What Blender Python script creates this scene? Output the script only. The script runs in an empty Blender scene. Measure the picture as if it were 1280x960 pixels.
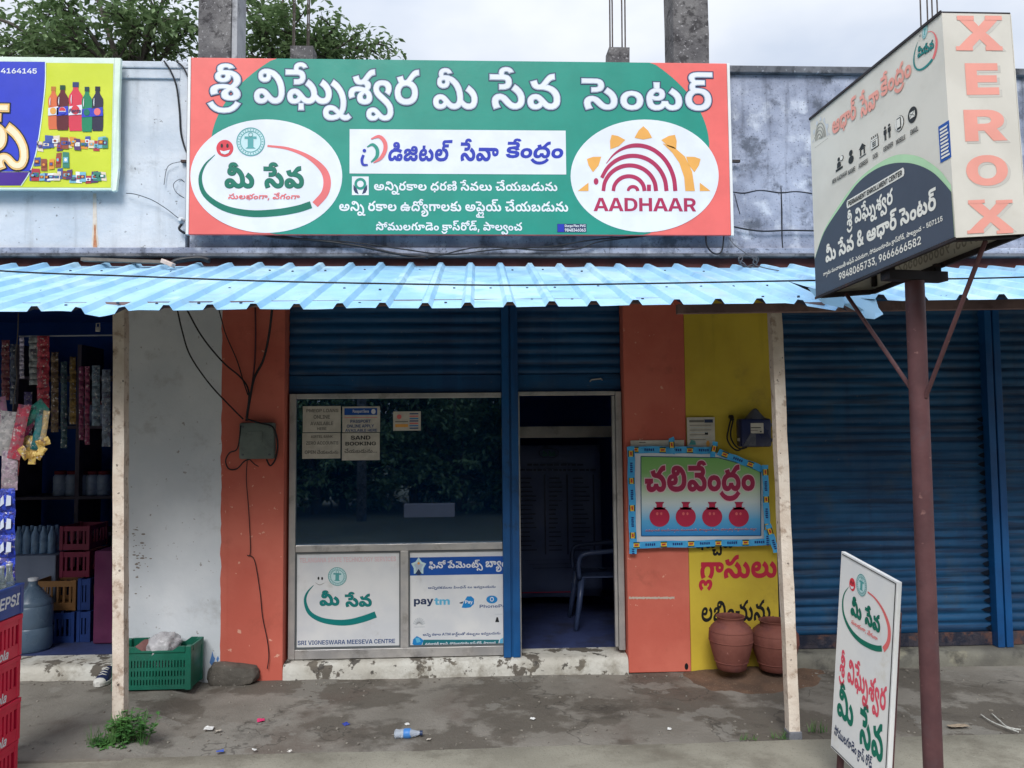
import bpy, bmesh, math, random
import numpy as np
from mathutils import Vector, Matrix, noise as mnoise
from mathutils.geometry import delaunay_2d_cdt

sc = bpy.context.scene
col = sc.collection
R = math.radians

# ---------------------------------------------------------------- camera
FPX = 965.0                                   # focal length in pixels of a 1280 wide picture
YAW, PITCH, ROLL = R(2.44), R(3.19), R(-0.523)
CAM = Vector((0.0, -5.7, 1.80))
FWD = Vector((math.sin(YAW) * math.cos(PITCH), math.cos(YAW) * math.cos(PITCH), math.sin(PITCH)))
_rt = Vector((math.cos(YAW), -math.sin(YAW), 0))
_up = _rt.cross(FWD)
RT = math.cos(ROLL) * _rt + math.sin(ROLL) * _up
UP = -math.sin(ROLL) * _rt + math.cos(ROLL) * _up
cd = bpy.data.cameras.new('camera')
cam = bpy.data.objects.new('camera', cd)
col.objects.link(cam)
cd.sensor_width = 36
cd.lens = 36 * FPX / 1280
cd.clip_start = 0.05
cd.clip_end = 600
m = Matrix((RT, UP, -FWD)).transposed().to_4x4()
m.translation = CAM
cam.matrix_world = m
sc.camera = cam

# ---------------------------------------------------------------- light
SUN_EL, SUN_AZ = R(43), R(192)                # azimuth from +Y clockwise: behind the camera, a little left
SKY_STRENGTH = 0.10
w = bpy.data.worlds.new('World')
sc.world = w
w.use_nodes = True
nt = w.node_tree
nt.nodes.clear()
N = nt.nodes.new
L = nt.links.new
out = N('ShaderNodeOutputWorld')
bg = N('ShaderNodeBackground')
bg.inputs['Strength'].default_value = SKY_STRENGTH
L(bg.outputs[0], out.inputs[0])
sky = N('ShaderNodeTexSky')
sky.sky_type = 'NISHITA'
sky.sun_disc = False
sky.sun_elevation = SUN_EL
sky.sun_rotation = SUN_AZ
tc = N('ShaderNodeTexCoord')
sep = N('ShaderNodeSeparateXYZ')
L(tc.outputs['Generated'], sep.inputs[0])
# an overcast deck: brighter overhead than at the horizon, uneven clouds
zr = N('ShaderNodeMath')
zr.operation = 'POWER'
zr.use_clamp = True
L(sep.outputs['Z'], zr.inputs[0])
zr.inputs[1].default_value = 3.0
za = N('ShaderNodeMath')
za.operation = 'MULTIPLY_ADD'
L(zr.outputs[0], za.inputs[0])
za.inputs[1].default_value = 9.0
za.inputs[2].default_value = 7.3
mp = N('ShaderNodeMapping')
mp.inputs['Scale'].default_value = (1.2, 1.2, 2.6)
mp.inputs['Location'].default_value = (3.1, 0.4, 0.2)
L(tc.outputs['Generated'], mp.inputs[0])
nz = N('ShaderNodeTexNoise')
nz.inputs['Scale'].default_value = 2.2
nz.inputs['Detail'].default_value = 5
nz.inputs['Roughness'].default_value = 0.5
L(mp.outputs[0], nz.inputs['Vector'])
cr = N('ShaderNodeValToRGB')
cr.color_ramp.elements[0].position = 0.32
cr.color_ramp.elements[0].color = (0.70, 0.79, 0.95, 1)
cr.color_ramp.elements[1].position = 0.66
cr.color_ramp.elements[1].color = (1.10, 1.13, 1.18, 1)
L(nz.outputs[0], cr.inputs[0])
mul = N('ShaderNodeVectorMath')
mul.operation = 'SCALE'
L(cr.outputs[0], mul.inputs[0])
L(za.outputs[0], mul.inputs['Scale'])
mx = N('ShaderNodeMix')
mx.data_type = 'RGBA'
mx.inputs[0].default_value = 0.88
L(sky.outputs[0], mx.inputs[6])
L(mul.outputs[0], mx.inputs[7])
L(mx.outputs[2], bg.inputs[0])

sd = bpy.data.lights.new('sun', 'SUN')
sd.energy = 2.3
sd.angle = R(26)
sd.color = (1.0, 0.99, 0.97)
sun = bpy.data.objects.new('sun', sd)
col.objects.link(sun)
sdir = Vector((math.sin(SUN_AZ) * math.cos(SUN_EL), math.cos(SUN_AZ) * math.cos(SUN_EL), math.sin(SUN_EL)))
sun.rotation_euler = (-sdir).to_track_quat('-Z', 'Y').to_euler()
sun.location = (0, -10, 20)

vs = sc.view_settings
sc.display_settings.display_device = 'sRGB'
vs.view_transform = 'Standard'
vs.look = 'None'
vs.exposure = 0.30
vs.gamma = 1
vs.use_curve_mapping = False
cy = sc.cycles
cy.max_bounces = 8
cy.diffuse_bounces = 4
cy.transparent_max_bounces = 12
cy.use_denoising = True

# ---------------------------------------------------------------- helpers
rnd = random.Random(7)


def ray(px, py):
 px, py = float(px), float(py)
 return ((px - 640) / FPX) * RT + ((480 - py) / FPX) * UP + FWD


def at(px, py, Y=0.0):
 d = ray(px, py)
 return CAM + d * ((Y - CAM.y) / d.y)


def atz(px, py, z=0.0):
 d = ray(px, py)
 return CAM + d * ((z - CAM.z) / d.z)


def dep(px, py, d):
 return CAM + ray(px, py) * d


def X(px, py, Y=0.0):
 return at(px, py, Y).x


def Z(py, px=640, Y=0.0):
 return at(px, py, Y).z


def S(r, g, b):
 def f(c):
  c /= 255
  return c / 12.92 if c <= 0.04045 else ((c + 0.055) / 1.055) ** 2.4
 return (f(r), f(g), f(b))


MATS = {}


def mat(name, c1, c2=None, sc1=3.0, rough=0.7, metal=0.0, spec=0.4, dirt=None, streak=None, speck=None,
  bump=None, trans=0.0, ior=1.45, lohi=(0.35, 0.65), patches=None, rr=0.12, hstreak=None, cracks=None):
 """procedural surface: two-tone noise + dirt blotches + vertical streaks + specks + bump.
 dirt=(colour, amount, scale, lo, hi); streak=(colour, amount, scale, lo, hi); speck the same, fine and crisp"""
 if name in MATS:
  return MATS[name]
 M = bpy.data.materials.new(name)
 MATS[name] = M
 M.use_nodes = True
 t = M.node_tree
 n, l = t.nodes.new, t.links.new
 b = t.nodes['Principled BSDF']
 b.inputs['Roughness'].default_value = rough
 b.inputs['Metallic'].default_value = metal
 b.inputs['Specular IOR Level'].default_value = spec
 b.inputs['Transmission Weight'].default_value = trans
 b.inputs['IOR'].default_value = ior
 co = n('ShaderNodeTexCoord').outputs['Object']

 def noise(scale, detail=5, rg=0.55, stretch=None, off=0.0):
  v = co
  mm = n('ShaderNodeMapping')
  mm.inputs['Location'].default_value = (off, off * 1.7, off * 0.6)
  if stretch:
   mm.inputs['Scale'].default_value = stretch
  l(v, mm.inputs[0])
  q = n('ShaderNodeTexNoise')
  q.inputs['Scale'].default_value = scale
  q.inputs['Detail'].default_value = detail
  q.inputs['Roughness'].default_value = rg
  l(mm.outputs[0], q.inputs['Vector'])
  return q.outputs[0]

 def rng(v, lo, hi, a=0.0, c=1.0):
  q = n('ShaderNodeMapRange')
  q.interpolation_type = 'SMOOTHSTEP'
  q.inputs[1].default_value, q.inputs[2].default_value = lo, hi
  q.inputs[3].default_value, q.inputs[4].default_value = a, c
  l(v, q.inputs[0])
  return q.outputs[0]

 def mixc(f, a, c):
  q = n('ShaderNodeMix')
  q.data_type = 'RGBA'
  if isinstance(f, float):
   q.inputs[0].default_value = f
  else:
   l(f, q.inputs[0])
  for i, x in ((6, a), (7, c)):
   if isinstance(x, tuple):
    q.inputs[i].default_value = (*x[:3], 1)
   else:
    l(x, q.inputs[i])
  return q.outputs[2]

 c = mixc(rng(noise(sc1), *lohi), c1, c2 if c2 else tuple(x * 0.86 for x in c1))
 if patches:
  for k, (pc, am, s, lo, hi) in enumerate(patches):
   c = mixc(rng(noise(s, 7, 0.6, None, 5.3 + 3 * k), lo, hi, 0, am), c, pc)
 if dirt:
  pc, am, s, lo, hi = dirt
  c = mixc(rng(noise(s, 9, 0.68, None, 1.9), lo, hi, 0, am), c, pc)
 if streak:
  pc, am, s, lo, hi = streak
  c = mixc(rng(noise(s, 6, 0.6, (1, 1, 0.09), 8.1), lo, hi, 0, am), c, pc)
 if hstreak:
  pc, am, s, lo, hi = hstreak
  c = mixc(rng(noise(s, 6, 0.6, (0.12, 1, 2.5), 6.6), lo, hi, 0, am), c, pc)
 if cracks:
  pc, am, s, wd = cracks
  dv = n('ShaderNodeMath')
  dv.operation = 'SUBTRACT'
  l(noise(s, 6, 0.55, None, 12.5), dv.inputs[0])
  dv.inputs[1].default_value = 0.5
  ab_ = n('ShaderNodeMath')
  ab_.operation = 'ABSOLUTE'
  l(dv.outputs[0], ab_.inputs[0])
  c = mixc(rng(ab_.outputs[0], wd * 0.4, wd, am, 0.0), c, pc)
 if speck:
  pc, am, s, lo, hi = speck
  c = mixc(rng(noise(s, 3, 0.5, None, 4.4), lo, hi, 0, am), c, pc)
 l(c, b.inputs['Base Color'])
 if rr:
  l(rng(noise(6, 4, 0.5, None, 2.2), 0.3, 0.7, max(0.02, rough - rr), min(1, rough + rr)), b.inputs['Roughness'])
 if bump:
  s, st = bump
  q = n('ShaderNodeBump')
  q.inputs['Strength'].default_value = st
  q.inputs['Distance'].default_value = 0.01
  l(noise(s, 8, 0.65, None, 0.3), q.inputs['Height'])
  l(q.outputs[0], b.inputs['Normal'])
 return M


def flat(name, c, rough=0.55, spec=0.3):
 """printed ink or plain paint with a slight mottling"""
 return mat(name, c, tuple(x * 0.92 for x in c), 5.0, rough, 0, spec, rr=0.05, bump=(2.2, 0.3))


class MB:
 """collects shapes and links them as ONE mesh object"""

 def __init__(s):
  s.bm = bmesh.new()

 def box(s, x0, x1, y0, y1, z0, z1, bev=0.0):
  return s.obox(Vector(((x0 + x1) / 2, (y0 + y1) / 2, (z0 + z1) / 2)),
       Vector((abs(x1 - x0) / 2, 0, 0)), Vector((0, abs(y1 - y0) / 2, 0)), Vector((0, 0, abs(z1 - z0) / 2)), bev)

 def obox(s, c, a, b, d, bev=0.0):
  c = Vector(c)
  if Vector(a).cross(Vector(b)).dot(Vector(d)) < 0:
   a = -Vector(a)
  v = [s.bm.verts.new(c + i * Vector(a) + j * Vector(b) + k * Vector(d)) for k in (-1, 1) for j in (-1, 1) for i in (-1, 1)]
  f = [s.bm.faces.new([v[q] for q in t]) for t in ((0, 2, 3, 1), (4, 5, 7, 6), (0, 1, 5, 4), (2, 6, 7, 3), (0, 4, 6, 2), (1, 3, 7, 5))]
  if bev:
   es = list({e for x in f for e in x.edges})
   bmesh.ops.bevel(s.bm, geom=es, offset=bev, segments=2, affect='EDGES', profile=0.5)
  return s

 def bar(s, p, q, wa, wb, hint=(0, 0, 1), bev=0.0):
  p, q = Vector(p), Vector(q)
  d = (q - p) / 2
  u = d.cross(Vector(hint))
  if u.length < 1e-6:
   u = d.cross(Vector((0, 1, 0)))
  u.normalize()
  v = u.cross(d).normalized()
  return s.obox((p + q) / 2, u * wa / 2, v * wb / 2, d, bev)

 def tube(s, pts, r, n=6, cap=True):
  pts = [Vector(p) for p in pts]
  rs = r if isinstance(r, (list, tuple)) else [r] * len(pts)
  rings = []
  d0 = (pts[1] - pts[0]).normalized()
  u = d0.orthogonal().normalized()
  for i, p in enumerate(pts):
   a = pts[max(0, i - 1)]
   b = pts[min(len(pts) - 1, i + 1)]
   d = (b - a)
   d = d.normalized() if d.length > 1e-9 else d0
   u = (u - d * u.dot(d))
   u = u.normalized() if u.length > 1e-6 else d.orthogonal().normalized()
   v = d.cross(u)
   rings.append([s.bm.verts.new(p + rs[i] * (math.cos(2 * math.pi * k / n) * u + math.sin(2 * math.pi * k / n) * v)) for k in range(n)])
  for a, b in zip(rings, rings[1:]):
   for k in range(n):
    s.bm.faces.new((a[k], a[(k + 1) % n], b[(k + 1) % n], b[k]))
  if cap:
   s.bm.faces.new(rings[0][::-1])
   s.bm.faces.new(rings[-1])
  return s

 def lathe(s, c, prof, n=24, axis=None):
  c = Vector(c)
  A = Matrix.Identity(3) if axis is None else Vector((0, 0, 1)).rotation_difference(Vector(axis)).to_matrix()
  rings = []
  for r, z in prof:
   if r < 1e-6:
    rings.append([s.bm.verts.new(c + A @ Vector((0, 0, z)))])
   else:
    rings.append([s.bm.verts.new(c + A @ Vector((r * math.cos(2 * math.pi * k / n), r * math.sin(2 * math.pi * k / n), z))) for k in range(n)])
  for a, b in zip(rings, rings[1:]):
   for k in range(n):
    q = [a[k % len(a)], a[(k + 1) % len(a)], b[(k + 1) % len(b)], b[k % len(b)]]
    q = list(dict.fromkeys(q))
    if len(q) > 2:
     s.bm.faces.new(q)
  return s

 def grid(s, P, close=False):
  """P[i][j] points -> quads"""
  V = [[s.bm.verts.new(Vector(p)) for p in row] for row in P]
  for i in range(len(V) - 1):
   for j in range(len(V[0]) - 1):
    s.bm.faces.new((V[i][j], V[i][j + 1], V[i + 1][j + 1], V[i + 1][j]))
  return V

 def shell(s, P, th):
  """a grid with thickness along its normals"""
  n, k = len(P), len(P[0])
  A = [[Vector(p) for p in r] for r in P]
  B = []
  for i in range(n):
   r = []
   for j in range(k):
    du = A[i][min(j + 1, k - 1)] - A[i][max(j - 1, 0)]
    dv = A[min(i + 1, n - 1)][j] - A[max(i - 1, 0)][j]
    r.append(A[i][j] - du.cross(dv).normalized() * th)
   B.append(r)
  VA = s.grid(A)
  VB = [[s.bm.verts.new(p) for p in r] for r in B]
  for i in range(n - 1):
   for j in range(k - 1):
    s.bm.faces.new((VB[i][j], VB[i + 1][j], VB[i + 1][j + 1], VB[i][j + 1]))
  bd = [(0, j) for j in range(k)] + [(i, k - 1) for i in range(1, n)] + [(n - 1, j) for j in range(k - 2, -1, -1)] + [(i, 0) for i in range(n - 2, 0, -1)]
  for a, b in zip(bd, bd[1:] + bd[:1]):
   s.bm.faces.new((VA[a[0]][a[1]], VB[a[0]][a[1]], VB[b[0]][b[1]], VA[b[0]][b[1]]))
  return s

 def prism(s, poly, th):
  """planar polygon (3D points) pushed along vector th"""
  a = [s.bm.verts.new(Vector(p)) for p in poly]
  b = [s.bm.verts.new(Vector(p) + Vector(th)) for p in poly]
  s.bm.faces.new(a[::-1])
  s.bm.faces.new(b)
  for k in range(len(a)):
   s.bm.faces.new((a[k], a[(k + 1) % len(a)], b[(k + 1) % len(b)], b[k]))
  return s

 def tris(s, V, F):
  v = [s.bm.verts.new(p) for p in V]
  for f in F:
   try:
    s.bm.faces.new([v[i] for i in f])
   except ValueError:
    pass
  return s

 def build(s, name, material, root=None, smooth=False, normals=True):
  if normals:
   bmesh.ops.recalc_face_normals(s.bm, faces=s.bm.faces)
  me = bpy.data.meshes.new(name)
  base = Vector((0, 0, 0))
  o = root
  while o is not None:
   base = base + o.location
   o = o.parent
  if root is not None and base.length > 0:
   bmesh.ops.translate(s.bm, verts=s.bm.verts, vec=-base)
  s.bm.to_mesh(me)
  s.bm.free()
  me.materials.append(material)
  if smooth:
   for p in me.polygons:
    p.use_smooth = True
   if smooth is not True:
    me.set_sharp_from_angle(angle=smooth)
  o = bpy.data.objects.new(name, me)
  col.objects.link(o)
  if root is not None:
   o.parent = root
  return o


def tag(o, label, cat, group=None):
 o['label'] = label
 o['category'] = cat
 if group:
  o['group'] = group
 return o


def thing(name, label, cat, loc=(0, 0, 0), group=None):
 o = bpy.data.objects.new(name, None)
 o.empty_display_size = 0.1
 col.objects.link(o)
 o.location = loc
 return tag(o, label, cat, group)


def struct(o):
 o['kind'] = 'structure'
 return o


def dup(root, loc, label, rotz=None):
 r = root.copy()
 col.objects.link(r)
 r.location = loc
 if rotz is not None:
  r.rotation_euler = (0, 0, rotz)
 r['label'] = label
 for ch in list(root.children):
  c = ch.copy()
  col.objects.link(c)
  c.parent = r
  for g in list(ch.children):
   d = g.copy()
   col.objects.link(d)
   d.parent = c
 return r


def sag(p, q, drop, n=14, wob=0.0):
 p, q = Vector(p), Vector(q)
 r = []
 for i in range(n + 1):
  t = i / n
  v = p.lerp(q, t) - Vector((0, 0, drop * 4 * t * (1 - t)))
  if wob and 0 < i < n:
   v += Vector((rnd.uniform(-wob, wob), 0, rnd.uniform(-wob, wob)))
  r.append(v)
 return r


def smooth_path(pts, n=6):
 """Catmull-Rom through the points"""
 P = [Vector(p) for p in pts]
 P = [P[0] * 2 - P[1]] + P + [P[-1] * 2 - P[-2]]
 r = []
 for i in range(1, len(P) - 2):
  for k in range(n):
   t = k / n
   a, b, c, d = P[i - 1], P[i], P[i + 1], P[i + 2]
   r.append(0.5 * ((2 * b) + (c - a) * t + (2 * a - 5 * b + 4 * c - d) * t * t + (3 * b - a - 3 * c + d) * t ** 3))
 r.append(P[-2])
 return r

# ---------------------------------------------------------------- lettering: glyph outlines, shaped strings
GLYPHS = [
[[210271,5368,5661,6260,6657,7254,7451,7547,6945,6842,6840,6041,6035,5633,5131,4332,4140,3843,3646,3249,3052,3554,3858,4259,4661,4969,5260,5559,6363,6862,5257,7571,5863,5459,5064,4665,4458,3758,3454,1850,4448,4745,5039,5246,5647,5950,5754,5457,4961,4657,4060,8758,6128,5131,4432,4341,4044,3846,3149,3752,3855,4157,4360,4758,4863,5367,6064,6561,7356,8050,7745,7239,6832,5837,5432,5132,4531,4440,3735,3536,2230,4443,4642,5141,5542,6347,5854,5454,5259,4564,3761,2760,2353,3048,4244,4642,5040,5438,938,4366],[253439,5467,5961,6458,7154,6949,6645,6341,6232,1641,4557,4454,4151,4148,4344,4940,5541,5943,1637,3668]],
[[12173,8268,6228,6733,6741,7547,7553,6759,6868,6171,8232,3118,3130,3139,3745,1746,1854,2462,3959,3565]],
[[209249,5369,5559,5960,6258,5954,7153,7147,6742,6439,8118,6640,6148,6052,5855,5659,5363,5069,4485,3681,3372,3563,3957,3755,3155,3451,4148,4442,5141,5445,5848,5951,5656,5158,4859,3765,9054,5932,5130,4433,3837,3244,2649,3057,3860,4460,4859,5172,5562,5656,6661,7156,7550,7147,8040,6740,7231,6335,6525,5732,5721,5230,5025,4529,4232,3836,3943,2943,3449,3052,3854,2964,596,3854,4046,4542,5136,5643,6348,6154,6061,5463,7821,3330,3541,2745,2652,3656,3662,4365]],
[[209248,5370,5559,5960,6258,5954,7553,7046,6443,6835,7722,6142,6546,6353,5859,5361,4964,4664,4361,4061,2371,7687,7434,7130,6527,5824,5021,4632,4439,3938,4143,2642,2150,2857,3066,1190,4554,4152,4046,4542,5136,5643,6348,6154,6061,5463,7821,3330,3541,2745,2652,3656,3662,4365],[299154,5298,8950,5302],[417237,7679,7031,6741,7049,5954,5454,5460,5063,4764,4659,3668,2271,7687,6938,6736,5940,6233,5931,5337,5135,4830,3925,3837,4346,4246,3046,3149,3553,3655,3958],[195397,5088,8749,8750,8749,7244,6539,5932,5227,4739,4337,4443,4044,2543,949,5087,8150,6253,5454,5256,4957,4756,4453,3951],[261445,5467,5961,6458,7154,6949,6645,6341,6232,1641,4557,4454,4151,4149,4343,4941,5540,5843,1637,3769]],
[[135138,5163,5562,5558,6059,6958,6952,6349,7144,6840,8913,6539,6047,6050,5753,5958,7523,3739,3542,3748,3650,3454,3757,494,3162,3452,3846,4540,5240,5844,6347,6851,6855,6561,5859,5968,5464,5273,4875,4373,4465,3672,3863,3563,2467,7687,8129,6338,7225,6722,6120,5619,4915,4525,3522,3028,3339,3744,2143,3449,2851,3853,3657,4257,4261,4664]],
[[210271,5163,5662,5961,6558,7055,6652,7249,7546,6945,7438,6142,5940,5640,5633,5138,4836,4539,3637,3644,2547,3052,3057,4058,4263,4762,5161,5260,5559,6060,7165,5455,6561,5657,5158,4657,4553,3852,6581,6648,6346,6242,5839,5237,4734,4036,1020,3938,4839,5540,5846,6252,5555,5357,4960,4657,3761,2760,2353,3048,4244,4642,5040,5438,938,4366],[245386,9562,5532,5542,5545,6051,6158,7985,6867,6157,6254,7553,5311,3347,3744,3940,1915,3842,3644,3447,3651,3653,3855,4159,4458]],
[[152130,5367,6167,6959,6953,6848,6642,6538,7228,6341,5948,5951,6257,5458,5261,4866,4562,4162,3664,2570,2570,3070,4263,4563,4775,5669,5863,6360,6758,7153,7849,7244,6441,5841,5639,5328,4628,3725,1473,5762,5163,4660,4257,3354,3347,4241,4737,5340,5938,8324,8323,6731,6233,5729,5220,4732,3931,3336,3445,3148,2952,2760,3663,2379,4453,4251,4347,4644,5140,5545,6347,5954,5959,5461,7523,3434,3641,3447,2950,3654,3760,4163]],
[[211279,5166,5671,5864,5961,6864,6556,6754,6952,7048,6747,6544,6836,5939,5737,5628,5133,4934,4429,4338,4139,3238,3544,3346,3049,3151,3354,3556,3162,4161,4362,4664],[257283,5331,5936,6540,6347,7251,6556,6264,5569,4871,4364,3562,3255,3148,4248,4043,3934],[229386,9662,5532,5442,5645,6051,6158,7985,6767,6257,6254,7553,5211,3447,3744,3840,2015,3842,3644,3447,3551,3753,3855,4059,4558]],
[[209249,5369,5559,5960,6258,5954,7153,7147,6742,6439,8118,6640,6148,6052,5855,5659,5363,5069,4485,3681,3372,3563,3957,3755,3155,3451,4148,4442,5141,5445,5848,5951,5656,5158,4859,3765,9054,5932,5130,4433,3837,3244,2649,3057,3860,4460,4859,5172,5562,5656,6661,7156,7550,7147,8040,6740,7231,6335,6525,5732,5721,5230,5025,4529,4232,3836,3943,2943,3449,3052,3854,2964,596,3854,4046,4542,5136,5643,6348,6154,6061,5463,7821,3330,3541,2745,2652,3656,3662,4365],[422237,7579,7031,6741,7149,5854,5454,5460,5063,4864,4659,3568,2271,7787,6838,6736,6040,6233,5831,5337,5135,4830,4025,3837,4246,3343,3949,3149,3553,3755,3858],[256449,5466,5961,6459,7154,6949,6645,6340,6232,1642,4556,4454,4152,4148,4343,4941,5541,5942,1638,3668]],
[[209249,5369,5458,5961,6258,5854,7653,6846,6941,6339,7821,6142,6645,6353,5859,5361,4964,4664,4361,4061,2371,7687,7434,7130,6527,5824,5021,4632,4439,4341,3640,2642,2250,3753,3755,2766,1586,3954,4145,4739,5435,6130,336,3979],[195397,5088,8749,8750,8749,7244,6539,5932,5227,4739,4337,4443,4044,2543,949,5087,8150,6253,5454,5256,4957,4756,4453,3951],[261445,5467,5961,6458,7154,6949,6645,6341,6232,1641,4557,4454,4151,4149,4343,4941,5540,5843,1637,3769]],
[[209249,5369,5559,5960,6258,5954,7553,7046,6443,6835,7722,6142,6646,5651,5854,5657,5257,5072,4170,3864,3361,2857,3153,2050,8168,8167,8638,6542,6340,6138,5838,5636,5435,5020,4631,4440,4341,3739,2642,2150,2857,3066,1190,4554,4152,4046,4542,5136,5643,6348,6154,6061,5463,7821,3330,3541,2745,2652,3656,3662,4365],[231386,9662,5532,5442,5645,6051,6158,7985,6767,6257,6254,7553,5211,3447,3744,3840,2015,3842,3644,3447,3551,3753,3855,4059,4558]],
[[209249,5369,5458,5961,6258,5854,7653,6846,6941,6339,7821,6142,6645,6353,5859,5361,4964,4664,4361,4061,2371,7687,7434,7130,6527,5824,5021,4632,4439,4341,3640,2642,2250,3753,3755,2766,1586,3954,4145,4739,5435,6130,336,3979],[195397,5088,8749,8750,8749,7244,6539,5932,5227,4739,4337,4443,4044,2543,949,5087,8150,6253,5454,5256,4957,4756,4453,3951]],
[[210269,5476,5662,6265,6661,6355,8155,8145,6345,6639,5840,5639,5438,5330,4524,4233,4141,3438,3745,1946,2054,3756,3361,4260,4461,4561],[255269,5236,5739,6142,6647,6552,6359,5660,5365,4864,4262,3958,3453,3648,3741,4337]],
[[212277,5171,5567,5766,6366,6259,6958,7153,6748,6843,6042,5543,5629,4727,4136,3540,2945,2351,3158,3263,6281,6834,5946,6049,6251,5654,5456,5159,4360,3852,4248,4245,4239,4433,4927,5231,5639,5645,5846,7151,5953,5858,5668,9350,5533,5941,6545,6552,5756,5459,5166,4764,4462,4161,1974,7687,8029,6535,5939,5932,5437,5221,4525,4135,3838,3342,2346,2753,3261,3569,5650,4442,3838,4044,3044,2549,3852,3555,3264,4362,4564],[265410,9450,4801,1150]],
[[211279,5166,5671,5864,5961,6864,6556,6754,6952,7048,6747,6544,6836,5939,5737,5628,5133,4934,4429,4338,4139,3238,3544,3346,3049,3151,3354,3556,3162,4161,4362,4664],[257283,5331,5936,6540,6347,7251,6556,6264,5569,4871,4364,3562,3255,3148,4248,4043,3934],[238446,5263,5763,6158,6456,7954,8650,8550,8650,5013,1350,1450,1350,4048,4346,4945,5143,5744,8250,8349,5014,2150,2149,4247,4645,5041,5545,7548,5013,2451,3653,3457,4159,4466,5070,5766,6260,5044,3564,4465]],
[[209249,5369,5458,5961,6258,5854,7653,6846,6941,6339,7821,6142,6645,6353,5859,5361,4964,4664,4361,4061,2371,7687,7434,7130,6527,5824,5021,4632,4439,4341,3640,2642,2250,3753,3755,2766,1586,3954,4145,4739,5435,6130,336,3979],[215386,9562,5632,5442,5645,5951,6158,7985,6867,6157,6254,7553,5311,3347,3744,3940,1915,3842,3644,3447,3651,3653,3955,4059,4458]],
[[159237,7679,6931,6841,7049,5854,5554,5360,5163,4764,4659,3568,2371,7687,6938,6636,6040,6233,5831,5337,5135,4830,4025,3837,4246,3343,4049,3049,3553,3755,3858]],
[[211291,5272,5462,6067,6362,6759,6353,7050,6747,5947,6141,5740,5539,5138,4836,4538,4240,3943,4147,3447,3551,3952,3755,2965,5881,6337,6343,6449,6354,5555,5259,4757,4455,4352,3947,4243,4439,4837,5129,5439,5838,6739,7643,7048,7052,7456,6762,5761,5157,5067,4463,4061,2864,7688,6640,6439,6829,5925,5223,4735,4130,4038,3740,2538,2945,2647,2550,2753,3056,3358,3560,3863,4164,4465]],
[[210325,6074,7464,8953,7945,7226,4915,2930,226,4634,8146,6661,5768,9350,6225,7845,6566,4880,3674,1776,7384,8824,7617,5916,4511,2923,2139,655,2277,5750,3835,2636,2050,1951,2472,5090,6870,7664,7663,5564,4159,3249,4240,5335,939],[314154,5298,8950,5302],[313386,9662,5924,6646,7880,7980,9964,5211,2141,805,2436,1948,2558]],
[[213280,5165,5769,5762,5960,6158,6457,6555,6852,8648,7244,6344,6536,5739,5537,5236,5022,4629,4431,3623,668,6167,5663,5466,5167,4867,4662,4460,4057,3854,3050,3645,3839,4231,5024,5822,6426,532,3775,4371,4765],[215329,5088,9250,9250,9250,9349,9250,9250,7644,6937,5742,5440,5226,4431,3735,3142,3048,2955,3760,4164,4672,5365,6169,8647,3734,4733,5243,5544,5647,5850,5852,5554,5356,5058,4559,3456]],
[[213149,5695,5695,9650,3805,3805]],
[[209249,5369,5559,5960,6258,5954,7553,7046,6443,6835,7722,6341,6748,5952,5554,5562,5165,4666,4264,3466,3060,3154,2250,5087,8650,5743,8043,7439,6441,6534,6031,5436,5020,4631,4440,4341,3739,2642,2150,2857,3066,1190,4554,4152,4046,4542,5136,5643,6348,6154,6061,5463,7821,3330,3541,2745,2652,3656,3662,4365],[225397,5088,9350,9450,9350,7749,7243,6539,5932,5227,4739,4437,4041,3643,2746,2050,2049,5087,7550,7550,6452,5654,5356,4959,4656,4352,3851],[337445,5467,5961,6458,7154,6949,6645,6341,6232,1641,4557,4454,4151,4149,4343,4941,5540,5843,1637,3769]],
[[212280,5887,6674,7567,8458,8548,8535,7223,5720,4601,3004,668,6780,5583,4479,3467,1854,2434,4205,6124,6124,532,3096],[237386,9662,5924,6646,7880,7980,9964,5211,2141,805,2436,1948,2558]],
[[211268,5270,5976,8183,9967,8051,8151,8943,8837,3013,1463,2056,1550,2243,3137,3933,4724,5529,6043,6450,6360,5670,9150,5435,5939,7144,7749,6154,5358,4861,4055,3947,4442,5236,5939,1841,4168,4874,5567,6263,8158,7346,6738,5931,5231,3720,2135,2351,2351,3157,3068,4136,3540,1146,2757,3367,4176],[280418,5571,6864,7955,8044,6739,6329,5428,4525,3732,2138,1948,1557,6079,9144,6655,5859,5174,4363,3758,3148,4644,5143,6945,6656,6568,6324,2028,1747,2261]],
[[210325,5871,7165,8056,8845,6641,6038,5432,4732,3330,2236,2336,4641,5443,6445,7154,6261,5566,9350,6125,7645,6055,5458,4773,9062,6024,4820,3329,1939,2350,3155,3166,4361,5650,3230,3241,1946,2055,3459,4063,4670,5470,6870,7664,7663,5564,4159,3249,4240,5335,939],[304315,6182,7028,7140,7448,7057,5865,4777,3663,3051,4445,5041,6944,6656,6568,6324,3134,3243,2648,2757,3764,4771,5968,6460,8055,8044,6838,6427,5321,4426,3734,3038,2246,2054,2462]],
[[211291,5684,7379,8062,8747,7038,6229,4924,3728,3040,1948,2657,2965,5881,7630,7753,5764,3963,3146,3830,5020,6227,6739,7643,9150,7456,7068,5382,3776,2570,8477,5650,7329,6427,5729,5223,3813,2727,1536,2048,1947,859,1868,2977],[325446,5976,7464,9651,9552,9651,5013,1350,1450,1350,3344,4938,5844,8250,8249,5014,2250,2149,3742,5536,7448,5213,1054,2566,4366,5170,5766,6260,4944,3664]],
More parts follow.
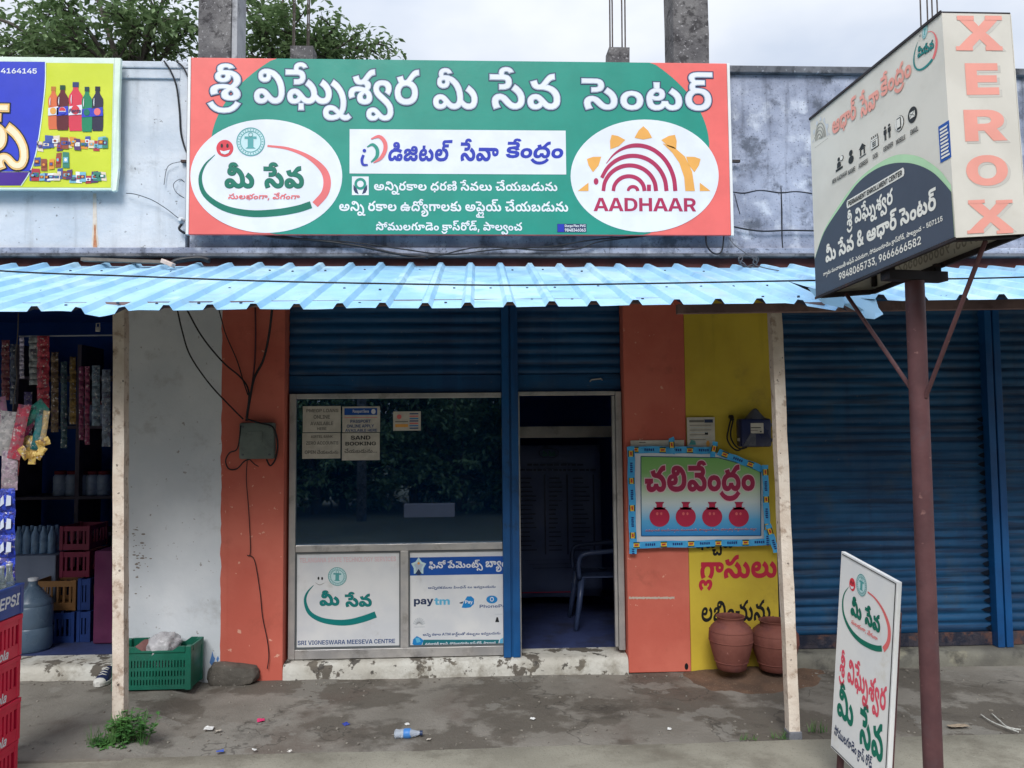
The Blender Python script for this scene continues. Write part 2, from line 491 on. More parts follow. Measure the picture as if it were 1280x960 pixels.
[[209249,5369,6469,7162,7553,8439,7824,7825,6646,6455,5761,5262,4181,2574,1565,9050,8951,7525,6117,4820,4128,3030,2642,2150,2857,2078,2178,3656,4046,4542,5136,5643,6348,6154,6474,7821,3330,3541,2745,2652,3656,3662],[244329,5088,9550,9450,9550,9549,9450,9550,8044,7037,6132,5226,4431,3735,3142,3048,2955,3760,4164,4672,6484,8547,3834,4733,5737,6447,6356,5364,4459,3556]],
[[204246,9462,6235,7143,9351,6659,4960,4255,1054,955,1967,4269,5173,6066,6963,9558,7648,7648,7835,6824,639,3266,1654,2946,4243,5241,5845,8847,8747,7243,6439,5933,5025,4030,3137,2545,2545,2053,2153,2066],[215397,5088,9049,8950,9049,7344,6439,6032,5127,4126,3437,2543,1249,5087,9054,5560,4563,3453],[289445,5467,5961,6558,7054,8644,6241,6232,1641,3961,3250,4343,4941,6433,1637,3769]],
[[211267,5268,5467,6373,6263,7366,6957,7054,7352,7448,7146,6843,7334,6237,6327,5433,5232,4622,4639,4036,3338,3545,3949,2952,3457,3960,3964,5751,3431,3138,2447,2655,3164,4164,4567],[257271,5234,5439,5844,5948,6052,5856,5560,5363,9350,5336,5641,6143,6350,5855,5455,5363,5161,4961,4564,3967,3758,3955,2353,2047,2940,4243,4237,4641],[256386,9662,5532,5442,5645,6051,6158,7985,6767,6257,6254,7553,5211,3447,3744,3840,2015,3842,3644,3447,3551,3753,3855,4059,4558]],
[[-53833,7974,6928,7234,7640,8147,7953,7660,7365,6973,7926,2420,2532,2740,3446,1446,1354,3454,2860,2469]],
[[211291,5478,6677,7667,7754,7943,6832,5621,4125,2935,1647,3055,2667,5881,6933,7446,6559,5161,4558,3653,3541,4335,4928,5433,5839,7735,8543,7650,7751,8458,7165,6074,4973,4165,3356,3745,4437,5636,6640,5020,450,550,5084,9950,4449,4263,4676,6171,7364,8652,8635,6926,5617,4008,2219,531,2047,1947,2352,2353,468,2279]],
[[209249,5369,6369,7062,7153,6848,7041,8124,8123,7351,6366,5279,4485,3681,3372,2370,1960,2549,4442,5041,6343,6557,4967,3765,9054,5832,5130,4533,3837,3244,2649,3057,3860,4269,5172,6168,6661,9656,7544,7543,9021,7710,6503,5102,3915,2729,1841,1155,2863,791,3856,4145,4739,6515,336,3979]],
[[204246,9462,6235,7143,9351,6659,4960,4255,1254,1354,1566,4068,5072,5865,6861,7554,7555,7648,7648,7937,6628,639,3266,1654,2946,4243,5241,5845,8847,8747,7243,6439,5933,5025,4030,3137,2545,2545,2053,2153,2066],[215329,5088,9950,9850,9949,9850,9950,7644,6937,6132,5226,4431,3735,3142,3048,2955,3760,4164,4672,6484,8647,3734,4733,5737,6447,6356,5364,4559,3456,750,750,750,1060,1940]],
[[211267,5685,7586,9273,9356,9544,9127,7514,5615,4622,3625,3338,2444,2952,3457,2874,5751,3431,3138,2447,2655,3164,4164],[257271,5623,6742,6858,5873,9350,5927,6143,6350,6260,5474,4475,3967,2663,2353,2047,2940,3430],[305154,5398,8950,5202],[256386,9662,5924,6646,7880,7980,7461,7553,5211,2141,805,2436,1948,2558,3567]],
[[210242,5975,7666,5046,4054,3367,4567,5267,6066,7764,8253,7945,8033,6140,4350,6667,6961,7654,7347,7933,7014,5309,4214,3125,2739,2048,2755,3264,4072,5378,6367,7360,7451,7641,7526,3316,3575,3360,2945,4732,6042,6750,6159,5665,4999,4165,3458,2646,3530,750,3968,3359,3051,3543,4739,5541,9346,5015,747,4240,5338,6044,6751,7669,7925,1625,1243,1556,2967],[354418,5671,6864,7955,8044,6739,6329,5328,4625,3732,2138,1848,1657,6079,9144,6655,5859,5174,4363,3758,3148,4544,5243,6845,6756,6568,6324,2028,1747,2261]],
[[208277,5089,9650,9750,5015,2942,4238,5036,5743,6346,6654,6062,5565,9350,5533,5841,6645,6553,5959,5364,4770,4365,2374,1263,7977,8639,8328,6919,5413,4731,3929,2230,2346,2654,3161,3568,5650,4542,3134,3243,2448,1660,3274,5282,6064,6258,4943],[244397,5088,8950,8950,8949,8950,7343,6439,6032,5127,4126,2634,2846,2050,2049,5087,8251,8251,5860,4565,3153],[355445,5467,5961,6558,7054,8644,6241,6232,1641,3961,3250,4343,4941,6433,1637,3769]],
[[211279,5787,6775,8370,8656,8745,8330,6626,5711,4313,3427,1732,1345,1455,1668,3473],[257282,5332,5935,7838,7251,6556,6264,5568,4870,4364,3562,3254,3149,3241,3934],[367237,7679,7031,7040,7051,6260,5270,4473,3570,2172,7384,8824,7617,5924,4915,3925,3133,2242,1652,2563],[484237,7679,6931,6841,7049,6258,5473,4473,3568,2371,7687,8524,7223,6118,4915,4025,3033,2342,1552,2563],[365386,9562,6024,6546,7980,7980,7361,7553,5311,2041,805,2436,2048,2458,3567]],
[[210325,6074,7464,8953,7945,6440,5836,5332,4633,2930,226,4442,5242,6345,6851,6661,5768,9350,6225,6245,6650,5955,5661,4880,3573,1974,7687,8624,7517,5816,4511,2923,2139,2749,2956,2277,5750,3835,2636,1946,2055,3459,4063,4670,5470,6870,7664,7663,5564,4159,3249,4240,5335,939]],
[[211268,5270,5976,8183,9967,8051,8151,8943,8837,3013,1463,2056,1550,2243,3137,3933,4724,5529,6043,6450,6360,5670,9150,5435,5939,7144,7749,6154,5358,4861,4055,3947,4442,5236,5939,1841,4168,4874,5567,6263,8158,7346,6738,5931,5231,3720,2135,2351,2351,3157,3068,4136,3540,1146,2757,3367,4176],[265386,9562,6024,6546,7980,7980,7361,7553,5311,2041,805,2436,2048,2558,3467]],
[[209249,5369,6369,7062,7653,6846,6941,7726,7725,6546,6455,5864,5072,4170,3864,1168,153,8268,8267,8638,7732,6926,5921,5020,4021,2930,2642,2250,2458,2766,1586,3954,4145,4739,6515,336,3979],[231386,9662,5924,6646,7880,7980,7461,7553,5211,2141,805,2436,1948,2558,3567]],
[[211268,5270,5976,6165,7168,7558,7559,8450,8351,8640,8541,3013,1463,2056,1350,2043,3339,3932,4622,5630,6143,6450,6359,5768,9150,5634,6141,9445,6154,5458,4761,4055,3947,4442,5235,5938,1841,4168,4871,5465,5960,8558,7646,6542,5836,5231,3720,2136,2351,2351,3157,3068,4136,3540,946,2857,3367,4076],[224274,6684,9950,9850,9950,9850,9950,5016],[314410,9450,4701,1150]],
[[211267,5685,7586,9273,9356,9544,9127,7514,5615,4622,3625,3338,2444,2952,3457,2874,5751,3431,3138,2447,2655,3164,4164],[257271,5623,6742,6858,5873,9350,5927,6143,6350,6260,5474,4475,3967,2663,2353,2047,2940,3430],[258386,5265,5968,6663,6455,7551,7046,6839,5935,5765,6861,7852,7752,8547,7239,6434,5526,4424,3735,3142,3048,2955,3760,4064,4772,6484,8547,3734,4733,5737,6547,6255,5462,4660,3757,1650,1750,3743,4434,950,4070,2453,3943,4837,5939,7248,5013,4250,2653,2762,3671],[430449,5466,5962,6558,7054,8644,6340,6132,1642,3960,3250,4343,5041,6333,1638,3768]],
[[173180,5768,6964,8355,7846,6541,6039,5437,4732,3634,427,4739,6142,8249,7756,7164,6075,4378,3271,1282,1383,3776,4775,6482,8068,9952,7244,6738,6229,5227,4633,3725,1473,5875,4660,4257,3354,3347,3930,6226,8521,8521,7715,5725,5023,4431,3729,2532,1138,748,1258,3759,4063,4767,5264,6669,9772,5461,4257,3349,4442,5338,1240]],
[[204246,9462,6235,7143,9351,6659,4960,4255,1054,955,1967,4269,5173,6066,6963,9558,7648,7648,7835,6824,639,3266,1654,2946,4243,5241,5845,8847,8747,7243,6439,5933,5025,4030,3137,2545,2545,2053,2153,2066],[223386,9662,5924,6646,7880,7980,7461,7553,5211,2141,805,2436,1948,2558,3567]],
[[209248,5370,6469,7162,7553,8439,7824,7825,6546,6353,6170,4578,3372,2371,7687,9514,6527,5824,5021,4021,3031,2642,2150,2857,2078,2178,3656,4046,4542,5136,5643,6348,6154,6474,7821,3330,3541,2745,2652,3656,3662],[195397,5088,8749,8750,8749,7244,6539,5932,5227,4026,3437,2543,949,5087,9353,5660,4663,3354]],
[[27142,5876,6864,6853,6847,6834,5542,4550,6671,7656,6648,6639,5738,5431,4220,2623,2571,6666,5762,4963,4358,3247,4232,2150,4169,3150,4542,5036,7225,3841,1564],[-22911,5367,6567,6857,7750,8325,5327,3724,1852,6365,5363,4562,3955,3649,4241,5338,6145,9450,9351,9351,9450,5016,451,451,450,451,2365]],
[[211279,5787,6775,8370,8656,8745,8330,6626,5711,4313,3427,1732,1345,1455,1668,3473],[257282,5332,5935,7838,7251,6556,6264,5568,4870,4364,3562,3254,3149,3241,3934],[367237,7679,7031,6741,7049,6358,5474,4375,3471,2272,7780,5850,6241,8317,6420,5311,4324,3329,1538,1652,2563],[484237,7679,6931,6841,7049,6258,5473,4473,3568,2371,7687,8524,7223,6118,4915,4025,3033,2342,1552,2563],[374446,5976,7464,9651,9552,9651,5013,1350,1450,1350,3344,4938,5844,8250,8249,5014,2250,2149,3742,5437,7147,5613,1054,2566,4366,5170,5766,6260,4944,3664]],
[[217341,6281,7966,9347,7724,6067,7361,9351,9350,9351,8547,7239,6531,5329,3613,1136,1362,3584,6489,8647,3417,5737,6547,6256,5267,2662,350,449,350,3743,4434,950,4070,2854,3640,5228,1241],[469400,6378,8562,8544,7522,1642,3960,3250,4234,6333,1638],[209249,6688,9165,8839,8024,8124,6948,6361,4976,4976,2697,1689,2067,2067,7190,7934,7934,9213,7206,7207,5413,4518,3327,2336,2252,2153,1479,1379,3834,6515,336]],
[[231386,9662,5924,6646,7880,7980,9964,5211,2141,805,2436,1948,2558],[209249,6788,9665,8439,7824,7825,8051,5886,2984,1168,153,8168,8167,8235,8235,6926,6021,5020,4021,3030,2642,2454,2553,1481,1381,3538,5729,7452,6474,7821,1821,347,2268],[417237,7679,8722,7049,6358,5473,4373,889,7687,8624,7123,6218,4915,3925,3133,2242,1652]],
[[159237,7679,8722,7049,6358,5473,4372,890,7687,7037,7025,7125,5322,5321,4025,3033,2342,1552],[236329,5088,9649,9750,9649,9430,6010,3116,641,1966,4084,6384,8647,3417,5737,6547,6664,3669]],
[[211268,6196,8183,9967,8051,8151,8840,8940,3013,1760,1759,1846,1947,2020,5203,7443,6360,5670,9150,6324,9843,6462,3866,3339,6125,1841,3992,6780,8158,9034,6112,3720,2135,2351,2351,1175,2626,1146,2757,3367],[238397,5088,9849,9850,9849,8733,6109,4126,3437,1846,1946,5087,9054,5562,4461]],
[[2176,8565,7710,8739,8862,7789,8435,3223,3123,2034,1846,1954,1966]],
[[209249,6688,7062,7653,8737,7626,7626,7948,6170,4578,693,7687,9514,7301,5021,4021,2931,2642,2354,2354,1678,1578,3834,6515,336],[231446,6076,7464,9651,9552,9651,5013,1350,1350,1350,3444,5632,8250,8349,5014,2250,2149,3742,5536,7648,5013,954,2666,4386,6976,5044,3564]],
[[211279,5787,6775,8370,8656,8745,8330,6626,5711,4313,3427,1732,1345,1455,1668,3473],[257283,6217,7837,8757,6783,4185,1767,1339],[226386,6183,7968,9647,7724,5765,6761,7852,7852,7843,7943,6434,5526,4324,3835,1040,1665,3886,6384,8647,3417,5737,6547,6667,3267,1650,1750,3843,4434,950,3970,2553,3943,4837,5939,7248,5013,4150,465],[398449,6378,8562,8644,7422,1642,3960,3250,4234,6433,1638]],
[[211268,6196,8183,9967,8051,8151,8840,8940,3013,1760,1759,1846,1947,2020,5203,7443,6360,5670,9150,6324,9843,6462,3866,3339,6125,1841,3992,6780,8158,9034,6112,3720,2135,2351,2351,1175,2626,1146,2757,3367],[275446,6076,7464,9651,9552,9651,5013,1350,1350,1350,3444,5632,8250,8349,5014,2250,2149,3742,5536,7648,5013,954,2666,4386,6976,5044,3564]],
[[209248,6789,9265,8839,7924,7924,7148,6362,4975,4975,3878,3778,887,2464,2564,7190,8430,8429,7820,7721,6022,6023,5505,3914,3031,1941,1555,982,983,3538,5729,7452,6474,7821,1821,347,2268],[230329,5088,9750,9650,9750,9749,9650,9750,8044,7037,6132,5226,3116,1140,1665,3786,6484,8547,3517,5737,6447,6356,5364,2965]],
[[208277,5089,9650,9750,5015,2942,4238,5036,5743,6346,6654,6062,5565,9350,5533,5841,6645,6553,5959,5364,4770,4365,3863,3461,3157,2954,8185,6845,6744,6541,6834,6037,6029,5435,5128,4731,3929,3838,3442,2346,2654,3161,3568,5650,4542,4140,4044,3243,2448,3453,3257,3862,4462,4868,5464,6064,6258,4943],[282386,9662,5532,5442,5645,6051,6158,7985,6767,6257,6254,7553,5211,3447,3744,3840,2015,3842,3644,3447,3551,3753,3855,4059,4558]],
[[201200,6799,6798,6899,6798,6799,8250,8250,6701,6702,6701,6702,6701,2250,2350,3694,3695,3794,3695,3694,6450,3606,3605,3606,3605,3606],[256253,5090,9250,9250,9250,5010]],
[[240400,5093,8349,8348,8349,7939,8025,6523,5730,5303,4007,4132,3028,2534,1842,749,749,5092,8850,8751,7056,6559,6776,5587,4294,4065,3761,1759],[218200,5099,5098,5099,5098,5099,7550,7550,5001,5002,5001,5002,5001]],
[[218200,5099,5098,5099,5098,5099,7550,7550,5001,5001,8450,8550,8450,5099,5099,7550,7550,5001,5002,5001,5002,5001,2550,2550,5084,5084,5084,1650,1550,1650,5016,5016,5016]],
[[218200,5099,5098,5099,5098,5099,8849,8950,8849,7345,6939,6041,5839,5638,5436,5134,4935,4636,4437,4140,3941,3842,3545,2546,1450,1350,5090,8250,8250,6652,6054,5857,5558,5360,5064,4760,4558,3958,3155,250,5010,5010,5009,5010,5010],[300310,7650,7750,6913,6814,6913,2450,2350]],
[[217264,5086,5086,5086,9850,5013,5114,5013,6032,7144,6955,6268,5187,5087,5187,9850,5007,5007,5007,5007,350,5095,5850,4436,2824,2442,2053,2273]],
[[217200,5093,5093,5093,5093,9650,5121,6875,8855,5009,1448,3329,4914,5013,4914]],
[[209287,6096,8285,7557,7548,8424,5075,9750,5006,5007,5007,5006,3609,2431,1442,1353,1865,3187,9650,6832,8250,6869,5393,3734,2939,2548,2458,1984],[258288,6013,6440,6847,6756,6364,5689,3780,1960,2435]],
[[210248,5675,6465,7660,7854,7754,5858,5060,4558,3158,2745,3932,550,5877,6869,7961,8950,7743,7231,5823,5010,5009,5010,350,5074,3634,3341,2548,3054,3359,4160],[256250,5439,6143,6649,6654,6566,5279,2444,2543,4043]],
[[218200,5099,5098,5099,5098,5099,9250,9250,9350,9250,5007,1050,1150,1050,5020,5020,8750,8750,8750,5008,1350,1350,1350,5001,5001]],
[[217246,5089,5090,5089,5090,5089,9850,5002,5001,5001,5002,5440,6748,5013,1951,3057,3862]],
[[209286,5889,7181,8367,9151,7640,7429,6418,5213,1250,1250,1350,1250,5080,9350,9250,9350,2943,4178,2764,2547,3230,4802,6026,6440,7248,6957,6165,9450,3924,2831,2139,1449,2161,2869,3677]],
[[202200,7383,7383,7383,4929,1897,1897,7650,7750,7017,6917,3550,7083,7083,7650,7550,1803,1703,5071,7317,7217,7317,2450,2350,3084,2983,6350,2916,2917]],
[[218200,5099,5098,5099,5098,5099,8849,8750,8849,7345,6939,6930,5924,4911,3825,2932,2239,448,349,5092,9051,9151,6761,5968,4774,3366,3254,350,5010,5010,5010,5010,5010]],
[[201443,7850,7750,6406,6405,6406,6405,6406,3650,6494,6395,6494,6395,6494,7750,7750,3301,3302,3401,3302,3301,1850,1950]],
[[210321,5797,6987,8076,8864,9250,9134,8020,6415,5143,2550,2550,4369,3864,3359,3053,3148,3442,3738,4034,4315,5312,6421,6835,7344,7451,7666,6377,7550,7550,4119,3325,2631,2139,2247,1954,3157,2566,3073,4168,4183]],
[[218363,5373,6276,7170,7861,8353,8143,7534,6827,5813,4111,3115,1906,1905,2450,2350,7687,7586,7687,6050,3835,3342,2748,2357,3360,3370,4269],[265363,5335,5934,6640,6548,6552,6560,5966,5365,4766,4165,3560,3553,3547,3440,4135]],
[[215265,5471,6270,7265,7155,1864,3570,4883,5667,6164,7867,8755,8845,7833,6136,5633,4817,3530,1836,8140,7224,5531,4931,3622,2834,2942,1646,1754,2958,2866,3772],[265269,5336,5937,6543,6548,6652,6557,5963,5264,4863,4163,3459,3552,3548,3541,4137],[271376,5238,5838,6343,6348,6452,6357,5762,5262,4862,4362,3757,3652,3748,3743,4238]],
[[207252,5089,7788,7788,7688,7788,7550,7550,2412,2412,2312,2412,8750,8750,8750,8750,5011],[328200,5088,5088,5087,5088,9750,5012,5012,5013,5012]],
[[215280,9850,5723,6040,6444,7449,6961,6065,5265,4865,4261,2662,351,5080,8078,7978,1750,1750,1750,5091,9050,8950,8950,9050,5011,1214,1114,5060,7750,7244,6740,6631,5625,4928,4430,3328,2535,2644,1450,2657,3062,3566,4169]],
[[218280,5476,6176,7587,7587,7587,7650,7750,2413,2413,2413,4150,6769,7357,8345,7833,6722,5521,4520,3526,2732,2942,1748,2654,2960,2970,3776],[265279,5235,6034,6540,6547,6553,6660,5966,5365,4766,4165,3460,3553,3547,3540,4035]],
[[212321,5597,6587,7476,7362,8853,8540,7627,6715,5422,5421,4622,4621,2709,3034,3443,3147,2151,3355,2864,3370,3877],[259321,5605,6620,6243,6447,6553,6257,6680,5695,4496,3479,3858,3552,3648,3842,3421]],
[[231200,5090,9050,9050,9050,9050,5010],[234360,5094,8070,8069,9550,5001,5002,5001,5002,5001,250,5089,5090,5089,5090,5089]],
[[217275,9750,5336,6035,6642,6547,6553,6357,6066,5465,4381,3763,3655,1946,3740,4440,450,5397,5298,5397,8950,8950,8850,8950,5009,1350,1350,1350,4822,4821,7666,7953,8042,7431,6622,5415,4220,3426,2534,2744,2449,1956,3161,3170,4169]],
[[134131,5468,6065,6759,7053,6947,6742,6538,7327,6143,6048,6052,5756,5458,5575,4781,4475,3973,3672,2776,2472,2169,7687,8129,8123,7718,6623,6421,5818,5308,4422,3827,3738,3945,3847,2949,3553,3656,3164,2477,4254,4251,4344,4939,5340,6032,935,3879]],
[[211291,5684,6876,8565,8448,6938,6229,5022,4032,3238,1647,3055,2667,5881,7630,6749,6255,5465,4061,3146,3830,5018,6430,7138,7544,9150,9149,8359,5756,5159,4062,966,3465,4474,6173,8063,9449,7535,6223,4727,4035,3336,2640,1649,1649,1649,5084,9650,9750,7065,4970,3957,3450,4042,5039,6040,8836,6839,5931,4827,4136,3439,2243,2343,1050,1150,1955,1863,3162,3470,4268]],
[[212267,5684,7584,9269,9355,9545,9130,7517,5616,4622,3625,3338,2444,2952,3457,2874,5751,3431,3138,2447,2655,3164,4164],[258271,5623,6742,6858,5873,9350,5927,6143,6350,6260,5474,4475,3967,2663,2353,2047,2940,3430],[306154,5398,8950,5202],[216329,5088,9950,9950,9850,9949,9950,9950,8144,7037,6032,5226,4431,3835,3142,2948,3055,3660,4164,4772,6384,8647,3734,4733,5737,6547,6256,5364,4559,3556]],
[[218200,5099,5098,5099,5098,5099,7650,7750,7804,7705,7705,7804,4538,5098,4999,4999,5098,7550,7550,5001,5002,5001,5002,5001,2450,2350,2297,2197,2196,2297,5956,5002,5102,5101,5002]],
[[218200,5099,5098,5099,5098,5099,9450,9350,9350,9450,5007,950,850,950,5022,5021,8850,8950,8850,5009,1250,1150,1250,5020,5021,9150,9250,9150,5007]],
[[201443,7750,7750,5908,5908,6007,5908,5908,4050,6092,6092,6093,6092,6092,7650,7550,6008,6008,5907,6008,6008,4050,5992,5992,6093,5992,5992,7750,7750,3701,3702,3601,3702,3701,2250,2350,4091,4091,3990,4091,4091,6450,4009,4009,4010,4009,4009,2250,2250]],
[[218200,5099,5098,5099,5098,5099,8650,8750,6312,6413,6312,6208,6308,3750,5152,6291,6191,6388,6487,6388,8650,8750,5001,5002,5001,5002,5001,150,5092,5192,5091,5192,5092,5650,4016,3916,3403,3303,3403,1050,3692,3692,3591,3692,3692,5750,5008,5108,5009,5108,5008]],
[[211280,9950,5824,7335,8249,7360,6067,4469,3161,1758,1759,2563,3174,4665,5073,5769,6266,7465,7257,8552,7546,7142,7132,6325,5327,350,4174,3759,3454,3249,3445,3939,4637,5537,6042,9238,9238,6641,6536,5928,5022,4330,3229,2436,2545,1150,2456,2961,3071,4170]],
[[210321,5275,5572,5870,6875,6563,7664,7055,7151,7149,6945,7636,6537,6825,5830,5528,5225,4826,4527,4231,3225,3537,2436,3145,2948,2952,3055,2464,3563,3275,4269,4573],[261321,5226,5337,5638,6135,5943,6543,6148,6950,6656,5956,6263,5661,5563,5365,5075,4865,4764,4462,4460,4158,4157,3954,3952,3249,3947,4045,4142,4241,4439,4537]],
[[218200,5099,5098,5099,5098,5099,8850,8849,8850,8937,7224,5318,3622,2133,8139,6729,5518,4021,2729,2340],[267239,8653,8753,6367,4874,2567,2050,2151],[267342,8352,8353,6367,4775,2963,2250,2351]],
[[210321,5275,5982,6069,6973,6661,7862,8153,7748,7939,7532,6726,5820,2550,2550,3676,2663,2752,2643,2930,3926,4712,5815,6330,7037,7545,7153,7668,5866,5265,6249,1850,1750,5088,8450,8450,8450,4820,4921,3418,1721,537,754,1467,2379,3490]],
[[210200,5091,8050,5090,5090,5091,5090,2050,5091,8750,8650,8750,5009,2050,5010,5010,5009,5010,8050,5009]],
[[218200,5099,5098,5099,5098,5099,7550,7550,5010,5010,5010,5010,5010,8750,8650,8750,5007]],
[[207400,5093,8950,9050,8950,9050,8950,5007,1450,1350,5010,5010,5010,5010,5010,2550,2550,5090,5090,5090,5090,5090]],
[[209264,5470,6371,9484,9483,5569,3764,3351,3741,4636,5534,8508,8508,8609,8508,2450,2550,1689,1589,1689,2291,4567,5070,5566,6267,8065,6852,7347,6940,6531,5531,4828,3019,1422,1423,4337,5133,5938,6343,6748,6755,7062,6669,6174,5272,9150,4615,3819,3329,1929,2340,1948,2256,2763,3374]],
[[201085,8283,8383,6586,6585,5275,5175,4190,3270,2544,5232,6944,7055,7268,6216,929,154,2772,4989,7877,7850,7751,8225,6711,5220,5121,4524,4525,3214,3115,2121,2121,4244]],
[[209248,6789,9665,8439,7824,7825,7849,6170,4578,693,7687,9514,7301,4521,4521,3031,2642,2454,2553,1481,1381,3538,5729,7452,6474,7821,1821,347,2268],[215386,9562,6024,6546,7980,7980,9864,5311,2041,805,2436,2048,2558]],
[[208277,5089,9650,9750,5015,2942,4238,5530,8149,6577,9350,6125,7845,6670,4485,2377,1565,9050,8951,7818,5807,3610,2230,2450,2550,1679,5650,4542,3134,641,1660,3274,5282,7272,4943],[288329,5088,9150,9150,9150,9149,9150,9150,9631,6132,5226,3116,1040,1665,3886,6384,8647,3417,5737,6547,6356,5364,2965]],
[[211279,5787,6775,8370,8656,8745,8330,6626,5711,4313,3427,1732,1345,1455,1668,3473],[257282,6217,7838,8757,6782,4184,1766,1340],[367237,7679,8722,7049,6358,5473,4373,889,7687,8624,7123,6218,4915,3925,3133,2242,1652],[484237,7679,8722,7049,6258,5473,4473,889,7687,8524,7223,6118,4915,4025,3033,2342,1552]],
[[211284,5679,6872,7662,8751,7140,6530,5225,4027,2837,2247,2462,2562,6177,7631,7852,5667,3861,2945,3932,5222,6733,7844,7745,9254,9253,7768,5581,2973,2342,5331,6846,6657,5870,7226,2725,2541,559,3487,6888,9162,7641,7741,6429,5521,4213,2523,734,1847,1747,2352,2353,470,2874],[284390,5978,8167,9652,9738,8029,7121,5814,4817,1069,4289,1580,2154,2154,3943,5236,6546,6159,3580,8858,6207,4433,3336,2450,2351,3265],[298449,6377,8563,8544,7522,1642,3960,3250,4234,6433,1638]],
[[209248,6789,9665,8439,7824,7825,7849,6170,4578,693,7687,9514,7301,4521,4521,3031,2642,2454,2553,1481,1381,3538,5729,7452,6474,7821,1821,347,2268],[299154,5298,8950,5302],[233415,5768,6863,7750,7750,8322,4905,3732,2138,1752,1753,6079,9144,7462,4682,3559,3048,5038,7148,7671,6024,2433,1348,2560],[242454,6475,8160,9144,7228,1642,3860,3250,4237,6336,1936]],
[[209248,6789,9265,8839,8024,8023,6949,6362,5094,2799,696,2466,2365,7191,7636,7536,9609,8008,6803,4916,4917,3327,2436,1949,2357,1481,1381,3538,5729,7452,6474,7821,1821,347,2268]],
[[252276,5089,8750,8750,8750,5011]],
[[223401,5092,9250,9250,9350,9250,5008,3010,2910,3009,2910,3010,2550,2550,7090,7090,7191,7090,7090]],
[[220359,5375,5871,6872,6962,7356,8350,7245,7436,6629,5731,5024,4530,2314,1418,1418,8550,8650,8550,5010,650,750,750,650,5087,8782,8782,8782,6268,5367,4768,4062,3557,3551,3546,3639,4436,4732]],
[[202200,8397,8498,8397,5013,1996,2096,1996,7850,7850,7805,7905,3750,7995,7995,7850,7750,2005,2005,2005,5085,8302,8203,8302,2150,2150,2096,1996,5850,1904,1904]],
[[201443,7950,7950,7112,7113,7112,3950,7088,7087,7088,7950,7950,2812,2812,2712,2812,5004,5005,150,5096,5095]],
[[209248,5370,6469,7162,7553,8439,7824,7825,6546,6353,6170,4578,3372,2371,7687,9514,6527,5824,5021,4021,3031,2642,2150,2857,2078,2178,3656,4046,4542,5136,5643,6348,6154,6474,7821,3330,3541,2745,2652,3656,3662],[299154,5298,8950,5302],[233418,5571,6864,7955,8044,6739,6329,5428,4525,3732,2138,1948,1557,6079,9144,6655,5859,5174,4363,3758,3148,4644,5143,6945,6656,6568,6324,2028,1747,2261]],
[[209249,5369,6369,7062,7653,6846,6941,7726,7725,6847,6456,5562,5068,3681,2369,1159,6585,7850,9428,7623,6316,5020,4021,2930,2642,2250,2458,2766,1586,3954,4145,4739,6515,336,3979],[269386,5981,7768,7153,7747,6940,6133,5563,6662,7155,8150,8748,7441,6731,5526,4630,3529,3142,3048,2955,3760,4064,4772,6384,8647,3734,4733,5737,6547,6255,5462,4660,3757,1650,1750,3743,4434,950,3970,2353,3943,4837,5839,7048,5613,3950,2653,2762,3670],[442449,5466,5961,6559,7054,8644,6240,6232,1642,3960,3250,4343,4941,6433,1638,3768]],
[[209248,5370,6469,7162,7553,8439,7824,7825,6546,6353,6170,4578,3372,2371,7687,9514,6527,5824,5021,4021,3031,2642,2150,2857,2078,2178,3656,4046,4542,5136,5643,6348,6154,6474,7821,3330,3541,2745,2652,3656,3662],[195397,5088,8749,8750,8749,7244,6539,5932,5227,4026,3437,2543,949,5087,9353,5660,4663,3354],[261445,5467,5961,6458,7154,8544,6341,6232,1641,3961,3250,4343,4941,6333,1637,3769]],
[[209249,5369,6469,7162,7553,8439,7924,7924,6748,6456,5677,3880,3466,3060,354,5087,8650,5743,7741,7741,7925,6417,5020,4021,3030,2642,2150,2857,2078,2178,3656,4046,4542,5136,5643,6348,6154,6474,7821,3330,3541,2745,2652,3656,3662],[417237,7679,7031,6741,7049,6358,5473,4373,3668,2271,7687,8624,7123,6218,4915,3925,3133,2242,1652,2563],[225397,5088,8950,8950,9049,8950,7243,6539,5932,5227,4126,2634,2746,2050,2049,5087,8251,8251,5960,4565,3153]],
[[212277,5688,7082,8167,8851,6843,6535,5629,4727,4136,3540,2945,2351,1371,6281,6834,6945,6855,5565,4360,3852,3443,4239,4310,5720,6441,7251,6761,5668,9350,5533,5941,6545,6552,5756,5562,4583,3375,2172,7781,5850,7828,7025,6318,5122,4525,4135,2130,2346,2753,3261,3569,5650,4442,2832,543,2357,3264,3876],[265410,9450,4801,1150],[331446,5976,7564,9551,9652,9551,5013,1350,1450,1350,3344,5038,5744,8250,8349,5014,2150,2149,3842,5337,7047,5713,1054,2566,4466,5070,5766,6260,5044,3564]],
[[210325,6074,7464,8953,7945,7226,4915,2930,226,4634,8146,6661,5768,9350,6225,7845,6566,4880,3674,1776,7380,8825,7619,5917,4511,2923,2139,655,2277,5750,3835,2636,2050,1951,2472,5090,6870,7664,7663,5564,4159,3249,4240,5335,939],[350329,5088,9550,9549,9549,9550,9330,6110,3116,641,1866,4088,6380,8647,3417,5737,6547,6667,4660,3657]],
[[209248,6789,9665,8439,7824,7825,7849,6170,4578,693,7687,9514,7301,4521,4521,3031,2642,2454,2553,1481,1381,3538,5729,7452,6474,7821,1821,347,2268],[233418,5571,6864,7955,8044,8018,4903,3732,2138,1752,1753,6079,9144,7464,4487,1856,4737,6945,6656,6568,6324,2028,1747,2261]],
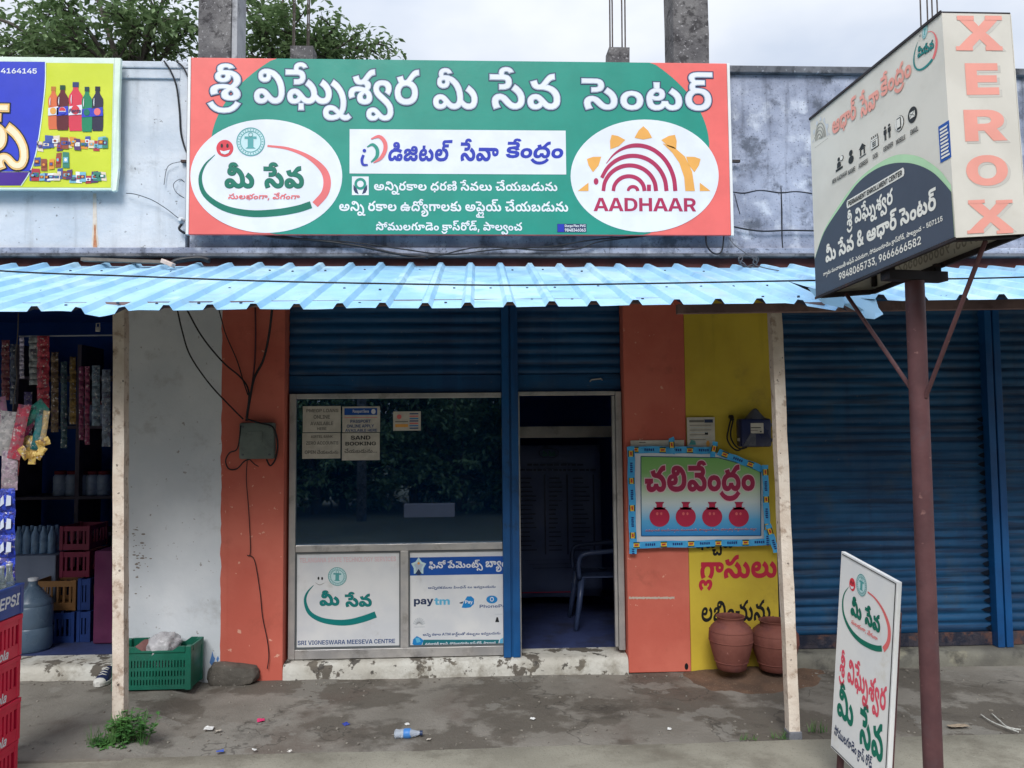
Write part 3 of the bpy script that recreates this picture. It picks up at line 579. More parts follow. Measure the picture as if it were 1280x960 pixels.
[[208277,5089,9650,9750,5015,2942,4238,5729,7950,6577,9350,6324,8148,6273,4085,2274,1061,8185,8539,8325,7016,5513,3610,2230,2450,2550,1679,5650,4542,3134,641,1660,3274,5282,7272,4943],[322154,5398,8950,5202],[282386,9662,5924,6646,7880,7980,9964,5211,2141,805,2436,1948,2558]],
[[209249,6688,7062,7653,8737,7726,7725,8253,5580,3681,2270,1058,6785,7850,9428,7623,6316,5020,4021,2930,2642,2354,2354,1678,1578,3834,6515,336],[264446,6076,7464,9651,9552,9651,5013,1350,1350,1350,3343,5933,8250,8149,5014,2250,2149,3742,5536,7648,5813,154,2666,4386,6976,5044,3564]],
[[209323,5976,8066,9646,7134,5938,4350,8681,8352,7440,7122,5509,4215,2520,2339,2339,2048,1949,864,3584,5976,7666,7652,7653,9141,8031,7421,5820,4413,959,5094,2877,2454,2355,3445,4740,6141,8148,7659,7559,6786,3988,2751,3629,850,3771,3055,3941,5332,838]],
[[217132,5098,5098,5098,5098,5098,9750,5027,6666,6858,7552,7643,7427,6416,5208,3814,2825,1839,1655,2674,5003,5003],[263286,5327,6033,6641,7250,6559,5967,5368,4874,4465,4061,3755,3249,3743,4038]],
[[202372,7550,7550,6601,6502,6601,3750,6699,6598,6699,7550,7550,3409,3408,3409,3408,3409,3629,3040,248,5088,8352,6479]],
[[203334,5088,8850,8750,8850,5012],[233419,9750,5007,5007,5108,5007,5840,7750,5012,2452,2351,3358,4064]],
[[217200,5093,5093,5093,5093,9650,4711,6980,8262,8839,6531,5338,4550,6779,8263,8445,7527,5723,5010,5110,5010,250,5088,4989,5088,3966,3355,3144,3933,5012,4913,5012,450,5088,4989,5088,4065,3356,3043,4033,5013,4912,5013]],
[[217200,5099,5098,5099,5098,5099,9850,5011,5012,5011,4150,6881,7264,8952,7734,6513,5010,5109,5010,250,5086,4987,5086,4069,3056,3045,3832,4913,5013,4913]],
[[209286,5583,7082,8170,8255,8245,8130,6918,5517,4517,3118,1930,1845,1855,1970,3082],[258286,5326,6034,6541,7250,6559,5966,5469,4874,4365,4061,3755,3249,3844,4038]],
[[217200,5093,5093,5093,5093,9750,5005,4250,6881,7264,8453,7836,6910,5010,5109,5010,250,5086,4987,5086,4069,3056,3045,3832,4913,5013,4913]],
[[8115,5780,7272,8563,9751,7744,7745,3720,861,447,2632,5021,6645,6268,8250,5933,8146,6257,4359,3843,5732,2644,4279,6273,7456,7641,6123,4027,2940,1151,2165,3336,2347,2166]],
[[211281,5679,6872,7663,8151,7342,6731,5422,4026,2837,2247,569,4455,6177,7631,7954,5467,3660,3043,4030,5426,6734,8544,8544,9056,9056,6972,4879,2866,2639,5434,7145,6559,5968,6926,1519,351,2674,5077,6772,7758,8747,1652,1751,6181,5850,8940,8032,7023,5619,4213,2523,734,1848,1747,2352,2353,468,2874],[313386,6081,7768,9550,6840,6133,7175,9655,8044,8045,6831,5526,4324,3835,1040,1665,3886,6384,8647,3417,5737,6547,6667,3267,2050,2050,3743,4434,950,4070,2653,3841,5034,7842,7015,2150,564],[477449,6377,8563,8644,7422,1642,3960,3250,4234,6433,1638]],
[[141166,5666,6862,7950,7951,7434,5123,3433,932,4738,7850,6469,8650,6833,7064,5278,5279,4080,4080,3175,3175,2271,2271,7687,8226,8125,7514,7514,6018,5917,4714,4715,3324,2437,1454,3266,5355,2028,2450,2549,2569,5077,6566,9470,5460,3055,4534,1241]],
[[210325,6074,7464,8953,7945,7226,4915,2930,226,4634,8146,6661,5768,9350,6225,7845,6566,4880,3674,1776,7380,8825,7619,5917,4511,2923,2139,655,2277,5750,3835,2636,2050,1951,2472,5090,6870,7664,7663,5564,4159,3249,4240,5335,939],[314154,5298,8950,5302],[350329,5088,9550,9549,9549,9550,9330,6110,3116,641,1866,4088,6380,8647,3417,5737,6547,6667,4660,3657]],
[[211281,5679,6872,7663,8151,7342,6731,5422,4026,2837,2247,569,4455,6177,7631,7954,5467,3660,3043,4030,5426,6834,8444,8544,9056,9056,6972,4879,2866,2639,5434,7145,6559,5968,6926,1519,351,2675,5076,6773,7757,8748,1652,1651,6480,6050,8336,8336,7023,5519,4213,2523,734,1848,1747,2352,2353,469,2873],[314446,5976,7464,9651,9552,9651,5013,1350,1450,1350,3243,5933,8250,8149,5014,2250,2149,3742,5636,7648,6616,2251,2351,2366,4485,6976,4944,3664]],
[[209249,6688,9165,8839,8124,8123,7351,6366,4882,4882,3476,3577,2370,1960,2549,4433,6343,6557,4967,3765,9054,5912,3320,843,1867,4391,7779,9656,7544,7543,9021,7710,6503,5102,3915,2729,1841,1155,1280,1180,3834,6515,336],[255449,6377,8563,8544,7522,1642,3960,3250,4234,6433,1638]],
[[211284,5165,5569,5761,6263,6156,6757,6351,6950,6147,6344,6041,5640,5434,4937,4637,4339,4042,4246,3547,3449,3752,3655,2666,5981,6038,6343,6748,6354,5657,5059,4558,4254,4149,4044,4340,4739,5030,5241,5640,6141,6643,6447,9049,6854,6255,6157,5960,5663,5361,5182,4578,3775,3863,3462,2756,3550,4246,4644,5042,5345,5647,5950,5753,5458,4960,4657,4061,8658,6128,5129,4433,3839,3243,3649,3651,3159,3866,4669,5570,5761,5756,6858,7553,7349,7044,6842,6538,6732,5934,6026,5524,5122,4724,4329,3932,4040,3337,2942,1544,1849,2753,2159,2764,3468,4171]],
[[11135,5470,5863,6761,6853,6548,6244,5941,5938,4450,6266,6360,7053,6847,6144,6039,5539,5334,4732,4434,4037,3434,2573,6767,5763,4964,4756,4554,4051,4246,4340,4839,1650,4664,4458,4053,3947,4540,5136,5738,6535,2626,3367,4163,4365]],
[[210325,5871,7165,8756,8145,6641,6037,5433,4732,3330,2236,2336,4643,5242,6345,6851,6661,5768,9350,5633,6040,7146,6556,6470,5380,4386,3681,2774,1866,1552,4344,4940,6042,6553,5458,4960,3668,8758,6127,5130,4433,3336,2345,2754,3462,4071,5478,7372,8456,9245,9327,8507,5924,5923,5213,4624,3218,3437,3043,2347,2655,2767,4261,5750,3230,3241,2446,2053,3358,3863,4469,5270,7074,7664,7663,5465,4258,3249,4240,5335,939],[314154,5298,8950,5302]],
[[217225,5969,6958,7042,5831,4230,3042,3158]],
[[121149,5083,8950,8950,5021,2637,5833,7252,6271,8850,5633,6443,6652,6063,5498,4078,4178,1398,2270,2371,7687,8126,8126,7416,7416,6018,5919,4617,4717,3428,2537,752,2968,4656,5650,2627,1245,2060,3768,5277,6868,4941]],
[[212267,5684,7584,9269,9355,9545,9130,7517,5616,4622,3625,732,1359,2874,5751,1519,2551,2551,2278],[258271,5623,6742,6858,5873,9350,5927,7443,6260,5474,3392,2663,2353,2444,2543,3430],[216329,5088,9950,9950,9850,9949,9950,9950,8144,7037,6032,5226,3216,1040,1665,3886,6384,8647,3417,5737,6547,6256,5364,3065]],
[[249381,5776,7369,8357,9446,7735,6729,5924,4815,1167,4477,2867,1149,3935,6231,938],[211267,5685,7586,9273,9356,9544,9127,7514,5615,4622,3625,732,1359,2874,5751,1519,2551,2551,2278],[257271,5623,6742,6858,5873,9350,5927,7443,6260,5474,3392,2663,2353,2444,2543,3430]],
[[204246,9462,6235,7143,9351,6659,4165,1054,955,1967,4269,5173,7979,9558,7648,7648,7835,6824,639,3266,1654,2139,6036,8847,8747,8632,5933,5025,4030,3137,2545,2545,2053,2153,2066],[224386,6183,8068,9547,7724,5765,6861,7852,7752,7843,7943,6434,5526,4424,3735,1140,1665,3786,6484,8547,3417,5737,6547,6667,3367,1650,1750,3743,4434,950,4070,2453,3943,4837,5939,7248,5013,4250,365]],
[[211281,5679,6872,7763,8151,7242,6731,5422,4026,2837,2247,569,4455,6177,7631,7954,5467,3660,3043,4030,5426,6734,8544,8544,9056,9056,6972,4879,2866,2639,5434,7145,6559,5968,6926,1519,351,2675,5076,6873,7758,8647,1652,1751,6479,9341,8132,7123,5519,4213,2523,734,1848,1747,2352,2353,468,2874],[296386,9562,6024,6546,7980,7980,9864,5311,2041,805,2436,2048,2458]],
[[-29921,5088,9450,9450,9451,9450,6356,5463,4461,3553,3431,6621,1547,3972,5285,7472,9450,7624,4806,1926]],
[[211291,5478,6677,7667,8353,9032,5910,2919,243,972,5881,6933,7146,6757,5167,4157,3448,3528,5114,7026,8044,8143,7658,7559,6169,4877,1383,8252,8153,6921,5415,3815,2728,433,147,759,1868,2977],[349329,5088,9350,9349,9449,9350,9330,6110,3116,641,1866,4088,6480,8547,3417,5737,6547,6667,4660,3757]],
[[254251,5081,5081,8793,8694,8793,8050,8050],[218200,5099,5098,5099,5098,5099,7550,7550,5001,5002,5001,5002,5001],[296310,8088,7513,7513,7613,7513,2150,2150]],
[[209200,5089,8794,8795,8695,8794,5633,1250,1350,1350,1250,5093,9850,9750,9750,9850,5011,1306,1305,1405,1306,4567,8850,8850,8950,8850,5007]],
[[218284,5090,5090,5089,5090,9850,5008,5108,5108,5008,6923,8041,8159,6977,5092,5092,5192,5092,9950,5006,5006,4907,5006,3920,2928,331,1854,1753,884]],
[[209254,9750,5932,6844,7354,6062,4265,1758,1759,2770,4689,7277,7860,9150,7939,6831,5723,650,4268,3356,2947,4138,5934,8442,8341,7232,5312,2721,1439,254,1672]],
[[202372,7550,7550,6601,6502,6601,3850,6599,6698,6599,7550,7550,3407,3407,3407,3407,2450,2350]],
[[209286,5890,7180,8367,9152,7442,7333,6231,5527,450,4465,3960,3654,3347,3639,4232,4821,5629,6534,6746,7358,6172,9650,4940,4024,2628,2140,1750,2160,2870,3676]],
[[217200,5093,5093,5093,5093,9850,5007,5007,5007,5007],[213419,5868,7058,6942,5832,4232,3142,3058]],
]
TX = {
'శ్రీ':[(0,0),(1,183)],
'విఘ్నేశ్వర':[(2,0),(3,263),(4,623),(5,751),(6,952),(7,1121)],
'మీ':[(8,0)],
'సేవ':[(9,0),(10,257)],
'సెంటర్':[(11,0),(12,257),(13,440),(14,719)],
'సులభంగా, వేగంగా':[(15,0),(16,257),(17,374),(18,630),(12,901),(19,1084),(20,1415),(21,1591),(22,1849),(12,2057),(19,2239)],
'డిజిటల్':[(23,0),(24,269),(13,534),(25,813)],
'సేవా':[(9,0),(26,257)],
'కేంద్రం':[(27,0),(12,198),(28,380),(29,616),(12,635)],
'అన్నిరకాల ధరణి సేవలు చేయబడును':[(30,0),(31,304),(4,564),(7,692),(32,900),(17,1222),(33,1565),(7,1820),(34,2029),(9,2410),(10,2667),(17,2925),(16,3182),(35,3385),(36,3664),(37,4106),(38,4376),(16,4645),(39,4761),(16,5019)],
'అన్ని రకాల ఉద్యోగాలకు అప్లైయ్ చేయబడును':[(30,0),(31,304),(4,564),(7,779),(32,987),(17,1309),(40,1652),(41,1945),(42,2251),(19,2420),(17,2751),(43,3008),(16,3205),(30,3408),(44,3712),(45,3935),(46,3970),(35,4498),(36,4778),(37,5219),(38,5490),(16,5758),(39,5875),(16,6132)],
'సోములగూడెం క్రాస్‌రోడ్, పాల్వంచ':[(47,0),(48,360),(16,735),(17,851),(22,1108),(49,1315),(50,1550),(12,1814),(32,2083),(51,2257),(52,2405),(53,2662),(54,2929),(20,3197),(55,3374),(17,3752),(6,4008),(12,4170),(56,4352)],
'సోములగూడెం క్రాస్ రోడ్':[(47,0),(48,360),(16,735),(17,851),(22,1108),(49,1315),(50,1550),(12,1814),(32,2083),(51,2257),(52,2405),(53,2749),(54,3015)],
'AADHAAR':[(57,0),(57,238),(58,475),(59,709),(57,948),(57,1186),(60,1424)],
'Durga Flex PVC':[(58,0),(61,234),(62,429),(63,553),(64,752),(65,1023),(66,1217),(67,1308),(68,1495),(69,1761),(70,1971),(71,2206)],
'9848346063':[(72,0),(73,215),(74,430),(73,645),(75,859),(74,1074),(76,1289),(77,1504),(76,1719),(75,1934)],
'4164145':[(74,0),(78,215),(76,430),(74,645),(78,859),(74,1074),(79,1289)],
'ర్స్':[(14,0),(80,202)],
'ఆధార్':[(81,0),(82,298),(14,676)],
'NEW AADHAAR':[(83,0),(84,242),(85,444),(57,863),(57,1101),(58,1339),(59,1572),(57,1812),(57,2049),(60,2287)],
'NAME':[(83,0),(57,242),(86,479),(84,777)],
'ADDRESS':[(57,0),(58,238),(58,471),(60,705),(84,922),(87,1124),(87,1342)],
'DOB':[(58,0),(88,234),(89,483)],
'GENDER':[(90,0),(84,245),(83,448),(58,690),(84,923),(60,1126)],
'MOBILE':[(86,0),(88,298),(89,547),(91,762),(92,892),(84,1078)],
'EMAIL':[(84,0),(86,203),(57,501),(91,738),(92,869)],
'PERMANENT ENROLLMENT CENTER':[(69,0),(84,210),(60,413),(86,630),(57,928),(83,1165),(84,1407),(83,1610),(93,1852),(84,2150),(83,2353),(60,2594),(88,2811),(92,3060),(92,3246),(86,3431),(84,3729),(83,3932),(93,4174),(71,4472),(84,4714),(83,4917),(93,5158),(84,5370),(60,5573)],
'శ్రీ విఘ్నేశ్వర':[(0,0),(1,183),(2,296),(3,558),(4,919),(5,1047),(6,1248),(7,1417)],
'మీ సేవ & ఆధార్ సెంటర్':[(8,0),(9,466),(10,723),(94,1068),(81,1371),(82,1669),(14,2046),(11,2341),(12,2599),(13,2781),(14,3060)],
'గ్రామ పంచాయితీ ఆఫీస్ ఎదురుగా, సోములగూడెం క్రాస్‌రోడ్, పాల్వంచ - 507115':[(19,0),(95,338),(48,493),(96,955),(12,1213),(97,1396),(98,1793),(99,2235),(81,2615),(100,2913),(52,3172),(101,3516),(28,3774),(16,4029),(7,4145),(16,4354),(19,4470),(20,4801),(47,4977),(48,5337),(16,5712),(17,5829),(22,6085),(49,6293),(50,6527),(12,6791),(32,7060),(51,7234),(52,7382),(53,7639),(54,7906),(20,8175),(55,8351),(17,8729),(6,8985),(12,9147),(56,9329),(102,9695),(79,9997),(77,10212),(103,10427),(78,10641),(78,10856),(79,11071)],
'9848065733, 9666666582':[(72,0),(73,215),(74,430),(73,645),(77,859),(76,1074),(79,1289),(103,1504),(75,1719),(75,1934),(20,2148),(72,2325),(76,2539),(76,2754),(76,2969),(76,3184),(76,3399),(76,3614),(79,3829),(73,4043),(104,4258)],
'X':[(105,0)],
'E':[(84,0)],
'R':[(60,0)],
'O':[(88,0)],
'TELANGANA STATE TECHNOLOGY SERVICES':[(93,0),(84,212),(92,414),(57,600),(83,838),(90,1079),(57,1325),(83,1562),(57,1804),(87,2128),(93,2346),(57,2558),(93,2795),(84,3007),(93,3296),(84,3508),(71,3711),(59,3953),(83,4192),(88,4434),(92,4683),(88,4869),(90,5118),(106,5363),(87,5680),(84,5897),(60,6100),(70,6317),(91,6552),(71,6682),(84,6924),(87,7127)],
'SRI VIGNESWARA MEESEVA CENTRE':[(87,0),(60,217),(91,434),(70,651),(91,887),(90,1017),(83,1262),(84,1504),(87,1707),(85,1924),(57,2256),(60,2494),(57,2711),(86,3035),(84,3333),(84,3536),(87,3738),(84,3956),(70,4159),(57,4394),(71,4718),(84,4960),(83,5163),(93,5405),(60,5616),(84,5833)],
'ఫినో పేమెంట్స్':[(107,0),(108,258),(109,677),(110,936),(12,1311),(111,1493),(80,1757)],
'బ్యాం':[(112,0),(42,389),(12,550)],
'అన్నిరకముల పింఛన్ లు ఇవ్వబడును':[(30,0),(31,304),(4,564),(7,692),(43,900),(48,1098),(16,1473),(17,1589),(113,1933),(12,2191),(114,2374),(115,2653),(17,2997),(16,3254),(116,3457),(10,3704),(6,3958),(37,4127),(38,4398),(16,4666),(39,4783),(16,5040)],
'pay':[(117,0),(64,199),(118,384)],
'tm':[(119,0),(120,123)],
'Pay':[(69,0),(64,210),(118,395)],
'PhonePe':[(69,0),(121,210),(122,406),(123,599),(67,794),(69,981),(67,1192)],
'అన్ని రకాల ATM కార్డ్‌లతో డబ్బులు ఇవ్వబడును':[(30,0),(31,304),(4,564),(7,779),(32,987),(17,1309),(57,1652),(93,1890),(86,2101),(32,2486),(14,2808),(124,2999),(17,3016),(125,3273),(38,3727),(37,3995),(16,4266),(126,4368),(17,4520),(16,4777),(116,4980),(10,5227),(6,5481),(37,5650),(38,5921),(16,6189),(39,6306),(16,6563)],
'నవభారత్ కాలనీ, సోములగూడెం క్రాస్ రోడ్, పాల్వంచ':[(39,0),(10,257),(127,516),(7,905),(128,1113),(32,1494),(17,1815),(129,2072),(20,2334),(47,2510),(48,2870),(16,3245),(17,3361),(22,3618),(49,3825),(50,4060),(12,4324),(32,4593),(51,4767),(52,4915),(53,5259),(54,5525),(20,5794),(55,5970),(17,6348),(6,6605),(12,6766),(56,6949)],
'చలివేంద్రం':[(56,0),(130,279),(21,541),(12,799),(28,982),(29,1217),(12,1237)],
'గ్లాసులు':[(19,0),(131,194),(15,331),(16,588),(17,705),(16,961)],
'లభించును.':[(17,0),(132,257),(12,540),(56,722),(16,1002),(39,1118),(16,1375),(133,1492)],
'ఇచ్చట':[(116,0),(56,247),(134,512),(13,662)],
'నవభారత్ కాలనీ గ్రామ పంచాయతీ, పాల్వంచ మం. భద్రాద్రి కొత్తగూడెం జిల్లా':[(39,0),(10,257),(127,516),(7,905),(128,1113),(32,1494),(17,1815),(129,2072),(19,2420),(95,2758),(48,2913),(96,3375),(12,3633),(97,3816),(36,4214),(99,4655),(20,4949),(55,5125),(17,5503),(6,5760),(12,5921),(56,6104),(48,6470),(12,6845),(133,7028),(18,7204),(135,7474),(95,7859),(136,8014),(95,8269),(137,8511),(138,8772),(139,9007),(22,9066),(49,9273),(50,9508),(12,9772),(24,10041),(140,10306),(131,10521)],
'PMEGP LOANS':[(69,0),(86,210),(84,508),(90,711),(69,956),(92,1253),(88,1439),(57,1688),(83,1926),(87,2168)],
'ONLINE':[(88,0),(83,249),(92,491),(91,676),(83,807),(84,1049)],
'AVAILABLE':[(57,0),(70,238),(57,473),(91,711),(92,841),(57,1027),(89,1264),(92,1479),(84,1665)],
'HERE':[(59,0),(84,239),(60,442),(84,659)],
'AIRTEL BANK':[(57,0),(91,238),(60,368),(93,585),(84,797),(92,999),(89,1272),(57,1486),(83,1724),(141,1966)],
'ZERO ACCOUNTS':[(142,0),(84,211),(60,414),(88,631),(57,967),(71,1204),(71,1446),(88,1688),(143,1938),(83,2172),(93,2414),(87,2626)],
'OPEN చేయబడును':[(88,0),(69,249),(84,460),(83,662),(35,991),(36,1270),(37,1711),(38,1982),(16,2251),(39,2367),(16,2624)],
'Passport Seva':[(69,0),(64,210),(144,395),(144,568),(117,741),(122,941),(62,1134),(119,1258),(87,1468),(67,1685),(145,1873),(64,2057)],
'PASSPORT':[(69,0),(57,210),(87,448),(87,666),(69,883),(88,1094),(60,1343),(93,1560)],
'ONLINE APPLY':[(88,0),(83,249),(92,491),(91,676),(83,807),(84,1049),(57,1338),(69,1576),(69,1786),(92,1997),(106,2182)],
'AVAILABLE HERE':[(57,0),(70,238),(57,473),(91,711),(92,841),(57,1027),(89,1264),(92,1479),(84,1665),(59,1954),(84,2194),(60,2396),(84,2613)],
'SAND':[(87,0),(57,217),(83,455),(58,697)],
'BOOKING':[(89,0),(88,215),(88,464),(141,713),(91,942),(83,1072),(90,1314)],
'చేయబడును...':[(35,0),(36,279),(37,721),(38,991),(16,1260),(39,1376),(16,1634),(133,1750),(133,1840),(133,1929)],
'PEPSI':[(69,0),(84,210),(69,413),(87,623),(91,841)],
'Coca-Cola':[(71,0),(122,242),(146,436),(64,621),(102,805),(71,1020),(122,1262),(66,1455),(64,1546)],
'మీ సేవ':[(8,0),(9,466),(10,723)],
'Fanta':[(65,0),(64,194),(123,378),(119,573),(64,696)],
'Limca':[(92,0),(147,186),(120,267),(146,562),(64,747)],
}



def _flat(ct):
 """decode one contour: start point, then steps on a 3/1000 em grid"""
 x, y = ct[0] // 1000 - 200, ct[0] % 1000 - 200
 r = [(x, y)]
 for k in ct[1:]:
  x += k // 100 - 50
  y += k % 100 - 50
  r.append((x, y))
 return np.array(r, float) * 3.0


def _offset(p, d):
 """push a clockwise outer contour outwards (holes shrink) by d"""
 e = np.roll(p, -1, 0) - p
 e /= np.maximum(np.linalg.norm(e, axis=1, keepdims=True), 1e-9)
 nr = np.stack([-e[:, 1], e[:, 0]], 1)
 a = np.roll(nr, 1, 0)
 b = a + nr
 k = np.maximum((b * nr).sum(1, keepdims=True), 0.5)
 return p + d * b / k


def tri(cts, signed=False):
 """triangulate contours by winding number -> (points Nx2, triangles)"""
 V, E, seg = [], [], []
 for c in cts:
  n0 = len(V)
  V += [Vector((float(x), float(y))) for x, y in c]
  E += [(n0 + i, n0 + (i + 1) % len(c)) for i in range(len(c))]
  seg.append(np.concatenate([c, np.roll(c, -1, 0)], 1))
 sg = np.concatenate(seg)
 size = max(np.ptp(sg[:, 0]), np.ptp(sg[:, 1]), 1e-9)
 r = delaunay_2d_cdt(V, E, [], 0, size * 1e-7)
 P = np.array([(v.x, v.y) for v in r[0]])
 F = np.array([f for f in r[2] if len(f) == 3], int)
 if len(F) == 0:
  return P, []
 C = P[F].mean(1)
 wn = np.zeros(len(C), int)
 for x0, y0, x1, y1 in sg:
  if y0 == y1:
   continue
  lo, hi = (y0, y1) if y0 < y1 else (y1, y0)
  q = (C[:, 1] >= lo) & (C[:, 1] < hi)
  if not q.any():
   continue
  xx = x0 + (C[q, 1] - y0) / (y1 - y0) * (x1 - x0)
  wn[q] += np.where(xx > C[q, 0], 1 if y1 > y0 else -1, 0)
 ok = (wn <= -1) if signed else (wn != 0)
 return P, F[ok]


_tc = {}


def text2d(s, bold=0, shear=0.0):
 """triangulated string in font units plus its ink box without the boldening"""
 k = (s, bold, shear)
 if k not in _tc:
  cts, ink = [], []
  for q in TX[s]:
   for ct in GLYPHS[q[0]]:
    p = _flat(ct) + np.array([q[1], q[2] if len(q) > 2 else 0]) * 3.0
    ink.append(p)
    if bold:
     p = _offset(p, bold)
    if shear:
     p = p + np.stack([p[:, 1] * shear, p[:, 1] * 0], 1)
    cts.append(p)
  A = np.concatenate(cts if not bold else ink)
  if bold and shear:
   A = A + np.stack([A[:, 1] * shear, A[:, 1] * 0], 1)
  P, F = tri(cts, True)
  _tc[k] = (P, F, A.min(0), A.max(0))
 return _tc[k]


class Panel:
 """a flat face that takes print: O origin, U right, V up, N towards the reader"""
 STEP = 0.0016

 def __init__(s, nm, O, U, V, root, base=0.0):
  s.O, s.U, s.V = Vector(O), Vector(U).normalized(), Vector(V).normalized()
  s.N = s.U.cross(s.V).normalized()
  s.uvd = s.U.dot(s.V)
  s.root = root
  s.base = base
  s.lay = {}

 def uv(s, px, py):
  d = ray(px, py)
  p = CAM + d * ((s.O - CAM).dot(s.N) / d.dot(s.N))
  a, b, c = (p - s.O).dot(s.U), (p - s.O).dot(s.V), s.uvd
  return np.array([a - c * b, b - c * a]) / (1 - c * c)

 def w(s, uv, layer):
  return s.O + s.U * float(uv[0]) + s.V * float(uv[1]) + s.N * (s.base + s.STEP * layer)

 def add(s, key, P, F, layer):
  s.lay.setdefault(key, []).append(([s.w(p, layer) for p in P], [tuple(int(i) for i in f) for f in F]))

 def poly_uv(s, key, pts, layer=1):
  c = np.array(pts, float)
  P, F = tri([c])
  s.add(key, P, F, layer)

 def poly(s, key, pts, layer=1):
  s.poly_uv(key, [s.uv(*p) for p in pts], layer)

 def ring(s, key, outer, inner, layer=1):
  a = np.array([s.uv(*p) for p in outer])
  b = np.array([s.uv(*p) for p in inner])[::-1]
  P, F = tri([a, b])
  s.add(key, P, F, layer)

 def ell(s, key, cx, cy, rx, ry, layer=1, n=40, a0=0, a1=360):
  s.poly(key, ellpts(cx, cy, rx, ry, n, a0, a1), layer)

 def rect(s, key, x0, y0, x1, y1, layer=1):
  a, b = s.uv(x0, y1), s.uv(x1, y0)
  s.poly_uv(key, [(a[0], a[1]), (b[0], a[1]), (b[0], b[1]), (a[0], b[1])], layer)

 def band(s, key, pts, layer=1, sm=5):
  """tapering stroke: pts = (px, py, width px)"""
  P3 = smooth_path([Vector(p) for p in pts], sm) if len(pts) > 2 else [Vector(p) for p in pts]
  A, B = [], []
  for i, p in enumerate(P3):
   d = P3[min(i + 1, len(P3) - 1)] - P3[max(0, i - 1)]
   nn = Vector((-d.y, d.x, 0))
   nn = nn.normalized() if nn.length > 1e-9 else Vector((0, 1, 0))
   A.append(p + nn * max(p.z, 0.05) / 2)
   B.append(p - nn * max(p.z, 0.05) / 2)
  P = [s.uv(q.x, q.y) for q in A] + [s.uv(q.x, q.y) for q in B]
  n = len(A)
  F = []
  for i in range(n - 1):
   F += [(i, i + 1, n + i + 1), (i, n + i + 1, n + i)]
  s.add(key, P, F, layer)

 def text(s, key, string, bl, tr, layer=2, bold=0, shear=0.0, out=None):
  """ink box from bl to tr (photo pixels on this face); out=(key, extra) adds an outline below"""
  a, b = s.uv(*bl), s.uv(*tr)
  s.text_uv(key, string, a, b, layer, bold, shear, out)

 def text_uv(s, key, string, a, b, layer=2, bold=0, shear=0.0, out=None):
  P, F, lo, hi = text2d(string, bold, shear)
  a, b = np.array(a), np.array(b)
  k = (b - a) / np.maximum(hi - lo, 1e-9)
  s.add(key, a + (P - lo) * k, F, layer)
  if out:
   P, F, _, _ = text2d(string, bold + out[1], shear)
   s.add(out[0], a + (P - lo) * k, F, layer - 1)

 def line(s, key, string, bl, br, h, layer=2, bold=0):
  """a line of words from a lower left pixel to a right edge pixel, h metres tall"""
  a, b = s.uv(*bl), s.uv(*br)
  s.text_uv(key, string, a, (b[0], a[1] + h), layer, bold)

 def flush(s, names=None):
  """one child mesh per (name, material)"""
  r = {}
  for (name, mt), parts in s.lay.items():
   mb = MB()
   for V, F in parts:
    mb.tris(V, F)
   for f in mb.bm.faces:
    f.normal_update()
    if f.normal.dot(s.N) < 0:
     f.normal_flip()
   r[(name, mt)] = mb.build(name, mt, s.root, normals=False)
  s.lay = {}
  return r


def ellpts(cx, cy, rx, ry, n=40, a0=0, a1=360):
 full = abs(a1 - a0) >= 360
 k = n if full else n + 1
 return [(cx + rx * math.cos(R(a0 + (a1 - a0) * i / n)), cy - ry * math.sin(R(a0 + (a1 - a0) * i / n))) for i in range(k)]

# ================================================================ ground
DUST = S(120, 112, 98)
m_ground = mat('packed_earth', S(76, 76, 56), S(60, 62, 46), 0.6, 0.95, bump=(25, 0.5), dirt=(S(70, 64, 56), 0.6, 1.2, 0.45, 0.7))
m_apron = mat('old_cement_apron', S(140, 135, 127), S(118, 113, 105), 1.2, 0.85, bump=(45, 0.7), cracks=(S(60, 57, 53), 0.5, 0.5, 0.0028),
     patches=[(S(94, 88, 80), 0.85, 0.95, 0.48, 0.525), (S(98, 86, 78), 0.7, 0.7, 0.55, 0.66), (S(140, 137, 130), 0.6, 1.7, 0.575, 0.60)],
     dirt=(S(70, 65, 59), 0.6, 3.0, 0.52, 0.68), speck=(S(150, 146, 138), 0.35, 90, 0.66, 0.72))
m_road = mat('road_concrete', S(164, 160, 146), S(143, 139, 126), 1.4, 0.9, bump=(60, 0.5),
    dirt=(S(112, 106, 94), 0.7, 2.2, 0.46, 0.68), speck=(S(96, 92, 84), 0.5, 110, 0.6, 0.7))
m_soil = mat('reddish_soil', S(112, 88, 72), S(92, 74, 62), 6, 0.95, bump=(40, 0.8), speck=(S(150, 132, 112), 0.5, 80, 0.62, 0.68))

EDGE = atz(640, 933, 0).y                    # where the apron meets the road strip

g = MB()
g.box(-200, 200, -200, 200, -0.6, -0.05)
struct(g.build('ground', m_ground))


def terrain(name, x0, x1, y0, y1, nx, ny, zf, material):
 """closed slab with an uneven top"""
 b = MB()
 P = [[(x0 + (x1 - x0) * i / nx, y0 + (y1 - y0) * j / ny) for i in range(nx + 1)] for j in range(ny + 1)]
 P = [[(x, y, zf(x, y)) for x, y in r] for r in P]
 b.grid(P)
 n = len(P[0])
 bd = P[0] + [r[-1] for r in P[1:]] + P[-1][-2::-1] + [r[0] for r in P[-2:0:-1]]
 for a, c in zip(bd, bd[1:] + bd[:1]):
  b.bm.faces.new([b.bm.verts.new(v) for v in ((a[0], a[1], a[2]), (a[0], a[1], -0.3), (c[0], c[1], -0.3), (c[0], c[1], c[2]))])
 bmesh.ops.remove_doubles(b.bm, verts=b.bm.verts, dist=1e-5)
 return struct(b.build(name, material, smooth=R(40)))


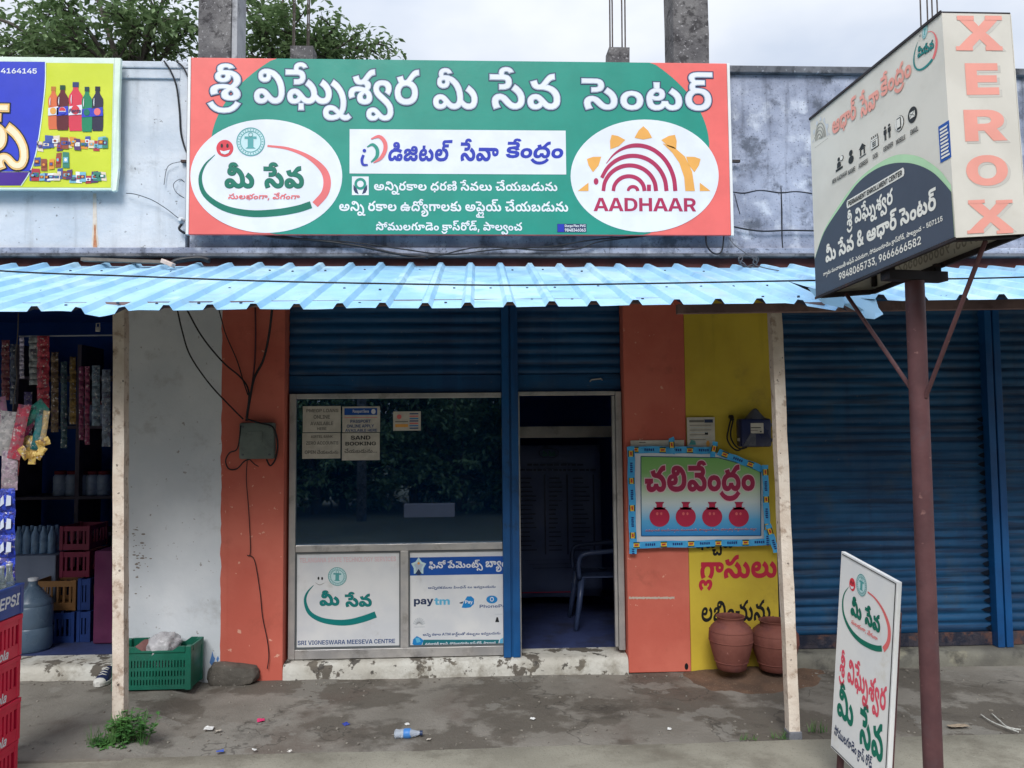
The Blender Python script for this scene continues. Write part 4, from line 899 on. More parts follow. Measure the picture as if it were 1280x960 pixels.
def apron_z(x, y):
 h = 0.012 * mnoise.noise(Vector((x * 1.1, y * 1.6, 0.3))) + 0.006 * mnoise.noise(Vector((x * 4, y * 5, 2.3)))
 lip = max(0.0, (EDGE + 0.22 - y) / 0.22)
 k = min(1, max(0, (-1.96 - 0.1 * y - x + 0.06 * mnoise.noise(Vector((x * 2, y * 3, 6)))) / 0.16))
 h += 0.042 * k * k * (3 - 2 * k)
 return h - 0.02 * min(1, lip) * (0.6 + 0.4 * mnoise.noise(Vector((x * 2, 1, 4))))


terrain('pavement', -7, 8, EDGE - 0.10, 0.3, 220, 30, apron_z, m_apron)


def road_z(x, y):
 return 0.022 + 0.005 * mnoise.noise(Vector((x * 0.9, y * 1.1, 7)))


b = MB()
# ragged front lip of the road strip
nx = 200
rows = []
for j in range(7):
 r = []
 for i in range(nx + 1):
  x = -9 + 19 * i / nx
  e = EDGE - 0.03 + 0.015 * mnoise.noise(Vector((x * 1.3, 0, 0))) + 0.010 * mnoise.noise(Vector((x * 7, 3, 0)))
  y = e - (0, 0.0, 0.03, 0.3, 1.5, 3.4, 5.2)[j]
  z = (-0.05, 0.004, 0.018, road_z(x, y), road_z(x, y), road_z(x, y), 0.0)[j]
  r.append((x, y, z))
 rows.append(r)
b.grid(rows)
struct(b.build('road', m_road, smooth=R(30)))

# trodden soil below the pots
b = MB()
cs = at(930, 838, -0.12)
P = []
for j in range(9):
 r = []
 for i in range(25):
  x = cs.x - 0.55 + 1.25 * i / 24
  y = -0.62 + 0.62 * j / 8
  d = max(0, 1 - math.hypot((x - cs.x - 0.1) / 0.6, (y + 0.08) / 0.50))
  r.append((x, y, -0.02 + 0.055 * d ** 0.6 + 0.008 * mnoise.noise(Vector((x * 9, y * 9, 0)))))
 P.append(r)
b.grid(P)
struct(b.build('terrain', m_soil, smooth=True))

# ================================================================ the shop building
m_white = mat('whitewash', S(228, 231, 234), S(210, 215, 220), 1.5, 0.85, bump=(30, 0.25),
     dirt=(S(150, 146, 140), 0.55, 2.6, 0.56, 0.76), speck=(S(120, 104, 92), 0.6, 26, 0.69, 0.74))
m_para_l = mat('stained_whitewash', S(208, 212, 218), S(186, 194, 204), 1.8, 0.85, bump=(13, 0.8),
      dirt=(S(120, 122, 124), 0.6, 3.2, 0.56, 0.74), streak=(S(132, 134, 136), 0.5, 5, 0.54, 0.74), speck=(S(90, 88, 86), 0.7, 30, 0.69, 0.75))
m_mould = mat('mouldy_plaster', S(166, 172, 190), S(130, 136, 154), 3.2, 0.9, bump=(16, 0.9),
     patches=[(S(200, 205, 216), 0.8, 4.0, 0.52, 0.66)],
     dirt=(S(78, 83, 94), 0.85, 3.4, 0.50, 0.64), streak=(S(76, 80, 90), 0.75, 7, 0.54, 0.72), speck=(S(56, 60, 70), 0.6, 60, 0.60, 0.68))
m_coping = mat('grey_coping', S(112, 114, 120), S(86, 88, 94), 4, 0.9, bump=(30, 0.5), dirt=(S(50, 52, 56), 0.8, 6, 0.48, 0.62), speck=(S(160, 164, 172), 0.5, 30, 0.64, 0.7))
m_conc = mat('raw_concrete', S(122, 120, 120), S(92, 90, 92), 5, 0.92, bump=(38, 0.9), dirt=(S(56, 54, 56), 0.85, 12, 0.50, 0.62), speck=(S(176, 174, 176), 0.6, 42, 0.62, 0.68))
m_orange = mat('orange_paint', S(210, 114, 96), S(196, 98, 82), 1.6, 0.75, bump=(20, 0.2),
      dirt=(S(150, 78, 62), 0.5, 3.5, 0.55, 0.76), speck=(S(232, 190, 166), 0.6, 20, 0.70, 0.74))
m_yellow = mat('yellow_paint', S(210, 184, 62), S(194, 166, 56), 1.7, 0.75, bump=(20, 0.2),
      dirt=(S(150, 128, 60), 0.55, 3.0, 0.55, 0.75), streak=(S(158, 134, 48), 0.4, 6, 0.56, 0.72))
m_brown = mat('red_brown_lintel', S(96, 54, 54), S(76, 46, 46), 2, 0.85, dirt=(S(60, 40, 40), 0.6, 4, 0.5, 0.7))
m_step = mat('chipped_white_step', S(208, 206, 198), S(188, 184, 174), 3, 0.9, bump=(30, 1.0),
    patches=[(S(104, 98, 90), 1.0, 6.0, 0.54, 0.57), (S(72, 68, 64), 0.9, 9, 0.60, 0.63)], dirt=(S(130, 122, 108), 0.6, 6, 0.48, 0.68))
m_step_grey = mat('grey_step', S(124, 122, 112), S(100, 98, 92), 3, 0.9, bump=(30, 0.7), patches=[(S(150, 146, 128), 0.7, 3, 0.55, 0.62)], dirt=(S(66, 64, 62), 0.8, 4, 0.48, 0.66))
m_inner = mat('haze_blue_lining', S(20, 74, 158), S(18, 66, 144), 1.2, 0.8)  # blue put into the wall colour for the navy haze of dark rooms
m_innerdark = mat('dark_room_floor', S(64, 76, 120), S(54, 64, 104), 2, 0.6, dirt=(S(50, 50, 60), 0.6, 3, 0.45, 0.65))  # floor tinted blue for that navy haze too
m_shut = mat('blue_shutter_paint', S(14, 78, 126), S(12, 68, 112), 2.0, 0.5, 0, 0.45, bump=(22, 0.15), hstreak=(S(20, 44, 76), 0.75, 9, 0.50, 0.64),
    dirt=(S(60, 84, 108), 0.5, 4, 0.52, 0.72), streak=(S(14, 54, 100), 0.6, 5, 0.52, 0.68), speck=(S(120, 120, 124), 0.5, 30, 0.71, 0.75))
m_shut2 = mat('worn_blue_shutter', S(20, 80, 122), S(14, 66, 106), 2.2, 0.55, 0, 0.45, bump=(22, 0.2), hstreak=(S(14, 40, 70), 0.8, 8, 0.48, 0.62),
     dirt=(S(54, 76, 98), 0.8, 3, 0.50, 0.70), streak=(S(18, 46, 82), 0.7, 4, 0.50, 0.68), speck=(S(84, 92, 104), 0.5, 30, 0.69, 0.74))
m_rust = mat('rusted_bar', S(70, 66, 74), S(52, 50, 60), 8, 0.85, 0.1, bump=(40, 0.8), patches=[(S(104, 74, 66), 0.8, 9, 0.52, 0.60)], dirt=(S(30, 38, 56), 0.8, 10, 0.48, 0.6))
m_chan = mat('blue_channel_paint', S(16, 84, 142), S(14, 72, 126), 3, 0.45, 0, 0.5, bump=(20, 0.15),
    dirt=(S(24, 50, 82), 0.8, 4.2, 0.56, 0.70), streak=(S(16, 54, 100), 0.6, 6, 0.55, 0.7))
m_alu = mat('aluminium_frame', S(196, 192, 188), S(178, 176, 176), 6, 0.42, 0.55, dirt=(S(120, 114, 108), 0.5, 7, 0.52, 0.7))
m_black = flat('black_rubber', S(26, 28, 32), 0.6)

XL = -5.6                                     # the row of shops runs on past both edges of the picture
XR = 6.2
xs = dict(jamb=X(147, 600), white=X(278.5, 600), shop0=X(354.8, 620), shop1=X(781.8, 600), pil=X(859, 600), yel=X(969, 600))
ZC = at(560, 826, 0.0).z                                    # shop floor above the apron
Z_LEDGE = Z(318.5, 640, -0.05)
Z_PL = at(150, 78, 0).z
Z_PR = at(1100, 86, 0).z
ZCEIL = Z(384, 640, 0.1) + 0.24
BT = 0.26                                     # wall thickness

bld = thing('shop_building', 'single storey row of shops with white and mouldy parapet, orange pillars and blue shutters', 'building', (0, 0, 0))

x_pl = X(234.5, 200)
b = MB()
b.box(XL, x_pl, 0, BT, Z_LEDGE + 0.06, Z_PL - 0.055)
o_pl = b.build('parapet_wall', m_para_l, bld)
o_pl['label'] = 'whitewashed parapet wall with a rust stain'
b = MB()
b.box(XL, x_pl + 0.02, -0.03, BT + 0.02, Z_PL - 0.052, Z_PL, 0.008)
b.box(x_pl - 0.055, x_pl, -0.022, 0.0, Z_LEDGE + 0.06, Z_PL - 0.054, 0.004)
b.box(XL, x_pl - 0.057, -0.018, 0.0, Z_PL - 0.125, Z_PL - 0.056, 0.004)
b.build('coping', m_para_l, o_pl)
b = MB()
b.box(x_pl + 0.022, XR, 0.004, BT, Z_LEDGE + 0.06, Z_PR - 0.057)
o_pr = b.build('parapet_wall', m_mould, bld)
o_pr['label'] = 'blue grey parapet wall stained with black mould'
b = MB()
b.box(x_pl + 0.022, XR, -0.035, BT + 0.02, Z_PR - 0.055, Z_PR, 0.006)
b.build('coping', m_coping, o_pr)
# cracks in the mouldy plaster: thin grooves
m_crack = flat('crack', S(34, 36, 42), 0.95)
pc = Panel('c', (0, 0.004, 0), (1, 0, 0), (0, 0, 1), o_pr)
pc.band(('crack', m_crack), [(915, 240, 1), (930, 241.5, 1.6), (950, 238, 1.2), (975, 241, 1.6), (995, 239.5, 1.2), (1015, 242, 1.5)], 1)
pc.band(('crack', m_crack), [(976, 232, 1), (977, 262, 1.8), (977.5, 300, 1.4), (980, 322, 1.2)], 2)
pc.band(('crack', m_crack), [(918, 242, 0.8), (922, 258, 1), (925, 268, 0.6)], 2)
pc.flush()
pr = Panel('r', (0, 0, 0), (1, 0, 0), (0, 0, 1), o_pl)
m_rstain = mat('rust_stain', S(176, 108, 70), S(196, 150, 120), 20, 0.9)
m_rstain2 = mat('faint_rust_stain', S(206, 190, 172), S(218, 208, 198), 16, 0.9)
pr.poly(('rust_stain', m_rstain2), [(116.5, 242), (120.5, 242), (121.5, 285), (123.5, 306), (119, 312), (114.5, 306), (116, 280)], 1)
pr.poly(('rust_stain', m_rstain), [(118, 281), (119.6, 281), (120.6, 298), (121.6, 309), (119, 313), (116.6, 309), (117.4, 296)], 2)
pr.flush()

b = MB()
b.box(XL, XR, -0.035, BT, Z_LEDGE + 0.012, Z_LEDGE + 0.058, 0.006)
b.build('ledge', m_mould, bld)
b = MB()
b.box(XL, XR, -0.05, BT - 0.01, Z_LEDGE - 0.012, Z_LEDGE + 0.010, 0.004)
b.build('ledge', m_coping, bld)
b = MB()
zl = Z(330, 640, 0) - 0.35
b.box(XL, XR, 0.012, BT, ZCEIL, Z_LEDGE - 0.014)
b.build('lintel', m_brown, bld)

# front walls and pillars below the awning
ZT = ZCEIL - 0.003
b = MB()
b.box(xs['jamb'], xs['white'], 0, BT, 0, ZT)
o_w = b.build('wall', m_white, bld)
o_w['label'] = 'white plaster wall'
b = MB()
b.box(xs['white'] + 0.002, xs['shop0'], 0, BT, 0, ZT, 0.006)
o_po = b.build('pillar', m_orange, bld)
b = MB()
b.box(xs['shop1'], xs['pil'], 0, BT, 0, ZT, 0.006)
o_pi2 = b.build('pillar', m_orange, bld)
b = MB()
b.box(xs['pil'] + 0.002, xs['yel'], 0.006, BT, 0, ZT)
o_y = b.build('wall', m_yellow, bld)
o_y['label'] = 'yellow plaster wall with hand painted words'
# ragged paint edge of the orange on the white
pp = Panel('e', (0, 0, 0), (1, 0, 0), (0, 0, 1), o_po)
pts = []
for k in range(60):
 y = 388 + k * (838 - 388) / 59
 pts.append((279.5 - (y - 400) * 0.006 - 1.8 - 1.5 * mnoise.noise(Vector((y * 0.06, 0, 0))) - 1.0 * mnoise.noise(Vector((y * 0.3, 5, 0))), y))
pp.poly(('paint_edge', m_orange), pts + [(284, 838), (284, 388)], 1)
pp.flush()
m_smear = flat('blue_paint_smear', S(96, 140, 200), 0.7)
pp = Panel('sm', (0, 0, 0), (1, 0, 0), (0, 0, 1), o_w)
pp.poly(('paint_smear', m_smear), [(262, 828), (264, 821), (265.5, 814), (267, 820), (269, 823), (267.5, 829), (264.5, 832)], 1)
pp.poly(('paint_smear', m_smear), [(270.5, 824), (272.5, 819.5), (274, 823), (272, 828)], 1)
pp.flush()
m_splash = flat('mud_splash', S(150, 140, 132), 0.9)
pp = Panel('sp', (0, -0.0012, 0), (1, 0, 0), (0, 0, 1), o_w)
rs_ = random.Random(12)
Panel.STEP, keep_ = 0.00005, Panel.STEP
for k in range(46):
 x_, y_ = 166 + abs(rs_.gauss(0, 9)), rs_.gauss(690, 22)
 if x_ < 205:
  r_ = rs_.uniform(0.4, 1.5)
  pp.ell(('splash', m_splash), x_, y_, r_ * rs_.uniform(0.7, 2.0), r_ * 0.8, 1 + k, 8)
pp.flush()
Panel.STEP = keep_
# small weep hole and a scraped streak on the right pillar
pp = Panel('e2', (0, 0, 0), (1, 0, 0), (0, 0, 1), o_pi2)
pp.ell(('weep_hole', m_black), 858, 833, 2.3, 4.2, 1, 16)
m_scrape = flat('bare_plaster', S(196, 180, 166), 0.9)
sp = [(786 + i * 1.5, 746 + 1.2 * mnoise.noise(Vector((i * 0.7, 0, 9)))) for i in range(39)]
pp.poly(('scrape', m_scrape), sp + [(786 + i * 1.5, 748.6 + 1.6 * mnoise.noise(Vector((i * 0.9, 4, 9)))) for i in range(38, -1, -1)], 1)
pp.flush()
# words painted on the yellow wall
m_redink = flat('red_sign_paint', S(190, 42, 66), 0.6)
m_blkink = flat('black_sign_paint', S(30, 30, 30), 0.6)
py_ = Panel('y', (0, 0.006, 0), (1, 0, 0), (0, 0, 1), o_y)
py_.text(('painted_word', m_redink), 'గ్లాసులు', (874, 738), (970, 693), 1, 14, 0.12)
py_.text(('painted_word', m_blkink), 'లభించును.', (877, 782), (967, 749), 1, 0, 0.18)
py_.text(('painted_word', m_blkink), 'ఇచ్చట', (868, 695), (916, 664), 1, 6)
py_.flush()

# thresholds
b = MB()


def rough_step(mb, x0, x1, y0, y1, z0, z1, seed, amp=0.012, n=46):
 """low kerb with a battered front"""
 rows = []
 prof = [(y0, z0 - 0.06), (y0, z0 + (z1 - z0) * 0.35), (y0 + 0.004, z0 + (z1 - z0) * 0.7), (y0 + 0.018, z1 - 0.012), (y0 + 0.05, z1), (y1, z1)]
 for j, (y, z) in enumerate(prof):
  r = []
  for i in range(n + 1):
   x = x0 + (x1 - x0) * i / n
   k = amp if 0 < j < 5 else 0
   r.append((x, y - k * mnoise.noise(Vector((x * 9, z * 14, seed))) - k * 0.6 * mnoise.noise(Vector((x * 28, z * 30, seed))), z + k * 0.4 * mnoise.noise(Vector((x * 11, j, seed)))))
  rows.append(r)
 mb.grid(rows)
 for r in ([q[0] for q in rows], [q[-1] for q in rows]):
  mb.bm.faces.new([mb.bm.verts.new(p) for p in r + [(r[-1][0], y1, z0 - 0.06)]])


rough_step(b, xs['shop0'] + 0.002, xs['shop1'] - 0.002, -0.006, BT, 0, ZC, 3)
b.build('threshold', m_step, bld, smooth=R(50))
zl_ = at(80, 833, -0.02).z
b = MB()
rough_step(b, XL, xs['jamb'] - 0.003, -0.03, BT, 0, zl_, 8)
b.build('threshold', m_step, bld, smooth=R(50))
b = MB()
zr_ = at(1130, 815, 0.0).z
rough_step(b, xs['yel'] + 0.003, XR, -0.02, BT + 0.1, 0, zr_, 5, 0.008)
b.build('threshold', m_step_grey, bld, smooth=R(50))


# rooms behind the openings, closed shell so that they are as dark as they are
def room(x0, x1, y1, zf, zc, nm='room_lining'):
 bb = MB()
 y0 = BT + 0.002
 t = 0.08
 bb.box(x0 - t, x0, y0, y1, zf, zc)
 bb.box(x1, x1 + t, y0, y1, zf, zc)
 bb.box(x0 - t, x1 + t, y1 + 0.001, y1 + t, zf - 0.1, zc + t)
 bb.box(x0 - t, x1 + t, y0, y1, zc + 0.001, zc + t)
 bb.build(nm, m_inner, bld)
 bb = MB()
 bb.box(x0 - t, x1 + t, y0, y1, zf - 0.12, zf - 0.001)
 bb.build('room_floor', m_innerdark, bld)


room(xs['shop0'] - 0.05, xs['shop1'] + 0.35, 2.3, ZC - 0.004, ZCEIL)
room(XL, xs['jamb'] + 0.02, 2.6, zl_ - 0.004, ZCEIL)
b = MB()
b.box(XL, XR, BT + 0.03, 5.2, ZCEIL + 0.1, ZCEIL + 0.24)
b.box(XL, XL + 0.2, BT + 0.01, 5.2, 0, ZCEIL + 0.09)
b.box(XR - 0.2, XR, BT + 0.01, 5.2, 0, ZCEIL + 0.09)
b.box(XL, XR, 5.21, 5.4, 0, ZCEIL + 0.24)
b.build('roof_slab', m_conc, bld)
# concrete beam seen inside the doorway
b = MB()
b.box(xs['shop0'] - 0.04, xs['shop1'] + 0.34, 1.3, 1.42, Z(547, 700, 1.3), Z(533, 700, 1.3))
b.build('room_beam', m_alu, bld)

# rolling shutters
YS = 0.13


def slats(mb, x0, x1, z0, z1, pitch, y, depth=0.013):
 n = max(1, round((z1 - z0) / pitch))
 p = (z1 - z0) / n
 prof = []
 for i in range(n):
  for k in range(7):
   t = k / 7
   prof.append((y - depth * math.sin(math.pi * min(1, t / 0.86)) ** 0.8 if t < 0.86 else y + 0.004, z0 + p * (i + t)))
 prof.append((y, z1))
 rows = [[(x0 + (x1 - x0) * i / 20, yy + 0.004 * mnoise.noise(Vector((i * 0.35 + x0 * 7, zz * 5, 1))) + 0.0025 * mnoise.noise(Vector((i * 0.9, zz * 16, x0))), zz + 0.0025 * mnoise.noise(Vector((i * 0.2, zz * 9, x0 + 4)))) for i in range(21)] for yy, zz in prof]
 mb.grid(rows)
 mb.box(x0, x1, y + 0.014, y + 0.024, z0, z1)


def shutter(x0, x1, zb, bar, pitch, material, barmat, label, handle=None):
 bb = MB()
 slats(bb, x0, x1, zb + bar, ZCEIL - 0.02, pitch, YS)
 o = bb.build('rolling_shutter', material, bld, smooth=R(50))
 o['label'] = label
 bb = MB()
 bb.box(x0, x1, YS - 0.016, YS + 0.012, zb, zb + bar - 0.002, 0.003)
 bb.build('bottom_bar', barmat, o)
 if handle:
  hx, hz = handle
  bb = MB()
  bb.tube([(hx - 0.05, YS - 0.017, hz), (hx - 0.04, YS - 0.045, hz + 0.012), (hx + 0.03, YS - 0.045, hz + 0.02), (hx + 0.045, YS - 0.017, hz + 0.012)], 0.006)
  bb.build('handle', m_alu, o)
 return o


xm0, xm1 = X(628, 600, 0.05), X(648.5, 600, 0.05)
zsb = Z(490.5, 600, YS)
p1 = 13.2 / FPX * (5.7 + YS)
shutter(xs['shop0'] + 0.004, xm0 - 0.002, zsb, 0.135, p1, m_shut, m_shut, 'half raised blue shutter above the window')
shutter(xm1 + 0.002, xs['shop1'] - 0.004, zsb, 0.135, p1, m_shut, m_shut, 'half raised blue shutter above the doorway', (at(745, 477, YS).x, at(745, 477, YS).z))
xc0, xc1 = X(1238, 600, 0.06), X(1257, 600, 0.06)
p2 = 11.4 / FPX * (5.7 + YS)
zsr = zr_ + 0.004
shutter(xs['yel'] + 0.03, xc0 - 0.002, zsr, 0.10, p2, m_shut2, m_rust, 'closed blue shutter with a rusty bottom bar')
shutter(xc1 + 0.002, XR - 0.3, zsr, 0.10, p2, m_shut2, m_rust, 'closed blue shutter at the far right')


def channel(x0, x1, z0, z1, y=0.035, label=None):
 bb = MB()
 ww = x1 - x0
 bb.box(x0, x0 + ww * 0.44, y, YS + 0.03, z0, z1, 0.003)
 bb.box(x1 - ww * 0.44, x1, y, YS + 0.03, z0, z1, 0.003)
 bb.box(x0 + ww * 0.441, x1 - ww * 0.441, y + 0.02, YS + 0.03, z0, z1)
 return bb.build('shutter_channel', m_chan, bld)


channel(xm0, xm1, ZC + 0.002, ZCEIL - 0.01)
channel(xc0, xc1, zsr - 0.002, ZCEIL - 0.01, 0.05)
b = MB()
b.box(xs['yel'] + 0.001, xs['yel'] + 0.028, 0.05, YS + 0.03, zsr, ZCEIL - 0.01)
b.build('shutter_channel', m_black, bld)

# grease marks fanning from the channel over the worn shutter
m_grease = flat('old_grease', S(12, 24, 40), 0.5)
pg = Panel('g', (0, YS - 0.014, 0), (1, 0, 0), (0, 0, 1), bld)
k = 0
zz = zsr + 0.13
while zz < ZCEIL - 1.1:
 ln = 0.05 + 0.09 * abs(mnoise.noise(Vector((k * 0.7, 3, 1)))) * max(0.3, 1.6 - zz)
 pg.poly_uv(('grease', m_grease), [(xc0 - 0.004, zz - 0.022), (xc0 - 0.004, zz + 0.022), (xc0 - ln * 0.6, zz + 0.012), (xc0 - ln, zz), (xc0 - ln * 0.6, zz - 0.014)], 1)
 zz += p2 * round((ZCEIL - 0.02 - zsr - 0.1) / p2) / round((ZCEIL - 0.02 - zsr - 0.1) / p2)
 k += 1
for (nm_, _m), o in pg.flush().items():
 o['label'] = 'dark grease marks beside the shutter channel'

# concrete columns standing on the roof
m_rebar = mat('rebar_steel', S(92, 84, 80), S(70, 62, 60), 20, 0.7, 0.4)
ZR = ZCEIL + 0.24


def roof_column(px0, px1, ytop, Y, dx, label, rebars=(), rtop=-60, rootz=ZR):
 bb = MB()
 x0, x1 = X(px0, 60, Y), X(px1, 60, Y)
 zt = at((px0 + px1) / 2, ytop, Y).z
 dz = (x1 - x0) * dx
 nz_ = 24
 rws_ = []
 for i in range(nz_ + 1):
  z_ = rootz + 0.002 + (zt - rootz - 0.002) * i / nz_
  rws_.append([(x0, Y, z_), ((x0 + x1) / 2, Y, z_), (x1, Y, z_), (x1, Y + dz, z_), (x0, Y + dz, z_), (x0, Y, z_)])
 bb.grid(rws_)
 bmesh.ops.remove_doubles(bb.bm, verts=bb.bm.verts, dist=1e-5)
 for r_ in (rws_[0][:5], rws_[-1][:5]):
  bb.bm.faces.new([bb.bm.verts.new(v) for v in r_])
 for v in bb.bm.verts:
  v.co.x += 0.006 * mnoise.noise(v.co * 6)
  v.co.y += 0.006 * mnoise.noise(v.co * 6 + Vector((9, 0, 0)))
 o = bb.build('concrete_column', m_conc, bld, smooth=R(35))
 o['label'] = label
 for px, fy in rebars:
  bb = MB()
  q = at(px, ytop, Y + dz * fy)
  h = at(px, rtop, Y + dz * fy)
  bb.tube([(q.x, q.y, zt - 0.05), (q.x + 0.004, q.y, (zt + h.z) / 2), (q.x - 0.006, q.y, h.z)], 0.0065, 6)
  bb.build('rebar', m_rebar, o)
 return x0, x1, zt, dz


c1 = roof_column(247.5, 288.5, -70, 0.55, 1.0, 'tall rough concrete column rising behind the banner left end')
b = MB()
b.box(c1[1] + 0.002, c1[1] + 0.045, 0.565, 0.55 + c1[3] - 0.015, ZR + 0.002, c1[2])
b.build('plaster_edge', mat('grey_plaster', S(176, 178, 182), S(150, 152, 158), 4, 0.9, dirt=(S(100, 100, 104), 0.7, 8, 0.5, 0.66)), bld)
roof_column(842, 886, -70, 0.55, 1.0, 'tall rough concrete column rising behind the banner right end')
roof_column(363, 391, 57, 0.75, 0.9, 'short concrete stub with bare rebars behind the left half of the banner', [(368, 0.1), (384, 0.15), (366, 0.85), (386, 0.9)])
roof_column(761, 787, 59, 0.75, 0.9, 'short concrete stub with bare rebars behind the right half of the banner', [(762.5, 0.1), (781.5, 0.1), (765.5, 0.9), (777.5, 0.9)])
roof_column(1148, 1172, 58, 0.75, 0.9, 'short concrete stub hidden behind the hanging sign box', [(1152, 0.1), (1160.5, 0.3), (1166.5, 0.1), (1173, 0.9)])

# ---------------------------------------------------------------- shop window and door frame (parts of the building front)
YF = 0.075
ix0 = xs['shop0'] + 0.018
wz0, wz1 = Z(822.3, 480, YF), Z(491.5, 480, YF)
xa, xb = X(361, 620, YF), xm0 - 0.002
wf = thing('shop_window', 'aluminium framed dark tinted shop window with two white printed panels below', 'window', (xa, YF, wz0))
fw = 8.0 / FPX * 5.78
zrl0, zrl1 = Z(688.5, 500, YF), Z(680, 500, YF)
zb1 = Z(811.5, 430, YF)
zp0, zp1 = zb1, zrl0
xd0, xd1 = X(500.5, 750, YF), X(510.5, 750, YF)
b = MB()
T = 0.05
b.box(xa, xa + fw, YF, YF + T, wz0, wz1, 0.003)
b.box(xa + fw + 0.001, xb, YF, YF + T, wz1 - fw * 0.8, wz1, 0.003)
b.box(xa + fw + 0.001, xb, YF, YF + T, wz0, zb1, 0.003)
b.box(xa + fw + 0.001, xb, YF + 0.002, YF + T, zrl0, zrl1, 0.003)
b.box(xd0, xd1, YF + 0.002, YF + T, zb1 + 0.001, zrl0 - 0.001, 0.003)
b.build('window_frame', m_alu, wf)
M = bpy.data.materials.new('dark_tinted_glass')
M.use_nodes = True
t = M.node_tree
t.nodes.clear()
n_, l_ = t.nodes.new, t.links.new
o_ = n_('ShaderNodeOutputMaterial')
ms = n_('ShaderNodeMixShader')
fr = n_('ShaderNodeFresnel')
fr.inputs[0].default_value = 3.3
tr = n_('ShaderNodeBsdfTransparent')
tr.inputs[0].default_value = (0.10, 0.20, 0.36, 1)
gl = n_('ShaderNodeBsdfGlossy')
gl.inputs['Roughness'].default_value = 0.015
gl.inputs['Color'].default_value = (0.62, 0.80, 1, 1)
l_(fr.outputs[0], ms.inputs[0])
l_(tr.outputs[0], ms.inputs[1])
l_(gl.outputs[0], ms.inputs[2])
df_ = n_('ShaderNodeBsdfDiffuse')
df_.inputs[0].default_value = (0.003, 0.045, 0.14, 1)  # navy diffuse put in to give the dark pane its hazy tone
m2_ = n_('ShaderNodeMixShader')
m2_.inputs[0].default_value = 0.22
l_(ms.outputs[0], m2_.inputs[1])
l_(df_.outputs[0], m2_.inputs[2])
l_(m2_.outputs[0], o_.inputs[0])
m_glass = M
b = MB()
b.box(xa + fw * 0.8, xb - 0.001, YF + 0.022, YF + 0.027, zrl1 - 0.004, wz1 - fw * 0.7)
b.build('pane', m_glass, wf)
m_gasket = flat('grey_gasket', S(96, 100, 102), 0.6)
b = MB()
for q0, q1 in ((xa + fw + 0.001, xd0 - 0.001), (xd1 + 0.001, xb)):
 b.box(q0, q1, YF + 0.012, YF + 0.02, zb1 + 0.001, zb1 + 0.014)
 b.box(q0, q1, YF + 0.012, YF + 0.02, zrl0 - 0.015, zrl0 - 0.001)
 b.box(q0, q0 + 0.009, YF + 0.0121, YF + 0.0199, zb1 + 0.0145, zrl0 - 0.0155)
 if q1 < xb:
  b.box(q1 - 0.009, q1, YF + 0.0121, YF + 0.0199, zb1 + 0.0145, zrl0 - 0.0155)
b.build('gasket', m_gasket, wf)

# door frame
df = thing('door_frame', 'open doorway lined with a narrow white aluminium door frame', 'door frame', (X(770, 700, YF), YF, ZC))
b = MB()
x9 = xs['shop1'] - 0.008
jw = 7.5 / FPX * 5.78
b.box(x9 - jw, x9, YF - 0.01, YF + T, ZC + 0.03, wz1, 0.003)
b.box(x9 - jw * 1.55, x9 - jw * 1.06, YF + 0.012, YF + T, ZC + 0.05, wz1 - 0.032, 0.002)
b.box(xm1 + 0.002, x9 - jw - 0.001, YF, YF + T, wz1 - 0.026, wz1 + 0.004, 0.003)
b.box(xm1 + 0.002, xm1 + 0.011, YF - 0.004, YF + T, ZC + 0.004, wz1 - 0.027)
b.build('frame', m_alu, df)

# ================================================================ printed signs
def vinyl(name, c, rough=0.42):
 return flat(name, c, rough, 0.4)


v_white = vinyl('vinyl_white', S(224, 226, 232))
v_green = vinyl('vinyl_green', S(30, 140, 122))
v_coral = vinyl('vinyl_coral', S(232, 108, 102))
v_navy = vinyl('vinyl_navy', S(42, 58, 92))
v_shade = vinyl('vinyl_pale_grey', S(176, 190, 206))
v_dgreen = vinyl('vinyl_dark_green', S(10, 112, 92))
v_gdark = vinyl('vinyl_deep_green', S(14, 66, 58))
v_red = vinyl('vinyl_red', S(214, 62, 74))
v_redsoft = vinyl('vinyl_soft_red', S(226, 112, 112))
v_blue = vinyl('vinyl_blue', S(32, 52, 168))
v_crim = vinyl('vinyl_crimson', S(172, 44, 84))
v_amber = vinyl('vinyl_amber', S(232, 168, 84))
v_teal = vinyl('vinyl_teal', S(84, 160, 160))
v_tealpale = vinyl('vinyl_pale_teal', S(196, 222, 224))
v_black = vinyl('vinyl_black', S(34, 36, 40))
v_grey = vinyl('vinyl_grey', S(150, 148, 140))
v_edge = vinyl('vinyl_edge_white', S(226, 226, 224))
m_frame = mat('sign_back_iron', S(70, 66, 66), S(54, 50, 50), 8, 0.7, 0.3, dirt=(S(96, 62, 48), 0.6, 9, 0.55, 0.68))


